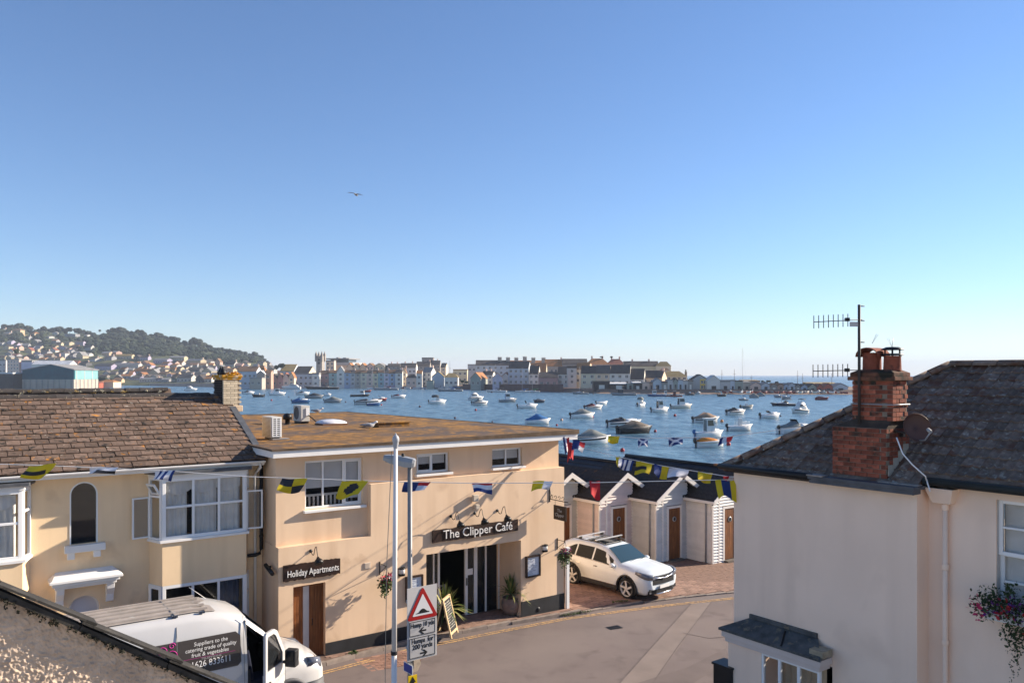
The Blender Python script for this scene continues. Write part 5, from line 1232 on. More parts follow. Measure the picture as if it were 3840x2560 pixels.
MB().tube([(-.10, -.62, .29), (.045, -.35, .285), (.045, .35, .285), (-.10, .62, .29)], .022, 0, 6).build('skid_bar', CHROME, suv)
MB().box(.03, .07, -.26, .26, .46, .57).build('number_plate', WHITE, suv)
b = MB(); b.loft([[(x, w*k, z+.010) for k in (-1, 0, 1)] for x, z, w in ((-2.22, 1.655, .46), (-2.6, 1.697, .46), (-3.25, 1.700, .45))], closed=False); b.build('sunroof', CGL, suv)
for x in (-2.55, -3.45):
    cb_ = MB(); cb_.box(x-.035, x+.035, -.74, .74, 1.79, 1.82); co = cb_.build('cross_bar', M('bar_silver', (.6, .6, .6), .35, .05, metal=.3), suv)
    for s in (-1, 1): MB().box(x-.06, x+.06, s*.60-.04, s*.60+.04, 1.70, 1.80).build('bar_foot', PLAST, co)
# --- white delivery van
VX, VY = .10, -2.02
P = CF.w(VX, VY, 0); van = empty('delivery_van', (P.x, P.y, gz(P.x, P.y)), TH, 'white delivery van with its driver door open and a dark produce panel on its side', 'van')
VANW = carpaint('white_van_paint', (.54, .53, .52))
def vring(x, zb, zl, wl, zt, wt):
    h = [(0, zb), (.92, zb), (wl, zb+.15), (wl, .85), (wl, zl), (wl-(wl-wt)*.55, zl+(zt-zl)*.55), (wt+.05, zt-.16), (wt-.03, zt-.06), (wt-.20, zt-.012), (0, zt+.03)]
    return [(x, -y, z) for y, z in h]+[(x, y, z) for y, z in h[-2:0:-1]]
VS = [(0, .40, .80, .62, .92, .50), (-.06, .30, .86, .82, 1.04, .66), (-.22, .28, .95, .94, 1.16, .76), (-.55, .28, 1.05, .98, 1.30, .80), (-.92, .28, 1.20, 1.0, 1.44, .84), (-1.02, .28, 1.24, 1.005, 1.55, .84), (-1.45, .28, 1.28, 1.01, 2.02, .84), (-1.86, .28, 1.28, 1.015, 2.38, .84), (-2.35, .28, 1.28, 1.02, 2.55, .84), (-2.9, .28, 1.28, 1.02, 2.60, .84), (-5.3, .28, 1.28, 1.02, 2.60, .84), (-5.53, .32, 1.28, 1.0, 2.56, .82), (-5.58, .40, 1.28, .98, 2.45, .80)]
VR = [vring(*s) for s in VS]
vb = MB(); k = len(VR[0]); vb.v = [p for r in VR for p in r]
for i in range(len(VR)-1):
    for q in range(k):
        if i in (5, 6) and q in (1, 2, 3, 4, 5): continue       # driver door opening
        vb.f.append((i*k+q, i*k+(q+1) % k, (i+1)*k+(q+1) % k, (i+1)*k+q)); vb.m.append(0); vb.sm.append(True)
vb.f.append(tuple(range(k))); vb.m.append(0); vb.sm.append(False); e = (len(VR)-1)*k; vb.f.append(tuple(range(e, e+k))); vb.m.append(0); vb.sm.append(False)
vbody = vb.build('body', VANW, van)
vbody.modifiers.new('edge', 'EDGE_SPLIT').split_angle = R(40)
# cab interior
b = MB(); b.face([(-1.87, -.99, .35), (-1.87, .99, .35), (-1.87, .9, 2.3), (-1.87, -.9, 2.3)]).face([(-1.0, -.98, .45), (-1.0, .98, .45), (-1.88, .98, .45), (-1.88, -.98, .45)]).face([(-1.0, .5, .45), (-1.0, .5, 1.25), (-1.88, .5, 2.2), (-1.88, .5, .45)]); b.build('cab_lining', M('cab_dark', (.012, .012, .014), .9, .2), van)
b = MB(); b.box(-1.80, -1.30, -.85, -.35, .45, .95); b.hexa([(-1.84, -.85, .95), (-1.66, -.85, .95), (-1.66, -.38, .95), (-1.84, -.38, .95), (-1.86, -.80, 1.62), (-1.76, -.80, 1.62), (-1.76, -.43, 1.62), (-1.86, -.43, 1.62)]); b.box(-1.86, -1.74, -.70, -.52, 1.64, 1.86); bevel(b.build('seat', M('navy_seat', (.014, .018, .04), .85, .2), van), .03)
b = MB(); pts = [Vector((-1.22+.10*math.sin(a)*.6, -.60+.19*math.cos(a), 1.32+.17*math.sin(a))) for a in [2*math.pi*q/20 for q in range(21)]]; b.tube(pts, .016, 0, 6); b.build('steering_wheel', M('wheel_grey', (.25, .25, .25), .6, .1), van)
b = MB(); b.box(-1.16, -1.0, -.95, .95, 1.0, 1.30); b.build('dashboard', PLAST, van)
MB().box(-1.0, -.99, -.7, .2, 1.30, 1.36).build('paperwork', M('orange_paper', (.45, .14, .05), .8, .1), van)
# windscreen, lamps, bumper, wheels
b = MB(); b.loft([[(x+.012, w*k_, z+.012*(1-k_*k_)+.03) for k_ in (-1, -.5, 0, .5, 1)] for x, z, w in ((-1.0, 1.53, .76), (-1.45, 2.0, .76), (-1.78, 2.30, .74))], closed=False); b.build('windscreen', CGL, van)
for s in (-1, 1):
    h = MB(); h.loft([[(x, s*y, z) for y, z in pts] for x, pts in ((-.035, ((.50, .86), (.70, .88), (.66, 1.02), (.48, .98))), (-.12, ((.66, .88), (.87, .92), (.80, 1.12), (.60, 1.08))), (-.48, ((.93, 1.02), (.985, 1.03), (.93, 1.20), (.84, 1.20))))]); h.build('headlight', LAMP, van)
b = MB(); b.loft([[(x-.03, y, z) for x, y, z in ((-.5, -1.01, z0), (-.22, -.97, z0), (-.04, -.84, z0), (.05, -.5, z0), (.07, 0, z0), (.05, .5, z0), (-.04, .84, z0), (-.22, .97, z0), (-.5, 1.01, z0))] for z0 in (.26, .40, .66)], closed=False); solid(b.build('bumper', M('bumper_grey', (.11, .11, .115), .6, .1), van), .05)
MB().box(.0, .05, -.45, .45, .68, .84).build('grille', PLAST, van)
for x in (-.93, -4.2):
    for s in (-1, 1):
        wheel(van, x, s*.90, .35, .22, s, 6)
        MB().lathe([(0, 0), (.42, 0)], 0, 24, Matrix.Translation((x, s*1.012, .38)) @ Matrix.Rotation(R(90), 4, 'X')).build('arch_shade_disc', M('wheel_well_shade', (.006, .006, .006), .95, .1), van)  # flat dark disc on the uncut side stands for the arch's shade
        a = MB(); a.loft([[(x+(.42+q)*math.cos(t), s*yy, .36+(.42+q)*math.sin(t)) for q, yy in ((-.01, .98), (-.01, 1.045), (.07, 1.035), (.08, 1.0))] for t in [R(-15)+R(210)*k_/18 for k_ in range(19)]]); a.build('arch_trim', M('bumper_grey', (.11, .11, .115), .6, .1), van)
# side graphics (slightly proud of the tumblehome), on the near side y = -1.02..
def vside(x, z):      # y of the near side skin at height z (rear body)
    if z <= 1.28: return -1.02
    t = (z-1.28)/(2.60-.16-1.28); return -(1.02-.13*min(1, t))
def vpt(u, v): 
    x, z = CF.s(u, v, VY-1.0); return x-VX, z
px1, pzt = vpt(906, 2362); px1b, pzb = vpt(908, 2480)
ptop, pbot = 2.12, 1.40
gr = MB(); PX0, PX1 = -4.55, -2.0
xs_ = [PX0+(PX1-PX0)*i/6 for i in range(7)]; zs_ = [pbot, 1.60, 1.9, ptop]
def gpt(x, z): return (x, vside(x, z)-.007, z)
poly = [(PX0, pbot), (PX1-.07, pbot), (PX1, pbot+.07), (PX1, ptop-.10), (PX1-.10, ptop), (PX0, ptop)]
gr.face([gpt(x, z) for x, z in poly]); gro = gr.build('side_panel', M('graphic_panel', (.050, .042, .040), .25, .08, 2, spec=.5), van)
sa = math.atan2((1.02-.13*((ptop-1.28)/1.16))-(1.02-.13*((pbot-1.28)/1.16)), ptop-pbot)
trot = (R(90)-abs(sa)*1.0, 0, 0)
def vtext(body, size, x, z, mat, xs=1.0, sh=0.0): text(body, size, gro, (x, vside(x, z)-.010, z), (R(90)+sa, 0, 0), mat, ext=.001, xs=xs, shear=sh)
PINKL = M('graphic_pink', (.42, .02, .22), .4, .1)
vtext('Suppliers to the', .115, -2.62, 2.005, WHITE, .95, .12); vtext('catering trade of quality', .115, -2.62, 1.895, WHITE, .95, .12); vtext('fruit & vegetables', .115, -2.64, 1.785, WHITE, .95, .12)
vtext('TELEPHONE', .06, -2.62, 1.69, M('graphic_grey', (.35, .33, .33), .5, .1), 1.3)
vtext('01626 833611', .19, -2.66, 1.585, WHITE, .84)
b = MB(); b.face([gpt(-3.2, 1.72), gpt(-2.12, 1.72), gpt(-2.12, 1.726), gpt(-3.2, 1.726)]); b.v = [(x, y-.003, z) for x, y, z in b.v]; b.build('pink_rule', PINKL, gro)
sc_ = MB(); rr = random.Random(8)
for cx_, cz_, r0 in ((-3.60, 1.98, .10), (-3.42, 1.86, .12), (-3.66, 1.72, .14), (-3.40, 2.06, .07), (-3.9, 1.86, .12), (-3.45, 1.58, .08)):
    pts = []
    for i in range(19):
        a = i*.42; r_ = r0*(1-i/24); x, z = cx_+r_*math.cos(a), cz_+r_*math.sin(a); pts.append((x, vside(x, z)-.009, z))
    sc_.tube(pts, .010, 0, 4)
sc_.build('pink_swirls', PINKL, gro)
for xj in (-1.93, -3.3): MB().box(xj-.004, xj+.004, -1.026, -1.018, .5, 1.28).hexa([(xj-.004, -1.026, 1.28), (xj+.004, -1.026, 1.28), (xj+.004, -1.016, 1.28), (xj-.004, -1.016, 1.28), (xj-.004, -.900, 2.42), (xj+.004, -.900, 2.42), (xj+.004, -.885, 2.42), (xj-.004, -.885, 2.42)]).build('door_seam', M('seam_grey', (.25, .25, .25), .7, .05), van)
b = MB(); b.loft([[(x, y, 2.60+dz+.030*(1-abs(y)/.8)+(0 if x < -2.6 else -.035)) for y in (-.66, -.3, 0, .3, .66)] for x, dz in ((-5.35, .006), (-2.9, .006), (-2.45, -.012))], closed=False); b.build('roof_skin', M('grey_tan_roof', (.34, .30, .27), .45, .15, 3, spots=[((.42, .40, .38), 9, .66, .04)]), van)  # roof skin in a darker grey-tan than the body
for q in range(5):
    y = -.56+q*.28; MB().box(-5.3, -2.6, y-.03, y+.03, 2.60+.022*(1-abs(y)/.8), 2.645+.022*(1-abs(y)/.8)).build('roof_rib', M('grey_tan_roof', (.4, .36, .33)), van)
for x, y in ((-3.3, -.72), (-4.6, -.72), (-2.75, -.72)): MB().box(x-.06, x+.06, y-.03, y+.03, 2.575, 2.62).build('roof_fixing', CHROME, van)
MB().box(-3.305, -3.295, -.75, .75, 2.60, 2.637).build('roof_seam', M('seam_grey', (.25, .25, .25), .7, .05), van)
MB().box(-1.86, -1.80, -1.02, -.99, .45, 1.25).build('door_rubber', PLAST, van)
# open door, hinged at the front
dl = MB(); DA = R(42)
fr_ = [(0, .36), (0, 1.24), (-.02, 1.55), (-.34, 2.06), (-.48, 2.14), (-.80, 2.14), (-.84, 2.10), (-.84, .36)]
ins = [(-.10, 1.30), (-.11, 1.52), (-.40, 1.98), (-.50, 2.04), (-.74, 2.04), (-.76, 2.0), (-.76, 1.30)]
dl.prism([(x, 0, z) for x, z in [(0, .36), (0, 1.24), (-.84, 1.24), (-.84, .36)]], (0, .07, 0))
ring_o = [(0, 1.24)]+fr_[2:7]+[(-.84, 1.24)]; ring_i = [(-.10, 1.30), (-.11, 1.52), (-.40, 1.97), (-.50, 2.04), (-.74, 2.04), (-.76, 2.0), (-.76, 1.30)]
for i in range(len(ring_o)-1):
    a, c, d_, e_ = ring_o[i], ring_o[i+1], ring_i[i+1], ring_i[i]; dl.hexa([(a[0], 0, a[1]), (c[0], 0, c[1]), (c[0], .055, c[1]), (a[0], .055, a[1]), (e_[0], 0, e_[1]), (d_[0], 0, d_[1]), (d_[0], .055, d_[1]), (e_[0], .055, e_[1])])
dl.hexa([(0, 0, 1.24), (-.84, 0, 1.24), (-.84, .055, 1.24), (0, .055, 1.24), (-.10, 0, 1.30), (-.76, 0, 1.30), (-.76, .055, 1.30), (-.10, .055, 1.30)])
door = dl.build('driver_door', VANW, van, loc=(-1.03, -1.01, 0), rot=(0, 0, DA), scale=(1, 1, 1))
MB().prism([(x, .02, z) for x, z in ring_i], (0, .008, 0)).build('door_window', glass('van_door_glass', (.02, .022, .025), .35), door)
MB().box(-.80, -.66, -.03, -.001, .98, 1.06).build('door_handle', PLAST, door)
b = MB(); b.box(-.22, -.02, -.36, -.10, 1.22, 1.60); b.box(-.12, -.06, -.12, 0, 1.25, 1.33); bevel(b.build('mirror', PLAST, door), .03); MB().box(-.228, -.222, -.33, -.13, 1.36, 1.57).build('mirror_glass', CGL, door)
MB().box(-.80, -.05, .072, .09, .42, 1.15).build('door_lining', PLAST, door)
aer = MB().tube([(-2.4, .3, 2.6), (-2.75, .32, 2.9)], .006, 0, 5).build('roof_aerial', WHITE, van)
# ================================================================== STREET FURNITURE
Yp = 13.0; P = Vector(((1476-CX)/F*Yp, Yp, 0)); k_ = Yp/F; zv = lambda v: H-(v-HY)*k_
fp = empty('flagpole', (P.x, P.y, gz(P.x, P.y)), 0, 'tall white flagpole with a pointed grey finial in front of the cafe', 'flagpole'); g0 = gz(P.x, P.y)
POLEW = M('pole_white', (.74, .70, .67), .4, .06, 3)
lean = (1484-1476)*k_
MB().tube([(0, 0, -.1), (lean*.25, 0, zv(2446)-g0)], .052, 0, 14, r1=.044).build('lower_pole', POLEW, fp)
MB().tube([(lean*.25, 0, zv(2446)-g0), (lean, 0, zv(1676)-g0)], .043, 0, 14, r1=.033).build('upper_pole', POLEW, fp)
MB().lathe([(.054, -.03), (.054, .03)], 0, 14, Matrix.Translation((lean*.25, 0, zv(2446)-g0))).build('joint_band', PLAST, fp)
MB().lathe([(.04, -.02), (.042, .03), (.052, .06), (.05, .085), (.06, .10), (.062, .15), (.045, .19), (.016, .215), (.008, .24), (0, .25)], 0, 16, Matrix.Translation((lean, 0, zv(1676)-g0)) @ Matrix.Scale(.95, 4)).build('finial', M('finial_grey', (.38, .39, .41), .4, .1), fp)
MB().tube([(lean-.06, -.03, zv(1690)-g0), (lean*.5-.12, -.05, zv(2100)-g0), (-.13, -.05, zv(2500)-g0), (-.12, -.04, 1.2)], .006, 0, 5).build('halyard', M('rope', (.35, .30, .24), .9, .1), fp)
# lamp post with warning sign
YS = 15.0; P = Vector(((1537-CX)/F*YS, YS, 0)); g0 = gz(P.x, P.y)
lp = empty('street_lamp', (P.x, P.y, g0), TH, 'grey street lamp with a box lantern behind the white flagpole', 'street lamp'); SF = Frame((P.x, P.y, 0), TH)
k_ = YS/F; zv = lambda v: H-(v-HY)*k_
MB().tube([(0, 0, -.1), (0, 0, zv(1745)-g0)], .048, 0, 14, r1=.044).build('column', M('galvanised', (.24, .235, .235), .5, .12, 3, metal=.2), lp)
Ld = (Vector((-.95, .18, 0))).normalized()
hx = Matrix.Rotation(-TH, 4, 'Z') @ Vector((-1, .1, 0))
ha = math.atan2(hx.y, hx.x); HM = Matrix.Translation((0, 0, zv(1735)-g0)) @ Matrix.Rotation(ha, 4, 'Z') @ Matrix.Rotation(R(-9), 4, 'Y')
b = MB(); b.loft([[HM @ Vector((x, w*sx, z+h*sz)) for sx, sz in ((-1, -.8), (1, -.8), (1, .2), (.75, 1), (-.75, 1), (-1, .2))] for x, w, h, z in ((-.10, .08, .07, 0), (-.06, .11, .09, 0), (.08, .125, .10, .0), (.36, .12, .085, .01), (.50, .09, .05, .02))], smooth=False); lh_ = b.build('lantern', GREYM, lp)
b = MB(); b.loft([[HM @ Vector((x, w*sx, z)) for sx in (-1, 1)] for x, w, z in ((.06, .10, -.085), (.46, .085, -.045))], closed=False); b.build('lamp_glass', LAMP, lh_)
MB().lathe([(.03, 0), (.03, .05), (0, .06)], 0, 10, Matrix.Translation(HM @ Vector((.15, 0, .10)))).build('photocell', PLAST, lh_)
wsg = empty('warning_sign', (P.x, P.y, g0), TH, 'red triangle road hump sign with two black lettered plates on the lamp post', 'road sign')
SY = -.075
def sp_(u, v, y=SY): x, z = SF.s(u, v, y); return (x, z-g0)
n5 = lambda x, y: (950+x/2.8, 2000+y/2.8)
tl = sp_(*n5(1617, 580)); br = sp_(*n5(1917, 1262)); PX0, PX1, PZ0, PZ1 = tl[0], br[0]+.02, br[1]-.02, tl[1]
SGREY = M('sign_backing', (.52, .50, .49), .45, .05, 3); SBLK = M('sign_black', (.012, .012, .013), .5, .05); SRED = M('sign_red', (.33, .012, .012), .45, .05); SWH = M('sign_white', (.66, .65, .66), .4, .04); SPL = M('sign_plate_grey', (.43, .42, .42), .45, .04)
bk = MB().box(PX0, PX1, SY, SY+.012, PZ0, PZ1).build('backing_plate', SGREY, wsg)
MB().box(-.06, .06, SY+.012, .05, PZ0+.2, PZ0+.26).box(-.06, .06, SY+.012, .05, PZ1-.3, PZ1-.24).build('post_clip', GREYM, wsg)
A, B_, C_ = sp_(*n5(1780, 548)), sp_(*n5(1610, 918)), sp_(*n5(1936, 862))
Cn = ((A[0]+B_[0]+C_[0])/3, (A[1]+B_[1]+C_[1])/3); side = (B_[0]-C_[0])
tw_ = abs(C_[0]-B_[0]); zb_ = (B_[1]+C_[1])/2; cx_ = (B_[0]+C_[0])/2; th_ = A[1]-zb_
def rtri(s, y, rad, n=5):
    R0 = [(cx_, zb_+th_*(.34)+th_*.66*s), (cx_-tw_/2*s, zb_+th_*.34-th_*.34*s), (cx_+tw_/2*s, zb_+th_*.34-th_*.34*s)]; out = []
    for i in range(3):
        p = Vector(R0[i]); a = (Vector(R0[i-1])-p).normalized(); b2 = (Vector(R0[(i+1) % 3])-p).normalized()
        for q in range(n+1):
            t = q/n; out.append(tuple(p+a*rad*(1-t)**2+b2*rad*t**2))
    return [(x, y, z) for x, z in out]
tr = MB().prism(rtri(1.0, SY-.012, .07), (0, .010, 0)).build('red_triangle', SRED, wsg)
MB().prism(rtri(.66, SY-.016, .02), (0, .0035, 0)).build('white_triangle', SWH, tr)
hp_ = [(-.5, .0)]+[(-.5+.22*t, .0+.03*t) for t in (.5, 1)]+[(-.30+.6*t, .05+.16*math.sin(math.pi*t)) for t in (.08, .2, .35, .5, .65, .8, .92)]+[(.36, .035), (.5, .02), (.5, -.03), (-.5, -.03)]
MB().prism([(cx_+x*tw_*.42, SY-.0205, zb_+th_*.20+z*tw_*.52) for x, z in hp_], (0, .0035, 0)).build('hump_symbol', SBLK, tr)
def plate(c0, c1, lines, arrow, zf):
    x0, z1 = c0; x1, z0 = c1; r = .02
    p = bevel(MB().box(x0, x1, SY-.010, SY-.001, z0, z1).build('plate', SPL, wsg), .003, 1)
    bd = MB(); t = .011; i = .012
    bd.box(x0+i, x1-i, SY-.013, SY-.0105, z1-i-t, z1-i).box(x0+i, x1-i, SY-.013, SY-.0105, z0+i, z0+i+t).box(x0+i, x0+i+t, SY-.013, SY-.0105, z0+i+t, z1-i-t).box(x1-i-t, x1-i, SY-.013, SY-.0105, z0+i+t, z1-i-t); bd.build('border', SBLK, p)
    for body, zc, size, xs in lines: text(body, size, p, ((x0+x1)/2, SY-.0115, z0+(z1-z0)*zc), mat=SBLK, ext=.0015, xs=xs, off=.003)
    cx = (x0+x1)/2+(.0 if arrow < 0 else .03); za = z0+(z1-z0)*zf; L = (x1-x0)*.28; ar = MB(); s = arrow; w = .015
    ar.prism([(cx-s*L/2, SY-.013, za-w), (cx+s*(L/2-.03), SY-.013, za-w), (cx+s*(L/2-.03), SY-.013, za+w), (cx-s*L/2, SY-.013, za+w)], (0, .0025, 0))
    for d in (1, -1): ar.prism([(cx+s*L/2, SY-.0135, za), (cx+s*(L/2-.045), SY-.0135, za), (cx+s*(L/2-.12), SY-.0135, za+d*.062), (cx+s*(L/2-.075), SY-.0135, za+d*.062)], (0, .0028, 0))
    ar.build('arrow', SBLK, p)
h0, h1 = sp_(*n5(1632, 928)), sp_(*n5(1916, 1030)); g0_, g1_ = sp_(*n5(1632, 1100)), sp_(*n5(1916, 1258))
plate((PX0+.03, h0[1]), (PX1-.03, h1[1]), [('Hump 10 yds', .70, .125, .76)], -1, .30)
plate((PX0+.03, g0_[1]), (PX1-.03, g1_[1]), [('Humps  for', .80, .13, .78), ('200 yards', .53, .13, .86)], 1, .20)
# small plates lower on the post
b0 = sp_(*n5(1650, 1340), -.02)[1]
sr = empty('blue_plate_sign', (P.x, P.y, g0), TH, 'small blue plate angled on the lamp post under the hump sign', 'road sign')
Mx = Matrix.Translation((-.06, -.10, b0-.10)) @ Matrix.Rotation(R(-88), 4, 'Z')
MB().box(-.20, .12, -.012, -.002, -.09, .09, 0, Mx).build('plate', M('plate_rim', (.6, .6, .6), .4, .05), sr); MB().box(-.185, .105, -.016, -.0125, -.075, .075, 0, Mx).build('blue_face', M('sign_blue', (.012, .04, .26), .4, .25, 8), sr)
sr = empty('round_plate_sign', (P.x, P.y, g0), TH, 'back of a small beige hexagonal sign on the lamp post', 'road sign')
Mx = Matrix.Translation((.13, .06, b0-.11)) @ Matrix.Rotation(R(8), 4, 'Z') @ Matrix.Rotation(R(90), 4, 'X')
MB().lathe([(0, 0), (.15, 0), (.155, .012), (0, .012)], 0, 6, Mx, smooth=False).build('plate', M('plate_beige', (.30, .25, .20), .6, .2, 9), sr); MB().box(-.05, .05, -.05, .08, b0-.14, b0-.09).build('clip', GREYM, sr)
sr = empty('yellow_arrow_sign', (P.x, P.y, g0), TH, 'narrow yellow sign with a black upward arrow at the foot of the frame', 'road sign')
b = MB().box(-.085, .10, -.10, -.085, b0-.75, b0-.24).build('plate', M('sign_yellow', (.62, .42, .01), .45, .05), sr)
ar = MB(); ar.box(-.025, .035, -.105, -.1015, b0-.75, b0-.36); ar.prism([(.005, -.1055, b0-.26), (-.06, -.1055, b0-.37), (.07, -.1055, b0-.37)], (0, .003, 0)); ar.build('arrow', SBLK, b)
MB().box(-.05, .05, -.085, .05, b0-.5, b0-.45).build('clip', GREYM, sr)
# ------------------------------------------------------------------ chalk board and planters at the cafe door
pa = gp(1672, 2392); ab = empty('chalk_board', (pa.x, pa.y, gz(pa.x, pa.y)+.10), R(76), 'leaning A-board with chalk writing outside the cafe door', 'A-board')
for s, nm in ((-1, 'front_board'), (1, 'back_board')):
    Mx = Matrix.Translation((0, s*.27, 0)) @ Matrix.Rotation(R(13.5*s), 4, 'X')
    f = MB(); f.box(-.32, -.26, -.02, .02, 0, 1.16, 0, Mx).box(.26, .32, -.02, .02, 0, 1.16, 0, Mx).box(-.26, .26, -.02, .02, 1.09, 1.16, 0, Mx).box(-.26, .26, -.02, .02, .10, .17, 0, Mx)
    fo = f.build(nm, M('pale_wood', (.55, .40, .22), .7, .15, 4), ab)
    MB().box(-.26, .26, -.008, .008, .17, 1.09, 0, Mx).build('slate_panel', M('chalkboard', (.02, .022, .022), .8, .2, 4), fo)
    ck_ = MB(); rr = random.Random(6)
    for k in range(11):
        z = 1.0-k*.072; x = -.22
        while x < .2:
            l = rr.uniform(.03, .11); ck_.box(x, min(.23, x+l), s*-.0125 if s > 0 else -.0125, s*-.0095 if s > 0 else -.0095, z-.012*rr.random(), z+.012, 0, Mx) if s < 0 else ck_.box(x, min(.23, x+l), .0095, .0125, z-.012*rr.random(), z+.012, 0, Mx); x += l+rr.uniform(.015, .04)
    ck_.build('chalk_lines', M('chalk', (.55, .52, .45), .9, .2), fo)
def yucca(u, v, hp, s, label, seed, pot):
    p = gp(u, v); r = empty('potted_palm', (p.x, p.y, gz(p.x, p.y)+.10), 0, label, 'potted plant', 'spiky plants in pots at the cafe door'); rr = random.Random(seed)
    MB().lathe([(.0, 0), (.17, 0), (.26, .12), (.31, .30), (.30, .44), (.26, .50), (.28, .54), (.25, .54), (.23, .48), (0, .46)], 0, 20, Matrix.Scale(hp, 4)).build('pot', pot, r)
    b = MB()
    for k in range(120):
        a = rr.uniform(0, 6.28); el = R(rr.choice((80, 65, 50, 35, 15, 0, -15))+rr.uniform(-10, 10)); L = s*rr.uniform(.55, 1.0); w = .022*s+.006; p0 = Vector((.03*math.cos(a), .03*math.sin(a), .50*hp+.16*s+rr.uniform(0, .18*s)))
        d = Vector((math.cos(a)*math.cos(el), math.sin(a)*math.cos(el), math.sin(el))); sd = Vector((-math.sin(a), math.cos(a), 0)); p1 = p0+d*L*.55; p2 = p0+d*L+Vector((0, 0, -.20*L*math.cos(el))); m_ = rr.choice((0, 0, 1))
        b.face([p0-sd*w*.6, p0+sd*w*.6, p1+sd*w, p1-sd*w], m_); b.face([p1-sd*w, p1+sd*w, p2], m_)
    tag(b.build('leaves', [M('yucca_green', (.10, .15, .035), .6, .3, 6), M('yucca_yellow', (.30, .28, .10), .6, .3, 6)], r), kind='stuff')
    MB().tube([(0, 0, .40*hp), (0, 0, .50*hp+.2*s)], .05, 0, 8).build('stem', M('palm_stem', (.12, .08, .05), .9, .3, 9), r)
yucca(1916, 2313, 1.02, .74, 'spiky green palm in a round stone pot right of the cafe door', 3, M('stone_pot', (.24, .17, .14), .95, .2, 7, .004, 40, spots=[((.15, .14, .13), 6, .62, .06)]))
yucca(1668, 2372, .8, .92, 'spiky yellowish palm in a dark pot behind the road sign', 4, M('dark_pot', (.06, .045, .035), .8, .2, 7))
p = gp(2012, 2308); r = empty('football_lamp', (p.x, p.y, p.z+.10), 0, 'small round black and white ball on the pavement by the plinth', 'ball'); bb_ = MB(); bb_.lathe([(.0, .0)]+[(.13*math.sin(math.pi*i/8), .13-.13*math.cos(math.pi*i/8)) for i in range(1, 8)]+[(0, .26)], 0, 14); bb_.build('ball', BLACK, r); MB().lathe([(0, .262), (.06, .245), (.085, .232)], 0, 10).build('white_patch', WHITE, r)
p = gp(1325, 2462); r = empty('weed', (p.x, p.y, p.z+.05), 0, 'tuft of green weeds growing at the kerb by the black plinth', 'weed'); b = MB(); rr = random.Random(3); tuft(b, (0, 0, .06), .16, 130, .03, rr, 0, .5); tag(b.build('weed_leaves', LEAF, r), kind='stuff')
for (u, v, n) in ((2130, 2312, 5), (2330, 2262, 4), (2190, 2302, 4)):
    p = gp(u, v); r = empty('weed', (p.x, p.y, p.z+.03), 0, 'low weeds in the gutter %s' % {2130: 'at the corner of the cafe', 2330: 'below the front wheel of the white car', 2190: 'just right of the cafe corner'}[u], 'weed'); b = MB()
    for k in range(n): tuft(b, (k*.16-.3, k*.05, .03), .09, 36, .022, rr, 0, .4)
    tag(b.build('weed_leaves', LEAF, r), kind='stuff')
# ------------------------------------------------------------------ bunting
FC_ = {'y': M('flag_yellow', (.62, .46, .02), .8, .08, 3), 'k': M('flag_black', (.03, .03, .035), .8, .1, 3), 'w': M('flag_white', (.66, .65, .68), .8, .06, 3), 'r': M('flag_red', (.48, .025, .03), .8, .1, 3), 'b': M('flag_blue', (.018, .04, .16), .8, .1, 3), 'g': M('flag_grey', (.35, .36, .40), .8, .1, 3)}
keys = list(FC_); fm_ = [FC_[k_] for k_ in keys]
def pat(kind, s, t):
    if kind == 'solid_y': return 'y'
    if kind == 'quart': return ('k' if s < .5 else 'y') if t < .5 else ('y' if s < .5 else 'k')
    if kind == 'disc': return 'k' if (s-.5)**2+((t-.5)*.8)**2 < .07 else 'y'
    if kind == 'tri': return 'r' if t < .25 else ('w' if t < .62 else 'b')
    if kind == 'stripe_v': return 'b' if .3 < s < .7 else 'y'
    if kind == 'salt': return 'w' if abs(s-t) < .13 or abs(s-(1-t)) < .13 else 'b'
    if kind == 'red': return 'r'
    if kind == 'white': return 'w'
    if kind == 'wb': return 'w' if (s*3 % 1) < .6 else 'b'
    if kind == 'rw': return 'r' if s < .35 or s > .7 else 'w'
    if kind == 'yk': return 'k' if .35 < t < .7 and s < .7 else 'y'
    if kind == 'by': return 'b' if s < .5 else 'y'
    if kind == 'ens': return 'r' if s > .55 and t < .5 else ('w' if s > .6 else 'b')
    if kind == 'yw': return 'y' if s < .6 else 'w'
    if kind == 'grw': return 'w' if t < .5 or s < .3 else 'k'
    if kind == 'rb': return 'b' if s < .3 else ('w' if s < .55 else 'r')
    return 'w'
GRP = 'signal flags strung across the street'
def flag(u, v, w, h, kind, Y, label, sway=.25, fold=.35, seed=0, tilt=0.0):
    """u,v centre in the picture at distance Y; hangs from its top edge, blown by the wind"""
    k = Y/F; rr = random.Random(seed+int(u)); W, Hh = w*k*.92, h*k*.95; fold *= 1.3
    c = pd(u, v-h/2, Y); r = empty('signal_flag', c, 0, label, 'flag', GRP); b = MB(); nx_, nz_ = 14, 10; ph = rr.uniform(0, 6)
    vs = []
    for j in range(nz_+1):
        for i in range(nx_+1):
            s, t = i/nx_, j/nz_; wv = math.sin(s*5+t*3+ph)*fold*.25*W*(.2+t)
            x = (s-.5)*W*(1-.25*t*abs(s-.5))+sway*W*t*(-1)*.5; z = -t*Hh*(1-.22*math.sin(s*4+ph))-tilt*(s-.5)*W+.04*Hh*math.sin(s*7+ph)
            vs.append((x, wv-.5*Hh*t, z))
    b.v = vs
    for j in range(nz_):
        for i in range(nx_):
            q = j*(nx_+1)+i; b.f.append((q, q+1, q+nx_+2, q+nx_+1)); b.m.append(keys.index(pat(kind, (i+.5)/nx_, (j+.5)/nz_))); b.sm.append(True)
    b.build('cloth', fm_, r)
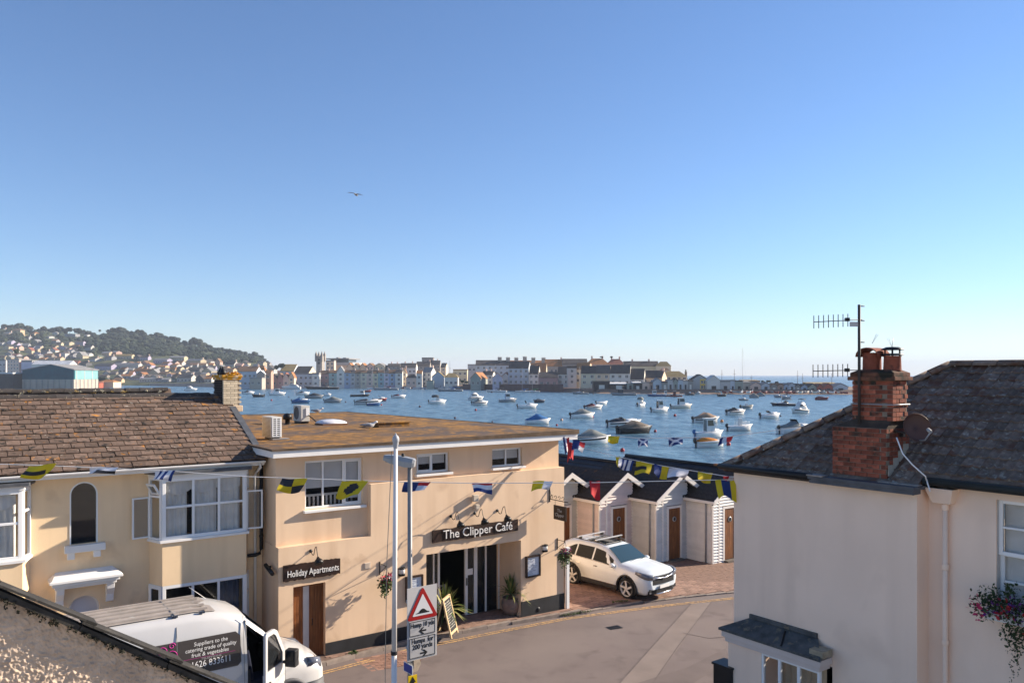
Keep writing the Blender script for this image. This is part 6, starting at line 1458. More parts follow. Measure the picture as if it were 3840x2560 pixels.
def line(name, pts, label, sag=0):
    P = [pd(u, v, Y) for u, v, Y in pts]; r = empty(name, P[0], 0, label, 'bunting line'); q = []
    for i in range(len(P)-1):
        for t in range(6): q.append(P[i].lerp(P[i+1], t/6)-P[0])
    q.append(P[-1]-P[0]); MB().tube(q, .008, 0, 5).build('cord', WHITE, r)
SA = [(-150, 1735, 14.6), (160, 1744, 14.8), (620, 1764, 15.2), (921, 1786, 15.4), (1156, 1794, 15.6), (1400, 1803, 15.8), (1766, 1811, 16.0), (2208, 1809, 15.9), (2756, 1797, 15.58)]
line('bunting_line', SA, 'long thin cord of flags across the front of both cream houses')
SB = [(2113, 1640, 26.2), (2300, 1634, 24.2), (2410, 1643, 22.8), (2530, 1640, 21.4), (2722, 1638, 19.0), (3000, 1600, 16.2)]
line('bunting_line', SB, 'upper cord of flags seen against the water right of the cafe')
SC = [(2113, 1660, 26.2), (2318, 1712, 23.6), (2480, 1745, 20.8), (2645, 1772, 18.0), (2756, 1790, 15.58)]
line('bunting_line', SC, 'slanting cord of flags in front of the dark hut roofs')
flag(158, 1766, 112, 46, 'yk', 14.8, 'yellow flag with a dark patch at the far left, below the brown tiles', .3, .5, 1, -.12)
flag(392, 1764, 118, 26, 'grw', 15.0, 'white and black flag lying along the gutter between the left windows', .2, .4, 2)
flag(622, 1782, 82, 40, 'wb', 15.2, 'blue and white flag above the large bay window', .3, .5, 3)
flag(1105, 1818, 104, 48, 'quart', 15.5, 'black and yellow quartered flag left of the cafe blind window', .3, .5, 4)
flag(1332, 1830, 108, 58, 'disc', 15.75, 'yellow flag with a black disc in front of the large cafe window', .5, .3, 5)
flag(1566, 1822, 108, 34, 'ens', 15.9, 'dark blue and red ensign flag beside the lamp post', .3, .5, 6)
flag(1808, 1829, 84, 38, 'tri', 16.0, 'red, white and blue banded flag above the cafe sign lamps', -.1, .3, 7)
flag(2036, 1820, 82, 34, 'yw', 16.0, 'yellow and white flag above the hanging sign bracket', .3, .4, 8)
flag(2230, 1834, 44, 60, 'red', 15.9, 'plain red flag hanging in front of the first beach hut roof', 0, .5, 9)
flag(2720, 1836, 84, 72, 'stripe_v', 15.6, 'large yellow, blue and yellow flag against the cream corner house', 0, .08, 10)
flag(2122, 1676, 26, 72, 'rb', 26.0, 'limp red and white flag hanging from the cafe roof corner', -.5, .5, 11)
flag(2142, 1692, 26, 66, 'red', 25.8, 'limp red flag next to the cafe roof corner', .5, .5, 12)
flag(2172, 1672, 50, 38, 'ens', 25.6, 'small blue ensign flag right of the limp red flag', .4, .5, 13, .3)
flag(2303, 1647, 48, 26, 'solid_y', 24.2, 'plain yellow flag in front of the blue-grey covered boat', .3, .5, 14)
flag(2410, 1660, 42, 30, 'salt', 22.8, 'dark blue flag with white cross, left one of two over the water', 0, .5, 15)
flag(2532, 1655, 60, 28, 'salt', 21.4, 'dark blue flag with white cross, right one of two over the water', 0, .6, 16)
flag(2724, 1650, 56, 26, 'rb', 19.0, 'blue, white and red flag beside the boat with an orange cover', .4, .5, 17, -.2)
flag(2318, 1728, 20, 32, 'solid_y', 23.6, 'small yellow flag at the top end of the slanting cord', 0, .4, 18)
flag(2350, 1740, 62, 34, 'wb', 23.0, 'white and blue flag second along the slanting cord', .4, .6, 19, .2)
flag(2416, 1754, 66, 44, 'yk', 22.0, 'yellow flag with a dark bar over the pinkish hut', .4, .5, 20, .2)
flag(2482, 1766, 60, 42, 'by', 20.8, 'half blue and half yellow flag between the two hut gables', .4, .5, 21, .2)
flag(2546, 1774, 82, 34, 'white', 19.8, 'white crumpled flag just above the grey hut gable', .3, .6, 22, .1)
flag(2646, 1788, 60, 34, 'solid_y', 18.0, 'yellow flag right of the grey hut gable', .4, .5, 23, .1)
flag(2742, 1792, 66, 16, 'rw', 15.9, 'red and white flag folded at the corner of the cream house', .2, .6, 24)
# flying gull
P = pd(1335, 730, 48); r = empty('flying_gull', P, R(20), 'lone gull gliding high in the blue sky', 'gull')
MB().loft([[(t, w*math.cos(a), w*math.sin(a)) for a in [q*math.pi/4 for q in range(8)]] for t, w in ((-.3, .01), (-.2, .05), (0, .085), (.15, .07), (.24, .04), (.3, .01))]).build('body', M('gull_dark', (.22, .22, .24), .9, .1), r)
for s in (-1, 1):
    b = MB(); L_ = [(0, .06), (.25*s, .12), (.45*s, .12), (.68*s, .02)]
    pts = [(.05, s*0, .02), (.10, s*.2, .07), (.08, s*.42, .08), (-.08, s*.68, .02)]; pts2 = [(-.12, 0, .02), (-.10, s*.2, .07), (-.08, s*.42, .08), (-.12, s*.68, .02)]
    b.loft([pts, pts2], closed=False); solid(b.build('wing', M('gull_dark', (.22, .22, .24), .9, .1), r), .015)
r.rotation_euler = (R(14), R(6), R(72)); r.scale = (.8, .8, .8)
# ================================================================== BOATS
def interp(tab, u):
    if u <= tab[0][0]: return tab[0][1]
    for (a, va), (b, vb_) in zip(tab[:-1], tab[1:]):
        if u <= b: return va+(vb_-va)*(u-a)/(b-a)
    return tab[-1][1]
SHORE = [(-400, 760), (500, 720), (900, 600), (1250, 590), (1650, 560), (1800, 510), (2050, 455), (2250, 408), (2500, 398), (2750, 396), (3300, 384)]
BW = M('boat_white', (.74, .72, .69), .4, .05, 2, rnd=.05); BCR = M('boat_cream', (.60, .56, .48), .5, .08, 2); BNV = M('boat_navy', (.02, .03, .05), .45, .15, 2); BBK = M('boat_black', (.018, .018, .02), .5, .15, 2); BRD = M('boat_red', (.22, .022, .02), .5, .15, 2); BBL = M('boat_blue', (.03, .11, .26), .5, .15, 2); BGR = M('boat_grey', (.27, .28, .29), .6, .1, 2); BTQ = M('boat_turquoise', (.05, .27, .36), .6, .1, 2)
CVG = M('cover_grey', (.20, .21, .20), .9, .12, 2, .01, 6); CVD = M('cover_dark', (.045, .05, .06), .85, .15, 2, .01, 6); CVT = M('cover_tan', (.30, .20, .14), .9, .12, 2, .01, 6); CVB = M('cover_brown', (.15, .12, .095), .9, .15, 2, .01, 6); CVO = M('cover_orange', (.58, .20, .03), .85, .1, 2); CVBL = M('cover_blue', (.025, .13, .33), .85, .12, 2); CVM = M('cover_maroon', (.12, .02, .025), .85, .12, 2); CVGN = M('cover_green', (.02, .16, .09), .85, .12, 2)
MC = dict(w=BW, cr=BCR, nv=BNV, bk=BBK, rd=BRD, bl=BBL, gr=BGR, tq=BTQ, cg=CVG, cd=CVD, ct=CVT, cb=CVB, co=CVO, cbl=CVBL, cm=CVM, cgn=CVGN)
BGL = glass('boat_glass', (.02, .025, .03), 0, .05)
def hull_rings(L, B, f, bow, n=9):
    out = []
    for i in range(n+1):
        t = i/n; x = -L/2+L*t; w = B/2*(1-max(0, (t-.45)/.55)**2.2)*(0.9+.1*min(1, t*4)); w = max(w, .02); zt = f+(bow-f)*t**2; ke = -.25*(1-t**4)
        xr = x+ (.10*L*t**5)
        out.append([(x, 0, ke), (x, -w*.72, -.10+.25*t**3), (x+.0, -w*.93, zt*.45), (xr, -w, zt), (xr, w, zt), (x, w*.93, zt*.45), (x, w*.72, -.10+.25*t**3)])
    return out
def boat(u, v, lpx, label, hd=18, hull='w', kind='cuddy', cover='cd', ob=True, stripe=None, obc='bk', group=None, mast=None, B=None, lift=0, fb=None, at=None):
    P = at or pz(u, v, WZ); k = P.y/F; h = R(hd); proj = abs(math.cos(h))+.30*abs(math.sin(h)); L = lpx*k/proj; far = lpx < 42
    B = B or min(L*.42, 2.8); f = fb or .30+.055*L; bow = f*1.45
    ro = empty({'yacht': 'sailing_boat', 'rib': 'inflatable_boat', 'fish': 'fishing_boat', 'cruiser': 'motor_cruiser', 'row': 'rowing_boat'}.get(kind, 'motor_boat'), (P.x, P.y, WZ+.02+lift), h, label, 'boat', group)
    hm = MC[hull]; rg = hull_rings(L, B, f, bow)
    hb = MB().loft(rg); ho = hb.build('hull', hm, ro)
    if stripe: 
        s = MB()
        for sd in (-1, 1): s.loft([[(r[2][0]*.5+r[3][0]*.5, sd*(abs(r[2][1])*.35+abs(r[3][1])*.65)+sd*.012, r[3][2]*.62), (r[3][0], sd*(abs(r[3][1]))+sd*.012, r[3][2]*.86)] for r in rg[:-1]], closed=False)
        s.build('hull_stripe', MC[stripe], ro)
    if kind == 'rib':
        t = MB(); pts = [(-L/2, -B*.42, f*.8), (0, -B*.46, f*.85), (L*.3, -B*.34, f), (L*.5, 0, f*1.35), (L*.3, B*.34, f), (0, B*.46, f*.85), (-L/2, B*.42, f*.8)]; t.tube(pts, .22, 0, 8); t.build('tube', MC[cover], ro)
        MB().box(-L*.12, L*.05, -.3, .3, f*.6, f+.6).build('console', BW, ro)
    else:
        d = MB(); d.face([(r[3][0], r[3][1]*.97, r[3][2]+.01) for r in rg]+[(r[4][0], r[4][1]*.97, r[4][2]+.01) for r in rg[::-1]]); d.build('deck', BW if kind not in ('fish', 'row') else MC['gr'], ro)
    def shell(secs, mat, name, smooth=True):
        b = MB(); b.loft([[(x, -w, z0), (x, -w*.96, z0+(z1-z0)*.55), (x, -w*.6, z1), (x, w*.6, z1), (x, w*.96, z0+(z1-z0)*.55), (x, w, z0)] for x, w, z0, z1 in secs], smooth=smooth); return b.build(name, mat, ro)
    zf = lambda t: f+(bow-f)*max(0, t)**2
    w = B/2
    if kind in ('cuddy', 'pilot', 'cover', 'speed', 'cruiser', 'canopy'):
        # foredeck cuddy
        top = .42 if kind != 'speed' else .25
        shell([(L*.02, w*.80, f, f+top), (L*.15, w*.78, f, f+top+.05), (L*.32, w*.50, zf(.82)-.08, zf(.82)+.22), (L*.44, w*.12, zf(.94)-.06, zf(.94)+.06)], BW, 'cuddy')
    if kind in ('cuddy', 'speed'):
        wsb = MB(); z0 = f+(.40 if kind == 'cuddy' else .25); hh = .55 if kind == 'cuddy' else .35
        wsb.loft([[(L*.0-.15, -w*.78, z0), (L*.0+.05, -w*.5, z0+.02), (L*.04+.10, 0, z0+.04), (L*.0+.05, w*.5, z0+.02), (L*.0-.15, w*.78, z0)], [(-.55, -w*.66, z0+hh), (-.40, -w*.42, z0+hh), (-.32, 0, z0+hh+.02), (-.40, w*.42, z0+hh), (-.55, w*.66, z0+hh)]], closed=False); wsb.build('windscreen', BGL, ro)
        if cover: shell([(-L*.47, w*.85, f, f+.12), (-L*.2, w*.85, f, f+.45), (-.05*L, w*.82, f, f+.78 if kind == 'cuddy' else f+.5), (0.02*L, w*.76, f+.3, f+.45)], MC[cover], 'cockpit_cover')
    if kind == 'cover':
        shell([(-L*.48, w*.92, f-.05, f+.12), (-L*.25, w*.95, f-.05, f+.38), (-.02*L, w*.93, f-.05, f+.85), (.10*L, w*.88, f-.03, f+.78), (.30*L, w*.6, zf(.8)-.03, zf(.8)+.30), (.46*L, w*.12, zf(.95), zf(.95)+.08)], MC[cover], 'boat_cover')
    if kind == 'pilot':
        cw_, x0, x1 = w*.72, -L*.12, L*.14
        b = MB(); b.hexa([(x0, -cw_, f), (x1+.25, -cw_, f), (x1+.25, cw_, f), (x0, cw_, f), (x0, -cw_*.85, f+1.45), (x1-.05, -cw_*.85, f+1.45), (x1-.05, cw_*.85, f+1.45), (x0, cw_*.85, f+1.45)]); wh = b.build('wheelhouse', BW, ro)
        b = MB(); b.box(x0-.15, x1+.1, -cw_*.95, cw_*.95, f+1.45, f+1.53); b.build('wheelhouse_roof', BW, wh)
        for s in (-1, 1): MB().hexa([(x0+.12, s*cw_*.955, f+.72), (x1+.02, s*cw_*.955, f+.72), (x1+.02, s*cw_*.93, f+.72), (x0+.12, s*cw_*.93, f+.72), (x0+.12, s*cw_*.885, f+1.32), (x1-.12, s*cw_*.885, f+1.32), (x1-.12, s*cw_*.86, f+1.32), (x0+.12, s*cw_*.86, f+1.32)]).build('side_window', BGL, wh)
        MB().hexa([(x1+.15, -cw_*.8, f+.72), (x1+.17, -cw_*.8, f+.72), (x1+.17, cw_*.8, f+.72), (x1+.15, cw_*.8, f+.72), (x1+.0, -cw_*.75, f+1.34), (x1+.02, -cw_*.75, f+1.34), (x1+.02, cw_*.75, f+1.34), (x1, cw_*.75, f+1.34)]).build('front_window', BGL, wh)
        MB().box(x0-.012, x0-.002, -cw_*.7, cw_*.7, f+.15, f+1.35).build('rear_screen', MC[cover] if cover else BGL, wh)
    if kind == 'canopy':
        shell([(-L*.3, w*.75, f+.85, f+1.35), (-L*.05, w*.75, f+.9, f+1.45), (.08*L, w*.72, f+.8, f+1.3)], MC[cover], 'canopy')
        b = MB()
        for x in (-L*.28, .06*L):
            for s in (-1, 1): b.tube([(x, s*w*.7, f), (x, s*w*.7, f+.95)], .025, 0, 5)
        b.build('canopy_frame', GREYM, ro); MB().box(-L*.05, .1*L, -w*.35, w*.35, f-.1, f+.75).build('console', BW, ro)
    if kind == 'cruiser':
        shell([(-L*.38, w*.8, f, f+.5), (-L*.25, w*.8, f, f+1.25), (.02*L, w*.76, f, f+1.35), (.22*L, w*.6, f+.2, f+.55)], BW, 'cabin')
        shell([(-L*.30, w*.82, f+.62, f+1.0), (-.02*L, w*.785, f+.62, f+1.05), (.10*L, w*.74, f+.62, f+.9)], BGL, 'cabin_windows')
        if cover: shell([(-L*.32, w*.6, f+1.75, f+1.9), (-.02*L, w*.6, f+1.8, f+1.92)], MC[cover], 'flybridge_top'); b = MB(); [b.tube([(x, s*w*.5, f+1.2), (x, s*w*.5, f+1.8)], .03, 0, 5) for x in (-L*.3, -.05*L) for s in (-1, 1)]; b.build('flybridge_frame', GREYM, ro)
    if kind == 'fish':
        x0, x1 = L*.05, L*.27
        b = MB(); b.hexa([(x0, -w*.55, f), (x1, -w*.5, f), (x1, w*.5, f), (x0, w*.55, f), (x0, -w*.5, f+1.9), (x1-.1, -w*.45, f+1.9), (x1-.1, w*.45, f+1.9), (x0, w*.5, f+1.9)]); wh = b.build('wheelhouse', MC[cover] if cover else BW, ro)
        MB().box(x0-.1, x1+.05, -w*.55, w*.55, f+1.9, f+1.98).build('wheelhouse_roof', BW, wh); 
        for s in (-1, 1): MB().box(x0+.15, x1-.2, s*w*.54-.02, s*w*.54+.02, f+1.1, f+1.6).build('side_window', BGL, wh)
        b = MB()
        for s in (-1, 1):
            for q in range(5): b.tube([(-L*.46+q*L*.12, s*w*.88, f), (-L*.46+q*L*.12, s*w*.88, f+.55)], .02, 0, 4)
            b.tube([(-L*.46, s*w*.88, f+.55), (L*.02, s*w*.88, f+.55)], .02, 0, 4)
        b.build('rail', GREYM, ro)
        b = MB(); b.tube([(x0+.2, 0, f+1.9), (x0+.1, 0, f+3.6)], .04, 0, 5); b.build('mast', GREYM, ro)
    if kind == 'open' or kind == 'row':
        b = MB()
        for x in (-L*.25, 0, L*.2): b.box(x-.12, x+.12, -w*.75, w*.75, f-.02, f+.05)
        b.build('thwart', M('thwart_wood', (.25, .15, .08), .7, .2), ro)
        if cover: shell([(-L*.45, w*.6, f, f+.15), (-L*.2, w*.7, f, f+.42), (.12*L, w*.6, f, f+.30), (.3*L, w*.3, f+.05, f+.15)], MC[cover], 'cover')
    if kind == 'console':
        MB().box(-L*.02, L*.1, -.35, .35, f, f+.9).build('console', BW, ro)
        b = MB()
        for s in (-1, 1):
            for q in range(6):
                t = -.1+q*.10; b.tube([(L*t, s*w*.9*(1-max(0, t)*.9), f), (L*t, s*w*.85*(1-max(0, t)*.9), f+.5)], .018, 0, 4)
            b.tube([(L*(-.1+q*.10), s*w*.86*(1-max(0, -.1+q*.10)*.9), f+.5) for q in range(6)], .018, 0, 4); b.tube([(L*(-.1+q*.10), s*w*.87*(1-max(0, -.1+q*.10)*.9), f+.28) for q in range(6)], .014, 0, 4)
        b.build('rail', BW, ro)
        b = MB(); b.tube([(-L*.08, -.5, f), (-L*.08, -.45, f+1.6), (-L*.08, .45, f+1.6), (-L*.08, .5, f)], .025, 0, 5); b.build('arch', GREYM, ro)
    if kind == 'yacht':
        shell([(-L*.18, w*.55, f, f+.35), (.0, w*.6, f, f+.48), (.18*L, w*.45, f+.05, f+.40), (.3*L, w*.2, f+.1, f+.25)], BW, 'coachroof')
        for s in (-1, 1): MB().box(-L*.12, L*.1, s*w*.60-.02, s*w*.60+.02, f+.18, f+.32).build('cabin_window', BGL, ro)
        mh = mast or L*1.1
        m_ = MB().tube([(L*.08, 0, f), (L*.08, 0, mh)], .085, 0, 6, r1=.05).build('mast', M('mast_alloy', (.45, .44, .43), .5, .1), ro)
        MB().tube([(L*.08, 0, f+1.3), (-L*.38, 0, f+1.25)], .17, 0, 8, r1=.10).build('sail_cover', MC[cover or 'cbl'], m_)
        b = MB(); b.tube([(L*.5, 0, bow), (L*.08, 0, mh)], .012, 0, 3); b.tube([(-L*.48, 0, f), (L*.08, 0, mh)], .012, 0, 3); b.build('rigging', GREYM, m_)
        if cover: shell([(-L*.20, w*.6, f+.4, f+.5), (-L*.1, w*.6, f+.4, f+.95), (.0, w*.5, f+.45, f+.6)], MC[cover], 'sprayhood')
    if ob and kind not in ('yacht', 'fish', 'cruiser', 'row'):
        b = MB(); x = -L/2-.18; b.loft([[(x+dx*.5, -sw, z), (x+dx*.5+.28, -sw, z), (x+dx*.5+.28, sw, z), (x+dx*.5, sw, z)] for dx, sw, z in ((-.2, .16, f-.15), (-.45, .26, f+.0), (-.4, .26, f+.22), (-.15, .16, f+.33))], smooth=False); b.box(x, x+.16, -.07, .07, -.15, f-.1); bevel(b.build('outboard', MC[obc], ro), .02, 1)
    if kind not in ('yacht', 'fish'): ro.scale = (1, 1, 1.45)
    return ro
Bt = boat
# nearer moorings
Bt(2216, 1664, 138, 'white sport boat under a grey-blue cover, nearest the cafe roof corner', 14, 'w', 'cover', 'cg', ob=False, stripe='bk')
Bt(2656, 1640, 112, 'white wheelhouse boat with a blue engine cover and grey rear screen', 16, 'w', 'pilot', 'cg', obc='cbl')
Bt(2662, 1676, 112, 'open white boat with an orange cover, lowest of the moored boats', 12, 'w', 'open', 'co', stripe='cr')
Bt(2377, 1624, 134, 'dark hulled boat wholly under a brown cover', 16, 'bk', 'cover', 'cb')
Bt(2337, 1600, 130, 'sleek white speedboat with a dark grey cockpit cover behind the brown covered boat', 16, 'w', 'speed', 'cd', stripe='bk')
Bt(2182, 1567, 92, 'white boat with a grey cover and red propeller leg in mid water', 16, 'w', 'cover', 'cg')
Bt(2224, 1535, 72, 'white speedboat with maroon cover pile and dark outboard', 22, 'w', 'speed', 'cm', stripe='bk')
Bt(2256, 1516, 46, 'small dinghy just behind the maroon covered speedboat', 25, 'w', 'open', None)
Bt(2645, 1584, 100, 'tan covered white boat behind the wheelhouse boat', 12, 'w', 'cover', 'ct', stripe='bk')
Bt(2772, 1614, 98, 'white open boat with white rails and console near the cream house roof', 14, 'w', 'console', None)
Bt(2758, 1554, 80, 'white speedboat with a dark cockpit cover, third row of moorings on the right', 22, 'w', 'speed', 'cd', stripe='bk')
Bt(2800, 1533, 52, 'grey inflatable with white bow behind the dark covered speedboat', 20, 'w', 'rib', 'cg')
Bt(2886, 1568, 82, 'white speedboat with low foredeck beside the slanting roof edge', 18, 'w', 'speed', None)
Bt(2998, 1548, 76, 'white motor cruiser with a flybridge top and black hull bottom', -152, 'w', 'cruiser', 'cd', stripe='bk')
Bt(2938, 1521, 84, 'dark hulled sailing launch lying left of the motor cruiser', 176, 'nv', 'yacht', 'cb', mast=3.4)
Bt(2985, 1624, 150, 'large white boat with grey canopy partly hidden by the dark roof', 18, 'w', 'cuddy', 'cg')
Bt(3080, 1499, 46, 'maroon hulled boat close to the brick chimney', -14, 'rd', 'open', 'cm', ob=False)
Bt(2405, 1523, 46, 'small white boat with a grey canopy seen stern-on', 50, 'w', 'canopy', 'cg')
Bt(2473, 1544, 72, 'white cuddy boat with big black outboard left of the wheelhouse pair', 22, 'w', 'pilot', None)
Bt(2553, 1531, 80, 'cream wheelhouse boat with dark glazing in the middle of the bay', 12, 'cr', 'pilot', None)
Bt(2014, 1590, 92, 'white boat under a blue cover peeping over the cafe roof', 10, 'w', 'cover', 'cbl', ob=False)
Bt(1976, 1531, 74, 'white open-backed boat with a black outboard, right of centre', 14, 'w', 'cuddy', None)
Bt(2023, 1509, 38, 'small dark tender with two people-sized seats', 10, 'nv', 'open', 'cd')
Bt(1902, 1507, 64, 'grey fishing boat with a white cabin at its bow', 10, 'gr', 'pilot', 'cbl', ob=False)
Bt(1798, 1518, 60, 'white cuddy boat with a black stripe, nearest of a touching pair', 18, 'w', 'cuddy', 'cg', stripe='bk')
Bt(1783, 1499, 58, 'white covered boat with a black stern behind the striped cuddy', 22, 'w', 'cruiser', None, ob=False, stripe='bk')
Bt(1639, 1513, 64, 'white angling boat with a dark canopy in mid harbour', 20, 'w', 'canopy', 'cd')
Bt(1378, 1516, 96, 'long white speedboat with a black side stripe and outboard', 10, 'w', 'speed', 'cd', stripe='bk')
Bt(1400, 1521, 48, 'small blue and white dinghy in front of the long speedboat', 8, 'bl', 'open', None)
Bt(1424, 1503, 48, 'white boat with a maroon hull side behind the long speedboat', 10, 'rd', 'cuddy', None)
Bt(1494, 1492, 50, 'white boat with a red cockpit and twin outboards', 14, 'w', 'speed', 'cm')
Bt(1348, 1486, 68, 'black hulled workboat with a high white rail', 4, 'bk', 'fish', None)
Bt(1370, 1470, 40, 'red dinghy moored behind the black workboat', 6, 'rd', 'row', None)
Bt(1247, 1509, 62, 'grey-green dinghy with a low cover and white bow', 8, 'gr', 'cover', 'cg')
Bt(1228, 1484, 24, 'tiny white boat between the cream shed boats', 10, 'w', 'cuddy', None)
Bt(1177, 1493, 64, 'grey speedboat with a dark humped cover', 8, 'gr', 'cover', 'cd')
Bt(1127, 1511, 64, 'turquoise covered boat with white cuddy and dark blue hull', 6, 'bl', 'cuddy', 'cbl')
Bt(1135, 1480, 46, 'white cuddy boat above the turquoise covered one', 14, 'w', 'cuddy', 'cd')
Bt(1039, 1482, 56, 'white cabin boat with dark windows right of the cream chimney', 10, 'w', 'pilot', None)
Bt(931, 1477, 40, 'white cuddy beside the cream chimney with a dark screen', 14, 'w', 'cuddy', 'cd')
Bt(969, 1488, 42, 'dark inflatable with its outboard raised near the cream chimney', 182, 'bk', 'rib', 'cd')
Bt(714, 1465, 44, 'white boat roof showing just over the mossy ridge', 8, 'w', 'cruiser', None, ob=False)
# quay side and far moorings
Bt(1094, 1458, 68, 'big white motor cruiser against the town quay', 178, 'w', 'cruiser', None)
Bt(1211, 1459, 118, 'long dark sailing barge against the town quay', 180, 'bk', 'yacht', 'cd', mast=17, B=4)
Bt(1448, 1462, 92, 'long grey sailing yacht with a red sail cover at the town quay', 178, 'gr', 'yacht', 'cm', mast=15.5)
Bt(1400, 1459, 44, 'slim white yacht beside the red covered yacht', 176, 'w', 'yacht', 'cb', mast=14)
Bt(1690, 1467, 92, 'pale blue-grey catamaran yacht with two masts', 178, 'gr', 'yacht', 'cbl', mast=15)
Bt(1774, 1459, 46, 'dark open workboat near the timber boathouse', 2, 'nv', 'open', None, ob=False)
Bt(1864, 1470, 74, 'white yacht moored before the lilac house', 178, 'w', 'yacht', 'cd', mast=15.5)
Bt(1962, 1471, 52, 'white yacht with a slanting mast left of the green awning boat', 178, 'w', 'yacht', 'cbl', mast=13.5)
Bt(2000, 1471, 50, 'white yacht with a bright green awning', 178, 'w', 'yacht', 'cgn', mast=11)
Bt(2072, 1466, 32, 'small dark boat off the sandy shore', 4, 'nv', 'open', None)
Bt(2178, 1477, 58, 'grey sloop with bare mast before the long black sheds', 178, 'gr', 'yacht', 'cd', mast=14)
Bt(2341, 1482, 90, 'grey naval style launch with a dark wheelhouse', 180, 'gr', 'fish', 'cd')
Bt(2464, 1486, 66, 'blue hulled fishing boat in the line of three', 180, 'bl', 'fish', 'w')
Bt(2502, 1486, 40, 'red hulled fishing boat in the middle of the line of three', 180, 'rd', 'fish', 'w')
Bt(2536, 1487, 42, 'dark red fishing boat at the right end of the line of three', 180, 'rd', 'fish', 'cm')
Bt(2586, 1482, 34, 'grey inflatable right of the red fishing boats', 180, 'gr', 'rib', 'cd')
Bt(2616, 1477, 22, 'little grey motorboat below the yellow boathouse', 8, 'gr', 'cuddy', None)
Bt(2707, 1486, 32, 'dark inflatable with an arch below the grey sheds', 4, 'bk', 'rib', 'cd')
Bt(2788, 1501, 34, 'small grey sloop with a tall thin mast by itself', 178, 'gr', 'yacht', None, mast=20)
Bt(2827, 1491, 34, 'grey covered boat, left one of a pair before the beach', 178, 'gr', 'cover', 'cg')
Bt(2852, 1485, 30, 'grey covered boat, right one of a pair before the beach', 178, 'gr', 'cover', 'cg')
Bt(2922, 1490, 36, 'pale boat, left one of a pair off the red sheds', 178, 'gr', 'cuddy', None)
Bt(2948, 1494, 30, 'pale boat, right one of a pair off the red sheds', 178, 'gr', 'cuddy', None)
# small craft rafted along the quay and beach, no two quite the same but too small to tell apart
rr = random.Random(31)
for i, u in enumerate(list(range(968, 1080, 20))+list(range(1268, 1330, 15))+list(range(1500, 1660, 14))):
    cc = rr.choice(('w', 'w', 'gr', 'nv', 'rd')); Bt(u, 1453, rr.uniform(15, 24), 'small %s craft lying along the town quay wall' % dict(w='white', gr='grey', nv='navy', rd='red')[cc], rr.choice((178, 4, 2)), cc, rr.choice(('cuddy', 'open', 'open')), None, ob=False, group='small craft along the town quay', at=(lambda Y: Vector(((u-CX)/F*Y, Y, WZ)))(interp(SHORE, u)-rr.uniform(5, 14)))
for i, u in enumerate(range(2690, 3180, 13)):
    cc = rr.choice(('w', 'rd', 'rd', 'cr', 'gr')); Bt(u, 1470, rr.uniform(12, 20), 'small %s boat drawn up on the far beach' % dict(w='white', gr='grey', cr='cream', rd='red')[cc], rr.choice((178, 10, 35, 150)), cc, rr.choice(('open', 'row', 'cuddy')), None, ob=False, group='small boats drawn up on the far beach', at=(lambda d: Vector(((u-CX)/F*(interp(SHORE, u)+d), interp(SHORE, u)+d, WZ)))(rr.uniform(0, 9)), lift=.75)
# buoys
BUOY = {'r': M('buoy_red', (.36, .015, .03), .5, .15), 'o': M('buoy_orange', (.50, .17, .03), .5, .15), 'k': M('buoy_dark', (.06, .02, .03), .6, .15), 'p': M('buoy_peach', (.60, .38, .27), .6, .15)}
for u, v, c, s, lb in ((1018, 1502, 'r', 6, 'red buoy left of the turquoise covered boat'), (1083, 1489, 'k', 4, 'dark buoy right of the white cabin boat'), (1296, 1508, 'k', 5, 'dark buoy between the grey-green dinghy and the long speedboat'), (1430, 1519, 'r', 6, 'red buoy at the bow of the small blue dinghy'), (1446, 1503, 'k', 4, 'dark buoy off the maroon hulled boat'), (1574, 1526, 'k', 7, 'dark buoy in open water left of the angling boat'), (1662, 1511, 'r', 4, 'red buoy at the bow of the angling boat'), (1784, 1539, 'r', 8, 'crimson buoy below the striped cuddy'), (1844, 1472, 'k', 6, 'dark buoy below the white yacht by the lilac house'), (1706, 1569, 'k', 8, 'dark buoy just above the cafe roof edge'), (1846, 1583, 'k', 6, 'small dark buoy touching the cafe roof line'), (2106, 1577, 'p', 10, 'peach buoy left of the grey covered boat'), (2222, 1565, 'r', 8, 'red buoy at the bow of the grey covered boat'), (2531, 1560, 'r', 10, 'red buoy under the cream wheelhouse boat'), (2707, 1582, 'o', 11, 'orange buoy right of the tan covered boat'), (2457, 1619, 'r', 10, 'red buoy at the bow of the brown covered boat'), (2334, 1692, 'r', 15, 'large red buoy nearest the shore'), (2088, 1596, 'r', 8, 'red buoy peeping at the cafe roof corner'), (2732, 1669, 'r', 15, 'pair-sized red buoy beside the orange covered boat'), (2927, 1561, 'k', 6, 'dark buoy right of the low white speedboat'), (2225, 1478, 'k', 4, 'tiny dark buoy right of the grey sloop')):
    P = pz(u, v, WZ); rd = s*P.y/F*.55
    o = empty('mooring_buoy', (P.x, P.y, WZ), 0, lb, 'buoy', 'mooring buoys')
    MB().lathe([(0, -.5*rd)]+[(rd*math.sin(math.pi*(.15+.85*i/8)), rd*.55-rd*math.cos(math.pi*(.15+.85*i/8))) for i in range(0, 9)], 0, 12).build('float', BUOY[c], o)
    MB().lathe([(rd*.25, rd*1.5), (rd*.22, rd*1.75), (0, rd*1.8)], 0, 8).build('ring_top', PLAST, o)
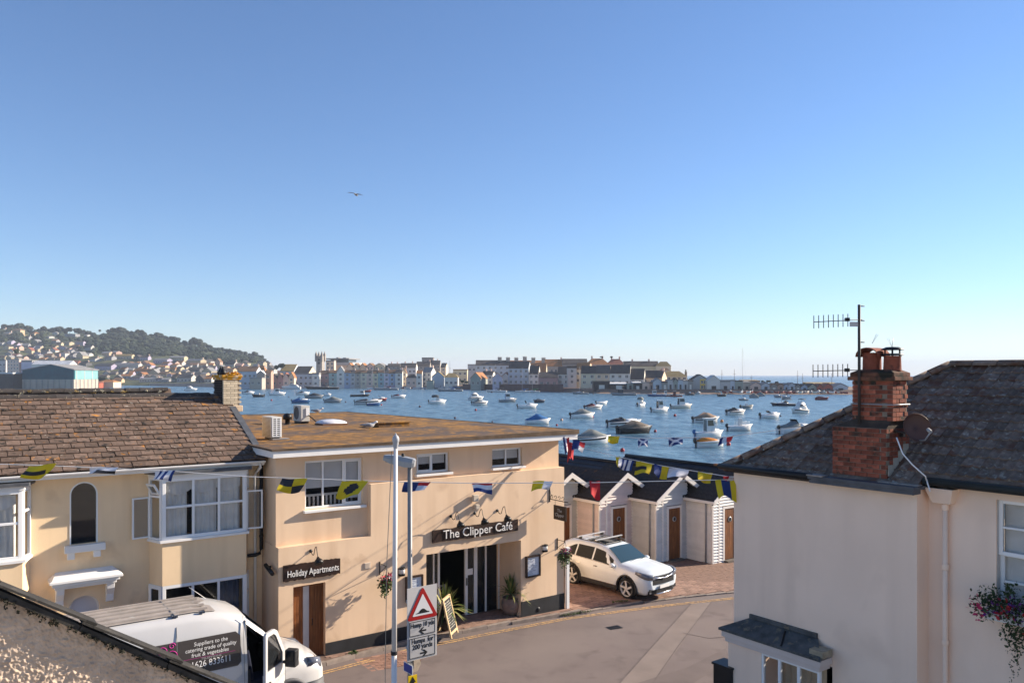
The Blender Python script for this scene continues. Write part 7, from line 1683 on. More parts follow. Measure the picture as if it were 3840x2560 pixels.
# ================================================================== FAR SHORE
SKYL = [(-200, 1235), (0, 1232), (60, 1226), (120, 1250), (160, 1243), (300, 1252), (370, 1258), (400, 1250), (470, 1250), (540, 1258), (600, 1268), (660, 1284), (690, 1300), (720, 1296), (780, 1308), (850, 1326), (900, 1334), (950, 1338), (990, 1352), (1010, 1372), (1030, 1396), (1100, 1401)]
YR = 1350.0
def terr(u, Y):
    ys = interp(SHORE, u); t = (Y-ys)/(YR-ys)
    if u < 1100:
        zr = H-(interp(SKYL, u)-HY)*YR/F
        if t < .05: return -2.6+3.0*max(0, min(1, t/.02))
        s = min(1, (t-.05)/.95); s = s*s*(3-2*s)*.45+s*.55
        z = .4+(zr-.4)*s
        if Y > YR: z = zr-(Y-YR)*.12
        return z
    return -2.6+3.0*max(0, min(1, (Y-ys)/8.0))
def on_hill(u, v):
    lo, hi = interp(SHORE, u)+15, YR
    for _ in range(40):
        m = (lo+hi)/2; pv = HY-(terr(u, m)-H)*F/m
        if pv > v: lo = m
        else: hi = m
    return (lo+hi)/2
b = MB(); us = list(range(-260, 1101, 20)); yts = [0, .012, .03, .06]+[.1+.9*i/26 for i in range(27)]+[1.1, 1.3]; vs = []
for u in us:
    ys = interp(SHORE, u)
    for t in yts:
        Y = ys+(YR-ys)*t; vs.append(((u-CX)/F*Y, Y, terr(u, Y)+(1.5*noise.noise((u*.02, Y*.01, 0)) if .1 < t < 1.05 else 0)))
b.v = vs; n = len(yts)
for i in range(len(us)-1):
    for j in range(n-1): b.f.append((i*n+j, (i+1)*n+j, (i+1)*n+j+1, i*n+j+1)); b.m.append(0); b.sm.append(True)
tag(b.build('hillside', M('hill_grass', (.075, .085, .04), .95, .35, .012, spots=[((.20, .18, .08), .016, .60, .04), ((.035, .05, .022), .05, .55, .1)])), kind='structure')
b = MB(); us = list(range(1100, 3301, 25)); vs = []
for u in us:
    ys = interp(SHORE, u); yb = 900 if u < 2300 else (900-(u-2300)*1.5 if u < 2560 else 500)
    for Y, z in ((ys-2, -2.6), (ys+10, -1.2), (ys+13, .2), (yb-10, .4), (yb, -2.6)): vs.append(((u-CX)/F*Y, Y, z))
b.v = vs
for i in range(len(us)-1):
    for j in range(4): b.f.append((i*5+j, (i+1)*5+j, (i+1)*5+j+1, i*5+j+1)); b.m.append(0); b.sm.append(False)
tag(b.build('far_beach', M('far_sand', (.20, .13, .095), .95, .3, .05)), kind='structure')
def quay(u0, u1, vt, mat, label, n=10, front=3):
    b = MB(); P = []
    for i in range(n+1):
        u = u0+(u1-u0)*i/n; Y = interp(SHORE, u)-front+4; P.append(((u-CX)/F*Y, Y, H-(vt-HY)*Y/F))
    for (x0, y0, z0), (x1, y1, z1) in zip(P[:-1], P[1:]): b.hexa([(x0, y0, -2.6), (x1, y1, -2.6), (x1, y1+4, -2.6), (x0, y0+4, -2.6), (x0, y0, z0), (x1, y1, z1), (x1, y1+4, z1), (x0, y0+4, z0)])
    o = b.build('quay_wall', mat); return tag(o, label, 'sea wall')
quay(925, 1735, 1447, M('quay_brown', (.11, .085, .075), .9, .3, .3), 'dark brown quay wall below the painted terraces')
quay(1735, 2112, 1440, M('quay_red', (.105, .06, .055), .9, .3, .2), 'dark reddish sea wall below the tall apartments')
quay(560, 920, 1437, M('quay_pink', (.40, .30, .25), .9, .2, .2), 'pale pink quay wall seen left of the cream chimney')
# ------------------------------------------------------------------ houses
WALL = dict(wh=(.55, .53, .49), cr=(.54, .45, .31), pk=(.56, .37, .30), lb=(.33, .40, .48), bl=(.16, .27, .42), tq=(.13, .30, .34), li=(.42, .38, .50), gy=(.34, .34, .35), dg=(.12, .12, .125), bk=(.035, .033, .035), br=(.27, .12, .085), ye=(.68, .42, .07), pe=(.60, .42, .27), mr=(.26, .10, .12), gn=(.14, .19, .17), st=(.24, .21, .18), rd=(.32, .075, .045), yl=(.52, .45, .27))
ROOF = dict(sl=(.10, .09, .085), dk=(.070, .060, .056), or_=(.33, .15, .06), br=(.20, .12, .07), gy=(.24, .235, .23), yb=(.26, .19, .08), wh=(.6, .6, .6), rd=(.23, .09, .06))
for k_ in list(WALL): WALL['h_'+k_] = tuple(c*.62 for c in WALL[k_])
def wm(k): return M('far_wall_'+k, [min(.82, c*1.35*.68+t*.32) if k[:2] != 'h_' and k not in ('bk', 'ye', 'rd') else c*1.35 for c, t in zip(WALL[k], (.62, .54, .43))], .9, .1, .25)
def rm_(k): return M('far_roof_'+k, ROOF[k], .9, .2, .4)
WINM = {}
def win_mesh(w, h):
    k = (round(w*2)/2, round(h*2)/2)
    if k not in WINM:
        w, h = max(.6, k[0]), max(.8, k[1]); t = .10
        WINM[k] = MB().box(-w/2, w/2, -.04, .02, 0, h, 1).box(-w/2-t, w/2+t, -.10, .015, -t*1.5, 0, 0).box(-w/2-t, -w/2, -.08, .015, 0, h, 0).box(w/2, w/2+t, -.08, .015, 0, h, 0).box(-.05, .05, -.07, .015, 0, h, 0).mesh('window', [UPVC, M('far_pane', (.035, .04, .05), .15, .1, 1, spec=.6)])
    return WINM[k]
def house(u0, u1, vb, ve, vr, Y, wall, roof, label, kind='g', rot=0, dp=None, win=True, chim=0, name='terraced_house', group=None, cat='house', maxw=8, zb=None):
    """kind g: ridge along the front; f: gable to the front; h: hip; t: flat; m: mono"""
    k = Y/F; a = R(rot); Wd = (u1-u0)*k/math.cos(a); P = pd((u0+u1)/2, vb, Y); z0 = P.z; he = (vb-ve)*k; hr = (vb-vr)*k
    dp = dp or max(6.0, min(12.0, Wd)); r = empty(name, (P.x, P.y, z0), a, label, cat, group); w = Wd/2; fm = min(0, -z0-2.3) if zb is None else zb
    b = MB()
    if kind == 'f': b.prism([(-w, 0, fm), (w, 0, fm), (w, 0, he), (0, 0, hr-.15), (-w, 0, he)], (0, dp, 0))
    elif kind == 'g': b.prism([(-w, 0, fm), (-w, dp, fm), (-w, dp, he), (-w, dp/2, hr-.15), (-w, 0, he)], (Wd, 0, 0))
    else: b.box(-w, w, 0, dp, fm, he)
    b.build('wall', wm(wall), r); b = MB(); o = .3
    if kind == 'f':
        sl_ = (hr-he)/w
        b.prism([(-w-o, -o, he-o*sl_), (0, -o, hr), (w+o, -o, he-o*sl_), (w+o, -o, he-o*sl_+.3), (0, -o, hr+.35), (-w-o, -o, he-o*sl_+.3)], (0, dp+o, 0))
    elif kind == 'g':
        sl_ = (hr-he)/(dp/2); e = .02
        b.prism([(-w+e, -o, he-o*sl_), (-w+e, dp/2, hr), (-w+e, dp+o, he-o*sl_), (-w+e, dp+o, he-o*sl_+.3), (-w+e, dp/2, hr+.35), (-w+e, -o, he-o*sl_+.3)], (Wd-2*e, 0, 0))
    elif kind == 'h':
        q = min(w*.55, dp*.45); b.v = [(-w-o, -o, he), (w+o, -o, he), (w+o, dp+o, he), (-w-o, dp+o, he), (-w+q, dp/2, hr), (w-q, dp/2, hr)]
        for f_ in ((0, 1, 5, 4), (1, 2, 5), (2, 3, 4, 5), (3, 0, 4), (0, 3, 2, 1)): b.f.append(f_); b.m.append(0); b.sm.append(False)
    elif kind == 'm': b.hexa([(-w-o, -o, he), (w+o, -o, he), (w+o, dp+o, he), (-w-o, dp+o, he), (-w-o, -o, he+.3), (w+o, -o, he+.3), (w+o, dp+o, hr), (-w-o, dp+o, hr)])
    else: b.box(-w-.1, w+.1, -.15, dp+.1, he, hr if hr > he else he+.5)
    ro = b.build('roof', rm_(roof), r)
    for c in range(chim):
        x = -w+.5+(Wd-1.0)*(c+.5)/chim if chim > 1 else w-.7; b = MB(); zc = hr-.6; b.box(x-.5, x+.5, dp/2-.5, dp/2+.5, zc, hr+1.3); b.box(x-.58, x+.58, dp/2-.58, dp/2+.58, hr+1.3, hr+1.45)
        for q in (-.25, .25): b.lathe([(.14, hr+1.45), (.12, hr+2.0)], 0, 6, Matrix.Translation((x+q, dp/2, 0)))
        b.build('chimney', wm('pk'), ro)
    if win and he > 2.2:
        sh_ = max(1, int(he/3.0)); ncol = max(1, min(6, int(Wd/3.0)))
        while sh_*ncol > maxw and sh_ > 1: sh_ -= 1
        while sh_*ncol > maxw and ncol > 1: ncol -= 1
        me = win_mesh(min(1.4, Wd/ncol*.45), min(1.7, he/sh_*.5))
        for j in range(sh_):
            for i in range(ncol): link('window', me, r, (-w+Wd*(i+.5)/ncol, 0, he*(1-(j+.78)/sh_)+.0))
    return r
Hs = house
# painted waterfront terrace, left to right
Hs(895, 962, 1447, 1392, 1374, 560, 'lb', 'br', 'pale blue quayside house with a brown roof right behind the cream chimney', chim=1)
Hs(953, 994, 1430, 1394, 1370, 600, 'cr', 'or_', 'cream house with an orange tiled roof behind the grey arched shed', 'h')
Hs(962, 993, 1446, 1402, 1390, 545, 'dg', 'wh', 'grey shed with a curved white roof edge on the quay', 'f', win=False, name='quay_shed', cat='shed')
Hs(993, 1016, 1446, 1398, 1388, 548, 'br', 'br', 'tall narrow brick warehouse with an orange front on the quay')
Hs(936, 982, 1446, 1419, 1415, 535, 'st', 'gy', 'low flat brown quay office with a cream end', 't', name='quay_office', cat='building')
for i, (a, c, t) in enumerate(((1018, 1040, 'darkest'), (1040, 1061, 'second'), (1061, 1082, 'third'), (1082, 1103, 'tallest right-hand'))):
    Hs(a, c, 1447, 1420-i*2, 1402-i*2, 560, ('br', 'mr', 'pk', 'pe')[i], ('dk', 'br', 'rd', 'or_')[i], '%s of four gabled brick cottages behind the motor cruiser' % t, 'f', name='brick_cottage')
Hs(1050, 1102, 1420, 1391, 1366, 640, 'lb', 'yb', 'hall with a mustard roof and tall dark windows', 'g', dp=20, name='town_hall', cat='hall')
Hs(1098, 1157, 1420, 1402, 1374, 620, 'cr', 'dk', 'broad dark roofed hall with a lit white gable next to the mustard roof', 'g', rot=-8, dp=18, name='town_hall', cat='hall')
Hs(1103, 1173, 1446, 1404, 1399, 575, 'lb', 'gy', 'long pale blue flat fronted quay building', 't')
Hs(1171, 1196, 1446, 1404, 1397, 570, 'wh', 'gy', 'bright white narrow house at the end of the pale blue front', 't')
Hs(1196, 1233, 1446, 1402, 1390, 580, 'mr', 'br', 'dull pink house under a brown roof', chim=1)
Hs(1233, 1263, 1446, 1398, 1389, 578, 'tq', 'br', 'dark turquoise house next to the white gabled one')
Hs(1263, 1291, 1446, 1394, 1374, 572, 'wh', 'gy', 'white gable fronted house in the painted terrace', 'f')
TC = [(1291, 1314, 'bl', 'bright blue'), (1314, 1331, 'gy', 'pale grey'), (1331, 1352, 'st', 'stone grey'), (1352, 1375, 'cr', 'cream'), (1375, 1399, 'pk', 'dusty pink'), (1399, 1418, 'yl', 'pale yellow'), (1418, 1441, 'tq', 'sea green'), (1441, 1458, 'li', 'lilac'), (1458, 1482, 'bl', 'strong turquoise-blue')]
for i, (a, c, w_, nm) in enumerate(TC): Hs(a, c, 1446, 1397+(i % 3), 1388+(i % 2), 572, w_, ('br', 'sl', 'br')[i % 3], nm+' house in the painted quayside terrace', chim=1 if i % 2 else 0)
Hs(1482, 1509, 1446, 1398, 1388, 570, 'wh', 'sl', 'off white house at the right end of the painted terrace', chim=1)
Hs(1509, 1523, 1446, 1396, 1380, 575, 'cr', 'br', 'narrow cream gabled house with a tall chimney', 'f', chim=1)
Hs(1523, 1561, 1446, 1416, 1402, 562, 'pk', 'dk', 'pink house with a dark slate mansard', 'h')
Hs(1561, 1583, 1446, 1400, 1390, 560, 'wh', 'or_', 'white house with orange brick upper storey by the bright white gable')
Hs(1583, 1617, 1446, 1396, 1378, 566, 'wh', 'gy', 'brightest white house with a sunlit end wall and chimney', 'g', rot=-25, chim=1)
Hs(1620, 1665, 1446, 1412, 1393, 552, 'lb', 'yb', 'pale blue boathouse with a broad gable', 'f', win=False, name='boathouse', cat='boathouse')
Hs(1600, 1626, 1447, 1428, 1426, 540, 'gn', 'dk', 'dark green hut in front of the pale blue boathouse', 't', win=False, name='quay_hut', cat='hut')
Hs(1667, 1717, 1446, 1414, 1398, 545, 'wh', 'yb', 'white house with two arched openings', 'h')
Hs(1699, 1752, 1432, 1387, 1384, 585, 'yl', 'br', 'square yellowish block above the white arched house', 't')
# second row above the terrace
for i, (a, c) in enumerate(((1300, 1322), (1324, 1346), (1348, 1371), (1373, 1401), (1403, 1441))):
    Hs(a, c, 1400, 1376-i, 1362, 680, ('pe', 'cr', 'pe', 'pk', 'yl')[i], ('or_', 'br', 'or_', 'br', 'gy')[i], '%s peach villa above the painted terrace' % ('leftmost', 'second', 'middle', 'fourth', 'broad right-hand')[i], 'f', rot=-14, name='villa')
Hs(1222, 1253, 1400, 1355, 1350, 690, 'pe', 'gy', 'peach square block beside the flat topped modern building', 't')
Hs(1452, 1500, 1400, 1372, 1364, 680, 'dg', 'dk', 'dark slate house row left of the hilltop tower', 'g', chim=2)
Hs(1500, 1560, 1400, 1378, 1362, 670, 'wh', 'dk', 'white house row with a dark slate roof under the hilltop tower', 'g', chim=2)
Hs(1560, 1612, 1400, 1372, 1356, 700, 'dg', 'dk', 'large black slate roof below the hilltop tower', 'g', chim=1)
Hs(1582, 1624, 1380, 1343, 1340, 760, 'dg', 'dk', 'dark square hilltop tower block', 't', name='tower_block', cat='building')
Hs(1612, 1650, 1400, 1366, 1352, 720, 'dg', 'dk', 'dark slate house with a thick chimney right of the hilltop tower', 'g', chim=2)
Hs(1652, 1672, 1410, 1376, 1362, 700, 'cr', 'dk', 'small cream end house at the foot of the dark hilltop group', 'g', rot=-15)
Hs(1754, 1785, 1395, 1368, 1365, 640, 'gy', 'gy', 'pale grey cube left of the long terrace with many chimneys', 't')
gt_ = Hs(1783, 1912, 1405, 1369, 1351, 600, 'lb', 'dk', 'long grand terrace under a dark slate roof with many chimneys', 'g', dp=14, chim=0, name='grand_terrace', cat='terrace', maxw=14)
k_ = 600/F
for u_, h_ in ((1874, 13), (1905, 12), (1936, 11), (1968, 15), (2000, 11), (2038, 11)):
    P = pd(u_, 1354, 606); b = MB(); w_ = 1.5; b.box(-w_, w_, -.7, .7, -3.5, h_*k_); b.box(-w_-.15, w_+.15, -.85, .85, h_*k_, h_*k_+.3)
    for q in range(4): b.lathe([(.18, h_*k_+.3), (.15, h_*k_+1.0)], 0, 6, Matrix.Translation((-1.1+q*.73, 0, 0)))
    o = b.build('chimney', wm('st'), gt_); o.matrix_world = Matrix.Translation(P); o.matrix_parent_inverse = Matrix.Identity(4); o.location = (P.x-gt_.location.x, P.y-gt_.location.y, P.z-gt_.location.z)
Hs(1912, 2048, 1400, 1371, 1352, 602, 'cr', 'or_', 'long orange and brown roof continuing the grand terrace', 'g', dp=14, chim=0, name='grand_terrace', cat='terrace')
Hs(2044, 2110, 1400, 1372, 1348, 560, 'st', 'or_', 'broad orange roofed house above the dark red warehouse', 'g', chim=1)
Hs(2108, 2204, 1395, 1364, 1346, 560, 'dg', 'dk', 'long low black slate roof right of the broad orange roof', 'g')
Hs(2200, 2286, 1395, 1366, 1343, 540, 'pk', 'or_', 'long salmon tiled roof above the slate terraces', 'h', chim=2)
Hs(2280, 2345, 1395, 1366, 1345, 545, 'pk', 'rd', 'pink hipped house between two square chimney towers', 'h', chim=2)
Hs(2340, 2470, 1405, 1372, 1355, 530, 'yl', 'dk', 'long cream terrace with black slate at the right of the headland', 'g', rot=-4, chim=2, name='grand_terrace', cat='terrace')
Hs(2460, 2515, 1405, 1372, 1355, 525, 'cr', 'yb', 'hipped end of the cream headland terrace lit by the sun', 'h', rot=-12)
Hs(2475, 2510, 1415, 1388, 1379, 505, 'cr', 'br', 'small brown roofed house below the headland terrace', 'h', rot=-10)
# lower row at the point
Hs(1764, 1803, 1447, 1418, 1397, 500, 'gn', 'or_', 'dark green timber boathouse with an orange roof', 'f', rot=-14, dp=16, name='boathouse', cat='boathouse')
Hs(1806, 1848, 1440, 1405, 1392, 530, 'wh', 'dk', 'white cottage cluster with black chimneys right of the timber boathouse', 'g', rot=-12, chim=2)
Hs(1847, 1884, 1447, 1416, 1398, 495, 'li', 'br', 'lilac gabled house by the sea wall', 'f')
Hs(1880, 1912, 1440, 1412, 1398, 510, 'wh', 'rd', 'white gabled house sunlit between lilac house and apartments', 'f', rot=-20, chim=1)
Hs(1906, 1982, 1441, 1380, 1355, 505, 'lb', 'dk', 'tall pale apartment block under a black slate roof', 'g', rot=-10, dp=11, maxw=16, name='apartment_block', cat='apartments')
Hs(1984, 2020, 1441, 1400, 1372, 500, 'wh', 'dk', 'pale house with a dark slanted roof beside the tall apartments', 'g', rot=-12)
Hs(2016, 2048, 1420, 1396, 1362, 535, 'cr', 'or_', 'steep orange roof squeezed behind the pale house', 'g', rot=-10)
Hs(2019, 2091, 1449, 1415, 1396, 470, 'mr', 'dk', 'dark red stone warehouse on the shore', 'g', rot=-6, name='warehouse', cat='warehouse')
Hs(2090, 2158, 1441, 1402, 1376, 472, 'wh', 'dk', 'white apartments with a dark square bay', 'g', rot=-8, maxw=12, name='apartment_block', cat='apartments')
Hs(2128, 2162, 1441, 1380, 1372, 466, 'gy', 'dk', 'grey square bay tower between the white apartments and the orange roof', 't')
Hs(2156, 2204, 1436, 1384, 1361, 475, 'cr', 'or_', 'cream house with a sunlit wall and orange roof behind the slate terrace', 'g', rot=-28, maxw=9)
Hs(2178, 2234, 1444, 1399, 1373, 445, 'cr', 'dk', 'cream slate roofed house, first of three stepped along the shore', 'g', rot=-12)
Hs(2234, 2287, 1444, 1399, 1371, 443, 'pe', 'sl', 'cream slate roofed house, middle of three stepped along the shore', 'g', rot=-12)
Hs(2287, 2362, 1444, 1399, 1369, 441, 'wh', 'dk', 'white double house with a slate roof and dormer, last of three stepped along the shore', 'g', rot=-12, maxw=10)
Hs(2362, 2414, 1442, 1420, 1384, 440, 'wh', 'dk', 'low white house with a steep blue-black roof', 'g', rot=-16)
Hs(2410, 2480, 1440, 1416, 1391, 442, 'pe', 'dk', 'peach gabled house with a slate roof sunlit at its end', 'g', rot=-24, chim=1)
Hs(2480, 2575, 1428, 1411, 1391, 470, 'yl', 'yb', 'long mustard roofed barn at the point', 'h', rot=-8)
# sheds on the far beach
SH = [(2226, 2287, 1460, 1432, 1428, 'bk', 'dk', 't', 'long black shed with a flat roof on the beach'), (2290, 2352, 1460, 1440, 1433, 'bk', 'wh', 'm', 'black shed with white posts and a pale roof'), (2352, 2376, 1461, 1438, 1436, 'gn', 'gy', 't', 'small green and grey shed beside the pale roof'), (2376, 2408, 1464, 1436, 1431, 'bk', 'wh', 'm', 'black lean-to shed with a white roof edge'), (2410, 2436, 1465, 1435, 1432, 'pk', 'gy', 't', 'pinkish concrete shed with an orange foot'), (2437, 2449, 1462, 1436, 1430, 'br', 'br', 'm', 'narrow brown shed with a white flue'), (2449, 2483, 1460, 1432, 1419, 'lb', 'gy', 'f', 'pale blue gabled beach shed'), (2483, 2504, 1460, 1434, 1428, 'dg', 'dk', 'm', 'dark purple-grey shed right of the pale blue gable'), (2504, 2525, 1459, 1426, 1422, 'gy', 'gy', 't', 'light grey upright beach shed'), (2525, 2542, 1459, 1430, 1419, 'gn', 'dk', 'f', 'dark green narrow gabled shed'), (2542, 2562, 1459, 1426, 1422, 'lb', 'gy', 't', 'sky blue beach shed with a porthole'), (2562, 2580, 1459, 1428, 1423, 'gy', 'gy', 'm', 'grey beach shed with dark doors'), (2580, 2599, 1459, 1428, 1422, 'dg', 'dk', 'm', 'dark shed next to the yellow boathouse'), (2652, 2702, 1464, 1427, 1408, 'wh', 'wh', 'f', 'wide white gabled boathouse right of the yellow one'), (2702, 2739, 1464, 1432, 1424, 'gy', 'gy', 't', 'grey flat roofed shed with a round white lamp'), (2739, 2757, 1465, 1427, 1424, 'lb', 'dk', 't', 'narrow pale shed with dark blue corners'), (2757, 2787, 1465, 1430, 1426, 'gn', 'dk', 't', 'green-grey shed with a square top'), (2787, 2815, 1466, 1434, 1428, 'st', 'gy', 'm', 'stone coloured shed under a tan roof'), (2815, 2856, 1466, 1444, 1433, 'pk', 'gy', 'f', 'pinkish grey gabled shed with a dark door'), (2856, 2889, 1466, 1444, 1434, 'lb', 'gy', 'f', 'pale lilac gabled beach shed'), (2889, 2917, 1466, 1448, 1438, 'dg', 'br', 'f', 'dark gabled shed with a pale arch'), (2917, 2940, 1467, 1446, 1438, 'br', 'br', 'f', 'brown gabled shed in the beach row'), (2940, 2958, 1467, 1446, 1438, 'bl', 'gy', 'f', 'slate blue narrow gabled shed'), (2958, 2983, 1467, 1444, 1436, 'lb', 'gy', 'f', 'light grey-blue gabled shed'), (2983, 3004, 1468, 1448, 1440, 'dg', 'dk', 'f', 'charcoal gabled shed in the beach row'), (3004, 3031, 1468, 1450, 1441, 'bl', 'dk', 'f', 'dark blue gabled shed with black roof'), (3031, 3064, 1468, 1452, 1439, 'gn', 'dk', 'f', 'dark teal gabled shed left of the red pair'), (3064, 3088, 1469, 1452, 1440, 'rd', 'rd', 'f', 'brick red gabled shed, left of the red pair'), (3088, 3126, 1469, 1452, 1438, 'rd', 'rd', 'f', 'brick red gabled shed, right of the red pair'), (3126, 3180, 1470, 1450, 1438, 'lb', 'gy', 'f', 'wide pale lilac shed nearest the brick chimney')]
for i, (a, c, vb_, ve, vr, w_, r__, kd, lb) in enumerate(SH):
    Y = interp(SHORE, (a+c)/2)+14; s = Hs(a, c, vb_, ve, vr, Y, w_, r__, lb, kd, win=False, name='beach_shed', cat='shed', dp=7, zb=-1.0)
    w = (c-a)*Y/F/2; hh = (vb_-ve)*Y/F
    MB().box(-w*.35, w*.35, -.06, .01, 0, min(2.4, hh*.75)).build('door', wm('bk' if w_ not in ('bk', 'dg') else 'wh'), s)
yb = Hs(2598, 2651, 1463, 1421, 1405, 415, 'gy', 'dk', 'two storey boathouse with a bright yellow right half', 'f', win=False, name='yellow_boathouse', cat='boathouse', zb=-1.0)
w = 53*415/F/2; MB().box(w*.02, w*.98, -.08, -.005, .3, 5.9).build('yellow_front', wm('ye'), yb)
for z in (1.0, 3.6):
    for x in (w*.3, w*.7): link('window', win_mesh(1.2, 1.4), yb, (x, -.08, z))
Hs(2790, 2850, 1450, 1428, 1424, 470, 'st', 'yb', 'low tan roofed building behind the stone coloured shed', 'm', win=False, name='long_shed', cat='shed')
Hs(3040, 3150, 1452, 1440, 1433, 470, 'st', 'yb', 'long sandy roofed building behind the red sheds', 'm', win=False, name='long_shed', cat='shed')
# church tower, modern block, lighthouse, poles
k_ = 720/F; P = pd(1201.5, 1395, 720); ct = empty('church_tower', P, R(-12), 'grey stone church tower with four tall corner pinnacles', 'church tower')
w = 11.5*k_; b = MB(); b.box(-w, w, -w, w, -6, 58*k_); b.build('tower_wall', wm('dg'), ct)
b = MB(); b.box(-w-.3, w+.3, -w-.3, w+.3, 58*k_, 60*k_)
for q in range(5): b.box(-w+q*w*.45, -w+q*w*.45+w*.22, -w-.3, -w+.3, 60*k_, 63*k_)
b.build('parapet', wm('dg'), ct)
for sx in (-1, 1):
    for sy in (-1, 1): MB().box(sx*w-.9, sx*w+.9, sy*w-.9, sy*w+.9, 40*k_, 68*k_).lathe([(1.0, 68*k_), (.05, 79*k_)], 0, 6, Matrix.Translation((sx*w, sy*w, 0))).build('pinnacle', wm('dg'), ct)
for z in (30, 42): MB().box(-w*.3, w*.3, -w-.12, -w+.05, z*k_, (z+8)*k_).build('belfry_opening', wm('bk'), ct)
k_ = 740/F; P = pd(1270, 1385, 740); mb_ = empty('modern_block', P, R(-6), 'modern flat topped block with a wide overhanging roof beside the church tower', 'building')
MB().box(-45*k_, 45*k_, 0, 30, -5, 16*k_).build('lower_storey', wm('pe'), mb_); MB().box(-20*k_, 56*k_, -2, 28, 16*k_, 26*k_).build('middle_storey', wm('gy'), mb_); MB().box(-34*k_, 36*k_, 2, 26, 26*k_, 38*k_).build('glass_storey', M('far_glass_band', (.07, .09, .11), .2, .2, .3), mb_)
MB().box(-50*k_, 46*k_, -5, 30, 38*k_, 42*k_).build('roof', rm_('gy'), mb_); MB().box(-16*k_, -8*k_, 5, 12, 42*k_, 46*k_).box(10*k_, 22*k_, 5, 12, 42*k_, 45*k_).build('roof_plant', rm_('gy'), mb_)
P = pd(2572, 1412, 480); k_ = 480/F; lt_ = empty('lighthouse', P, 0, 'small dark lighthouse tower at the end of the point', 'lighthouse'); MB().lathe([(5*k_, -3), (4.5*k_, 16*k_), (5.5*k_, 16.5*k_), (5.5*k_, 18*k_), (3*k_, 18*k_)], 0, 12).build('tower', wm('dg'), lt_); MB().lathe([(3*k_, 18*k_), (3*k_, 24*k_), (3.5*k_, 24.5*k_), (0, 28*k_)], 0, 10).build('lantern_room', wm('gn'), lt_)
for u_, vt, vb_, lb in ((1687, 1352, 1425, 'tall bare pole left of the long terrace with chimneys'), (1666, 1358, 1425, 'shorter bare pole by the white arched house'), (2707, 1386, 1430, 'thin mast above the grey flat roofed shed'), (2754, 1383, 1430, 'thin mast above the dark blue cornered shed'), (2991, 1388, 1440, 'thin mast above the light grey-blue shed'), (3010, 1399, 1440, 'thicker short mast above the charcoal shed'), (2818, 1406, 1430, 'short post above the pinkish grey shed'), (3119, 1400, 1440, 'thin mast above the right-hand red shed')):
    Y = 440 if u_ > 2000 else 560; P = pd(u_, vb_, Y); k_ = Y/F; o = empty('bare_mast', P, 0, lb, 'mast'); MB().tube([(0, 0, -3), (0, 0, (vb_-vt)*k_)], .16, 0, 6, r1=.09).build('pole', M('far_pole', (.16, .15, .15), .7, .1), o); MB().box(-.8, .8, -.06, .06, (vb_-vt)*k_*.6, (vb_-vt)*k_*.6+.12).build('spreader', M('far_pole', (.16, .15, .15), .7, .1), o)
# port buildings at far left
def blue_shed():
    Y = 560; k = Y/F; P = pd(180, 1449, Y); r = empty('blue_shed', P, R(-3), 'large blue portal shed with a pale sunlit end wall in the port', 'warehouse'); w = 100*k; d = 30.0
    z1, z2, z3 = 27*k, 62*k, 81*k
    MB().box(-w, w, 0, d, -3, z1).build('base_wall', wm('st'), r)
    b = MB(); b.prism([(-w, .0, z1), (w, 0, z1), (w, 0, z2), (.12*w, 0, z3), (-w, 0, z2-2*k)], (0, d, 0)); b.build('cladding', M('port_blue', (.008, .085, .115), .9, .15, .2, spec=.1), r)
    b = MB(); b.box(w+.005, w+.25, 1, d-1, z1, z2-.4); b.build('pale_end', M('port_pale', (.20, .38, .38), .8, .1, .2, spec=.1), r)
    b = MB(); b.prism([(-w-.5, -.5, z2-2*k), (.12*w, -.5, z3+.1), (w+.5, -.5, z2), (w+.5, -.5, z2+.5), (.12*w, -.5, z3+.6), (-w-.5, -.5, z2-2*k+.5)], (0, d+1, 0)); b.build('roof', rm_('gy'), r)
    for i in range(9): MB().box(-w+2+i*(2*w-4)/8-.3, -w+2+i*(2*w-4)/8+.3, -.35, -.002, -3, z1).build('pier', wm('dg'), r)
    for i in range(6): MB().box(w+.252, w+.4, 2.5+i*4.8, 3.0+i*4.8, -3, z1 if i % 2 else z2-.5).build('pier', wm('gy'), r)
blue_shed()
Hs(-60, 48, 1449, 1401, 1396, 555, 'bk', 'wh', 'dark port shed with a white roof edge at the far left', 't', win=False, dp=30, name='port_shed', cat='warehouse')
Hs(20, 78, 1400, 1349, 1345, 720, 'pk', 'gy', 'salmon pink five storey block of flats', 't', rot=-20, maxw=20, name='flats', cat='flats')
Hs(-30, 22, 1400, 1352, 1348, 730, 'gy', 'gy', 'grey and pink flats cut by the left edge of the frame', 't', name='flats', cat='flats')
Hs(80, 120, 1395, 1357, 1350, 715, 'li', 'gy', 'lilac grey end of the long white market hall', 't', name='market_hall', cat='hall', win=False)
Hs(118, 262, 1395, 1366, 1353, 712, 'wh', 'wh', 'long white market hall above the blue shed', 'g', dp=12, name='market_hall', cat='hall', win=False)
Hs(365, 425, 1448, 1432, 1424, 600, 'pe', 'or_', 'heap-like low pink depot right of the blue shed', 'h', win=False, name='depot', cat='depot')
Hs(345, 372, 1448, 1436, 1430, 590, 'rd', 'rd', 'small red depot hut beside the blue shed', 'm', win=False, name='depot', cat='depot')
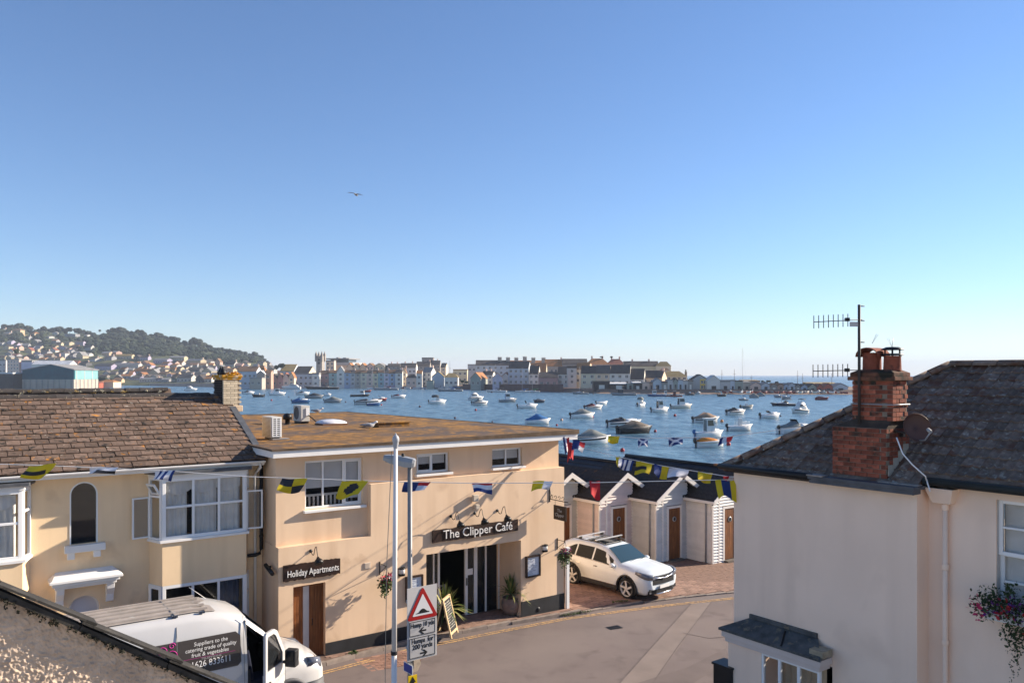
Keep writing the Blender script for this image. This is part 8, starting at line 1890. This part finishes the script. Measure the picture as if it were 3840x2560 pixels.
# hillside and town houses at left: u, v of base, width, wall, roof heights
HL = [(22, 1264, 30, 14, 6, 'pe', 'gy', 'h', 'pinkish villa at the far left under the skyline trees'), (60, 1252, 36, 15, 6, 'pe', 'br', 'h', 'peach villa on the skyline, right of the pinkish one'), (121, 1264, 22, 14, 6, 'cr', 'or_', 'h', 'cream villa on the skyline under the round trees'), (6, 1242, 20, 8, 3, 'wh', 'gy', 'h', 'white house cut off by the left frame edge on the skyline'), (206, 1256, 20, 8, 4, 'wh', 'gy', 'f', 'small white twin gable high on the hill'), (262, 1262, 50, 8, 2, 'gy', 'gy', 't', 'long flat grey building high on the hill'), (322, 1262, 12, 5, 3, 'wh', 'gy', 'g', 'tiny white cottage right of the long flat grey building'), (178, 1268, 16, 5, 3, 'wh', 'gy', 'g', 'little white bungalow below the twin gable'), (206, 1276, 24, 4, 3, 'wh', 'gy', 'g', 'low white bungalow among dark trees'), (98, 1270, 20, 6, 4, 'gy', 'dk', 'g', 'grey bungalow below the cream villa'), (3, 1296, 14, 9, 4, 'wh', 'gy', 'g', 'white house at the frame edge half way up the hill'), (72, 1298, 9, 8, 3, 'wh', 'gy', 'f', 'bright white narrow house half way up'), (40, 1322, 26, 8, 7, 'wh', 'rd', 'f', 'white house with a red roof above the salmon flats'), (52, 1340, 24, 8, 6, 'gy', 'rd', 'g', 'grey house with red roof just behind the salmon flats'), (106, 1324, 26, 10, 11, 'cr', 'rd', 'f', 'cream house with a steep red gable'), (134, 1322, 20, 12, 5, 'cr', 'gy', 'g', 'cream square house right of the steep red gable'), (112, 1345, 34, 12, 6, 'dg', 'dk', 'g', 'dark terrace below the cream square house'), (140, 1345, 20, 10, 6, 'wh', 'gy', 'f', 'white gabled house right of the dark terrace'), (165, 1330, 26, 9, 7, 'gy', 'sl', 'g', 'slate grey pair of houses mid hill'), (196, 1322, 24, 9, 9, 'wh', 'rd', 'f', 'white gable with a bright roof edge mid hill'), (214, 1336, 22, 9, 7, 'pk', 'br', 'g', 'pink house below the white gable with a bright edge'), (236, 1344, 17, 20, 5, 'wh', 'dk', 'f', 'tall white house front, alone, above the market hall'), (262, 1342, 30, 12, 7, 'gy', 'sl', 'g', 'grey slate terrace right of the tall white front'), (156, 1352, 30, 6, 6, 'pe', 'or_', 'g', 'orange roof peeping over the market hall'), (190, 1352, 26, 6, 6, 'cr', 'sl', 'g', 'slate roof peeping over the market hall'), (298, 1345, 30, 12, 14, 'cr', 'gy', 'f', 'large cream gable above the brick cottages'), (325, 1336, 18, 8, 5, 'wh', 'gy', 'g', 'white house right of the large cream gable'), (345, 1356, 30, 10, 5, 'wh', 'dk', 'g', 'white terrace with four bright fronts'), (365, 1345, 17, 7, 6, 'cr', 'gn_', 'f', 'small cream gable in front of the wood'), (276, 1368, 32, 8, 8, 'br', 'rd', 'g', 'red brick cottages right of the market hall'), (308, 1372, 34, 8, 8, 'dg', 'dk', 'g', 'dark roofed cottages behind the blue shed end'), (395, 1334, 30, 10, 6, 'pe', 'gy', 'g', 'pale peach row at the foot of the wood'), (426, 1330, 24, 9, 5, 'pk', 'gy', 'g', 'pink house at the foot of the wood'), (405, 1352, 30, 12, 6, 'gy', 'sl', 'g', 'grey slate row under the pale peach row'), (462, 1346, 64, 12, 6, 'cr', 'yb', 'g', 'long cream terrace with many windows'), (385, 1388, 76, 16, 8, 'li', 'sl', 'g', 'wide lilac grey block with dark windows'), (472, 1384, 100, 15, 8, 'wh', 'gy', 'g', 'long white terrace with three little gables'), (440, 1368, 40, 8, 7, 'wh', 'sl', 'g', 'white row wedged between cream terrace and lilac block'), (512, 1348, 26, 9, 8, 'dg', 'dk', 'f', 'dark gable with white barge boards'), (540, 1352, 30, 12, 7, 'li', 'dk', 'g', 'lilac house behind the dark gable'), (600, 1362, 62, 12, 6, 'li', 'gy', 'g', 'lilac terrace with a dark fence line in front'), (662, 1352, 60, 12, 5, 'cr', 'gy', 'g', 'upper cream terrace below the cedar trees'), (725, 1366, 66, 14, 6, 'cr', 'gy', 'g', 'lower cream terrace below the cedar trees'), (777, 1366, 28, 12, 7, 'wh', 'dk', 'f', 'white gabled trio in front of the wood'), (815, 1372, 20, 16, 12, 'pk', 'br', 'f', 'pink chapel gable with a small cross'), (860, 1376, 40, 10, 12, 'wh', 'dk', 'g', 'house with a big dark roof right of the chapel gable'), (893, 1382, 28, 12, 8, 'pk', 'pk_', 'g', 'pink roofed house above the cream chimney'), (640, 1392, 40, 8, 9, 'pe', 'or_', 'h', 'orange pyramid roofed house'), (520, 1402, 54, 10, 10, 'lb', 'or_', 'g', 'house with a long orange roof'), (575, 1412, 36, 12, 16, 'cr', 'gy', 'f', 'cream chapel with a pointed gable'), (608, 1412, 40, 10, 8, 'cr', 'br', 'g', 'cream side hall right of the pointed chapel gable'), (690, 1432, 58, 16, 12, 'wh', 'sl', 'g', 'white house with a broad slate roof near the quay'), (651, 1432, 22, 16, 14, 'gn', 'br', 'g', 'dark green sided house left of the broad slate roof'), (748, 1434, 32, 14, 14, 'dg', 'dk', 'f', 'dark gabled boathouse near the quay'), (780, 1434, 26, 14, 10, 'wh', 'or_', 'g', 'white quay cottage with an orange roof'), (775, 1402, 40, 10, 14, 'cr', 'gy', 'f', 'cream broad gable behind the white quay cottage'), (725, 1394, 50, 8, 8, 'dg', 'dk', 'g', 'row of dark roofs between the cream terraces and the quay'), (552, 1432, 78, 10, 5, 'wh', 'gy', 'g', 'long low white depot by the far quay'), (618, 1432, 34, 8, 6, 'gy', 'gy', 'g', 'grey quay store right of the long low depot'), (470, 1420, 40, 10, 7, 'lb', 'or_', 'g', 'blue-grey house half hidden by the mossy ridge'), (505, 1424, 44, 8, 6, 'li', 'sl', 'g', 'lilac house behind the long low depot'), (850, 1400, 50, 12, 8, 'pe', 'br', 'g', 'peach row just behind the cream chimney'), (905, 1396, 50, 12, 8, 'cr', 'or_', 'g', 'cream house with a rusty roof above the pale blue quayside house'), (1010, 1398, 34, 10, 6, 'wh', 'dk', 'g', 'white house at the foot of the wooded cliff'), (1035, 1408, 30, 10, 8, 'pk', 'rd', 'g', 'pink house below the wooded cliff'), (700, 1380, 34, 7, 5, 'wh', 'gy', 'g', 'white row under the lower cream terrace')]
ROOF['gn_'] = (.10, .12, .09); ROOF['pk_'] = (.36, .22, .18)
for i, (u, vb_, w_, hw, hr, wl_, rf__, kd, lb) in enumerate(HL):
    Y = on_hill(u, vb_) if u < 1060 else 620
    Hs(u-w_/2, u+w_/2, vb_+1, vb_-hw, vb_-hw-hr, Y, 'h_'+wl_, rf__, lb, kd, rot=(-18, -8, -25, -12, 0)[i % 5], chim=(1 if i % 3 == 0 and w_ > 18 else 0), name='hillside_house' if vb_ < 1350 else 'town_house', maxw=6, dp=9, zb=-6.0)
occ = [(h_[0], h_[1], h_[2]) for h_ in HL]; rr = random.Random(90); NW = dict(wh='white', cr='cream', gy='grey', li='lilac', pe='peach', st='stone', pk='pink'); NR_ = dict(sl='slate', gy='grey', or_='orange tiled', br='brown', dk='dark'); cnt = 0
while cnt < 105:
    if cnt < 75: u = rr.uniform(385, 1010); vb_ = rr.uniform(1366, 1436)
    else: u = rr.uniform(0, 330); vb_ = rr.uniform(1288, 1352)
    w_ = rr.uniform(16, 32)
    if any(abs(u-a) < (w_+c)/2*.75 and abs(vb_-b_) < 9 for a, b_, c in occ): 
        occ = occ if rr.random() < .97 else occ[1:]; continue
    occ.append((u, vb_, w_)); wl_ = rr.choice(list(NW)); rf__ = rr.choice(list(NR_)); up = vb_ < 1352 and cnt >= 75
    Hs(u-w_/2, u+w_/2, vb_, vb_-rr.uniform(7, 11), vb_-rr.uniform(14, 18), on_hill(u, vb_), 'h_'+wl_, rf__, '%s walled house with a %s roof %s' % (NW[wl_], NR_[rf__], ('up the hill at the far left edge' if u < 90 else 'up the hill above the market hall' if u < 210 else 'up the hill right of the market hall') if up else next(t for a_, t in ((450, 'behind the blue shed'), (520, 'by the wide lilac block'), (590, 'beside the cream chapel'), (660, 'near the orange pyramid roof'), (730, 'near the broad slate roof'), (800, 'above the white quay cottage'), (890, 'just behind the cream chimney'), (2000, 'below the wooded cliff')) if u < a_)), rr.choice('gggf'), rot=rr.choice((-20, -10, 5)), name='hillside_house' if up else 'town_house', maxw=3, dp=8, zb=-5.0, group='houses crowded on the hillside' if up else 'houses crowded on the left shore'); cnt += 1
occupied_more = occ
# ------------------------------------------------------------------ trees
TG = [M('crown_green_%d' % i, c, .85, .45, .5, rnd=.18) for i, c in enumerate(((.018, .029, .017), (.027, .037, .018), (.014, .023, .016)))]; BARK = M('bark', (.06, .045, .035), .95, .3, 3)
def crown(seed, sq, mat):
    rr = random.Random(seed); b = MB()
    lobes = [(Vector((rr.gauss(0, .34), rr.gauss(0, .34), rr.uniform(-.25, .45)*sq)), rr.uniform(.38, .62)) for _ in range(8)]
    for c, r_ in lobes:
        bm = bmesh.new(); bmesh.ops.create_icosphere(bm, subdivisions=2, radius=r_)
        for v in bm.verts: v.co = v.co*(1+.28*noise.noise(v.co*4.5+c*7)); v.co.z *= .85
        n = len(b.v); b.v += [tuple(v.co+c) for v in bm.verts]
        for f_ in bm.faces: b.f.append(tuple(n+v.index for v in f_.verts)); b.m.append(0); b.sm.append(False)
        bm.free()
    for _ in range(240):
        c, r_ = rr.choice(lobes); d = Vector((rr.gauss(0, 1), rr.gauss(0, 1), rr.gauss(0, 1))).normalized(); p = c+Vector((d.x, d.y, d.z*.85))*r_*rr.uniform(.9, 1.18); a = Vector((rr.gauss(0, 1), rr.gauss(0, 1), rr.gauss(0, 1))).normalized(); e = a.cross(d).normalized(); s = rr.uniform(.06, .13)
        b.face([p-a*s, p+e*s, p+a*s, p-e*s], 0)
    return b.mesh('crown', mat)
CR = [crown(i, (1, .8, 1.2, .7, 1, .9)[i], TG[i % 3]) for i in range(6)]
TRK = MB().tube([(0, 0, -1), (.02, 0, -.5), (0, .02, .0)], .07, 0, 6, r1=.04).mesh('trunk', BARK)
def tree(u, v, r_px, Y, label, group=None, k=None, vs=1.0, name='hill_tree'):
    s = r_px*Y/F; P = pd(u, v, Y); o = empty(name, (P.x, P.y, P.z-s*1.45), random.uniform(0, 6.28), label, 'tree', group)
    link('crown', CR[k if k is not None else random.randrange(6)], o, (0, 0, s*1.0), (0, 0, 0), (s, s, s*vs)); link('trunk', TRK, o, (0, 0, s*.9), None, (s, s, s*1.1))
random.seed(12)
GT = 'trees on the wooded hillside'
for u, v, r in ((22, 1224, 20), (5, 1238, 16), (52, 1222, 14), (78, 1216, 17), (76, 1232, 16), (105, 1228, 18), (118, 1240, 14), (150, 1236, 13), (166, 1228, 15), (182, 1236, 14), (205, 1232, 17), (224, 1230, 16), (246, 1236, 14), (262, 1232, 13), (288, 1236, 15), (310, 1242, 14), (330, 1246, 15), (352, 1250, 12), (374, 1238, 6), (412, 1240, 16), (430, 1236, 18), (452, 1234, 20), (472, 1244, 14), (500, 1246, 14), (520, 1240, 17), (540, 1250, 16), (566, 1256, 14), (592, 1254, 19), (612, 1262, 16), (638, 1268, 18), (660, 1268, 17), (680, 1286, 15), (712, 1284, 19), (735, 1274, 24), (760, 1288, 20), (785, 1298, 15), (804, 1306, 12), (830, 1306, 14), (852, 1312, 13), (872, 1314, 12), (893, 1316, 13), (915, 1322, 12), (935, 1328, 12), (955, 1324, 15), (975, 1334, 12), (990, 1346, 10), (1002, 1356, 9)):
    tree(u, v, r*1.0, YR-20, 'tree crown breaking the skyline of the wooded hill', 'skyline trees on the hill')
n = 0; occupied = occupied_more
while n < 190:
    u = random.uniform(-10, 1005); lo = interp(SKYL, u)+6; hi = 1302 if u < 140 else (1322 if u < 260 else (1332 if u < 700 else 1358)); hi = max(hi, lo+12) 
    v = random.uniform(lo, hi)
    if any(abs(u-a) < w_/2+9 and b_-22 < v < b_+9 for a, b_, w_ in occupied): continue
    if (380 < u < 440 and 1266 < v < 1280) or (480 < u < 545 and 1266 < v < 1282) or (735 < u < 810 and 1318 < v < 1332): continue
    Y = on_hill(u, v+9); tree(u, v, random.uniform(9, 15), Y, 'leafy tree in the mass of the wooded hillside', GT); n += 1
wd = MB(); rr = random.Random(77); bm = bmesh.new(); bmesh.ops.create_icosphere(bm, subdivisions=2, radius=1.0); iv = [v.co.copy() for v in bm.verts]; bf = [tuple(v.index for v in f_.verts) for f_ in bm.faces]; bm.free(); cnt = 0
while cnt < 760:
    u = rr.uniform(-40, 1012); lo = interp(SKYL, u)+1; hi = 1300 if u < 140 else (1316 if u < 260 else (1330 if u < 700 else 1356)); v = lo+(max(hi, lo+14)-lo)*rr.random()
    if any(abs(u-a) < w_/2+7 and b_-20 < v < b_+6 for a, b_, w_ in occupied): continue
    if (380 < u < 440 and 1264 < v < 1278) or (480 < u < 545 and 1264 < v < 1280) or (735 < u < 810 and 1316 < v < 1330): continue
    Y = on_hill(u, v+5); k = Y/F; P = pd(u, v, Y); s = rr.uniform(6, 12)*k; nn = len(wd.v); of = Vector((rr.random()*50, 0, 0)); mi = rr.randrange(3)
    wd.v += [tuple(P+Vector((p.x*s*1.15, p.y*s, p.z*s*.8))*(1+.45*noise.noise(p*2.2+of)+.2*noise.noise(p*6+of))) for p in iv]
    for f_ in bf: wd.f.append(tuple(nn+i for i in f_)); wd.m.append(mi); wd.sm.append(False)
    cnt += 1
tag(wd.build('woodland', TG), kind='stuff')
for u, v, r, lb in ((395, 1418, 16, 'dark bushy tree right of the blue shed'), (415, 1424, 14, 'second dark bush right of the blue shed'), (375, 1416, 12, 'dark bush against the pale end of the blue shed'), (60, 1312, 13, 'dark round tree between the red roofed houses'), (1055, 1366, 14, 'leafy tree behind the mustard roofed hall'), (1035, 1372, 11, 'leafy tree left of the mustard roofed hall'), (1005, 1352, 0, '')):
    if r: tree(u, v, r, 640, lb)
for u, v, r, lb in ((1735, 1426, 9, 'bushes below the yellowish block'), (1752, 1430, 8, 'small dark tree left of the timber boathouse'), (2862, 1428, 9, 'dark rounded shrub, left one above the sheds'), (2880, 1427, 8, 'dark rounded shrub, right one above the sheds'), (2912, 1431, 7, 'low shrub above the dark gabled shed'), (2962, 1434, 5, 'little shrub above the light grey-blue shed'), (2250, 1436, 7, 'ivy covered bush on the long black shed')): tree(u, v, r, 450, lb, vs=.8)
for u, v in ((2256, 1334), (2293, 1334)): tree(u, v+2, 6, 540, 'small round treetop on the ridge above the salmon roofs', 'pair of round treetops on the ridge', vs=.7)
# ================================================================== HAZE
hz = MB().box(-8600, 8600, -40, 9300, -4.6, 150).build('haze', None or bpy.data.materials.new('haze_air'))
mt = hz.data.materials[0]; mt.use_nodes = True; nt = mt.node_tree
for nd in list(nt.nodes):
    if nd.type == 'BSDF_PRINCIPLED': nt.nodes.remove(nd)
pv = nt.nodes.new('ShaderNodeVolumePrincipled'); pv.inputs['Color'].default_value = (.74, .84, 1.0, 1); pv.inputs['Density'].default_value = .00014; pv.inputs['Anisotropy'].default_value = 0
nt.links.new(pv.outputs[0], nt.nodes['Material Output'].inputs['Volume'])
tag(hz, kind='stuff')
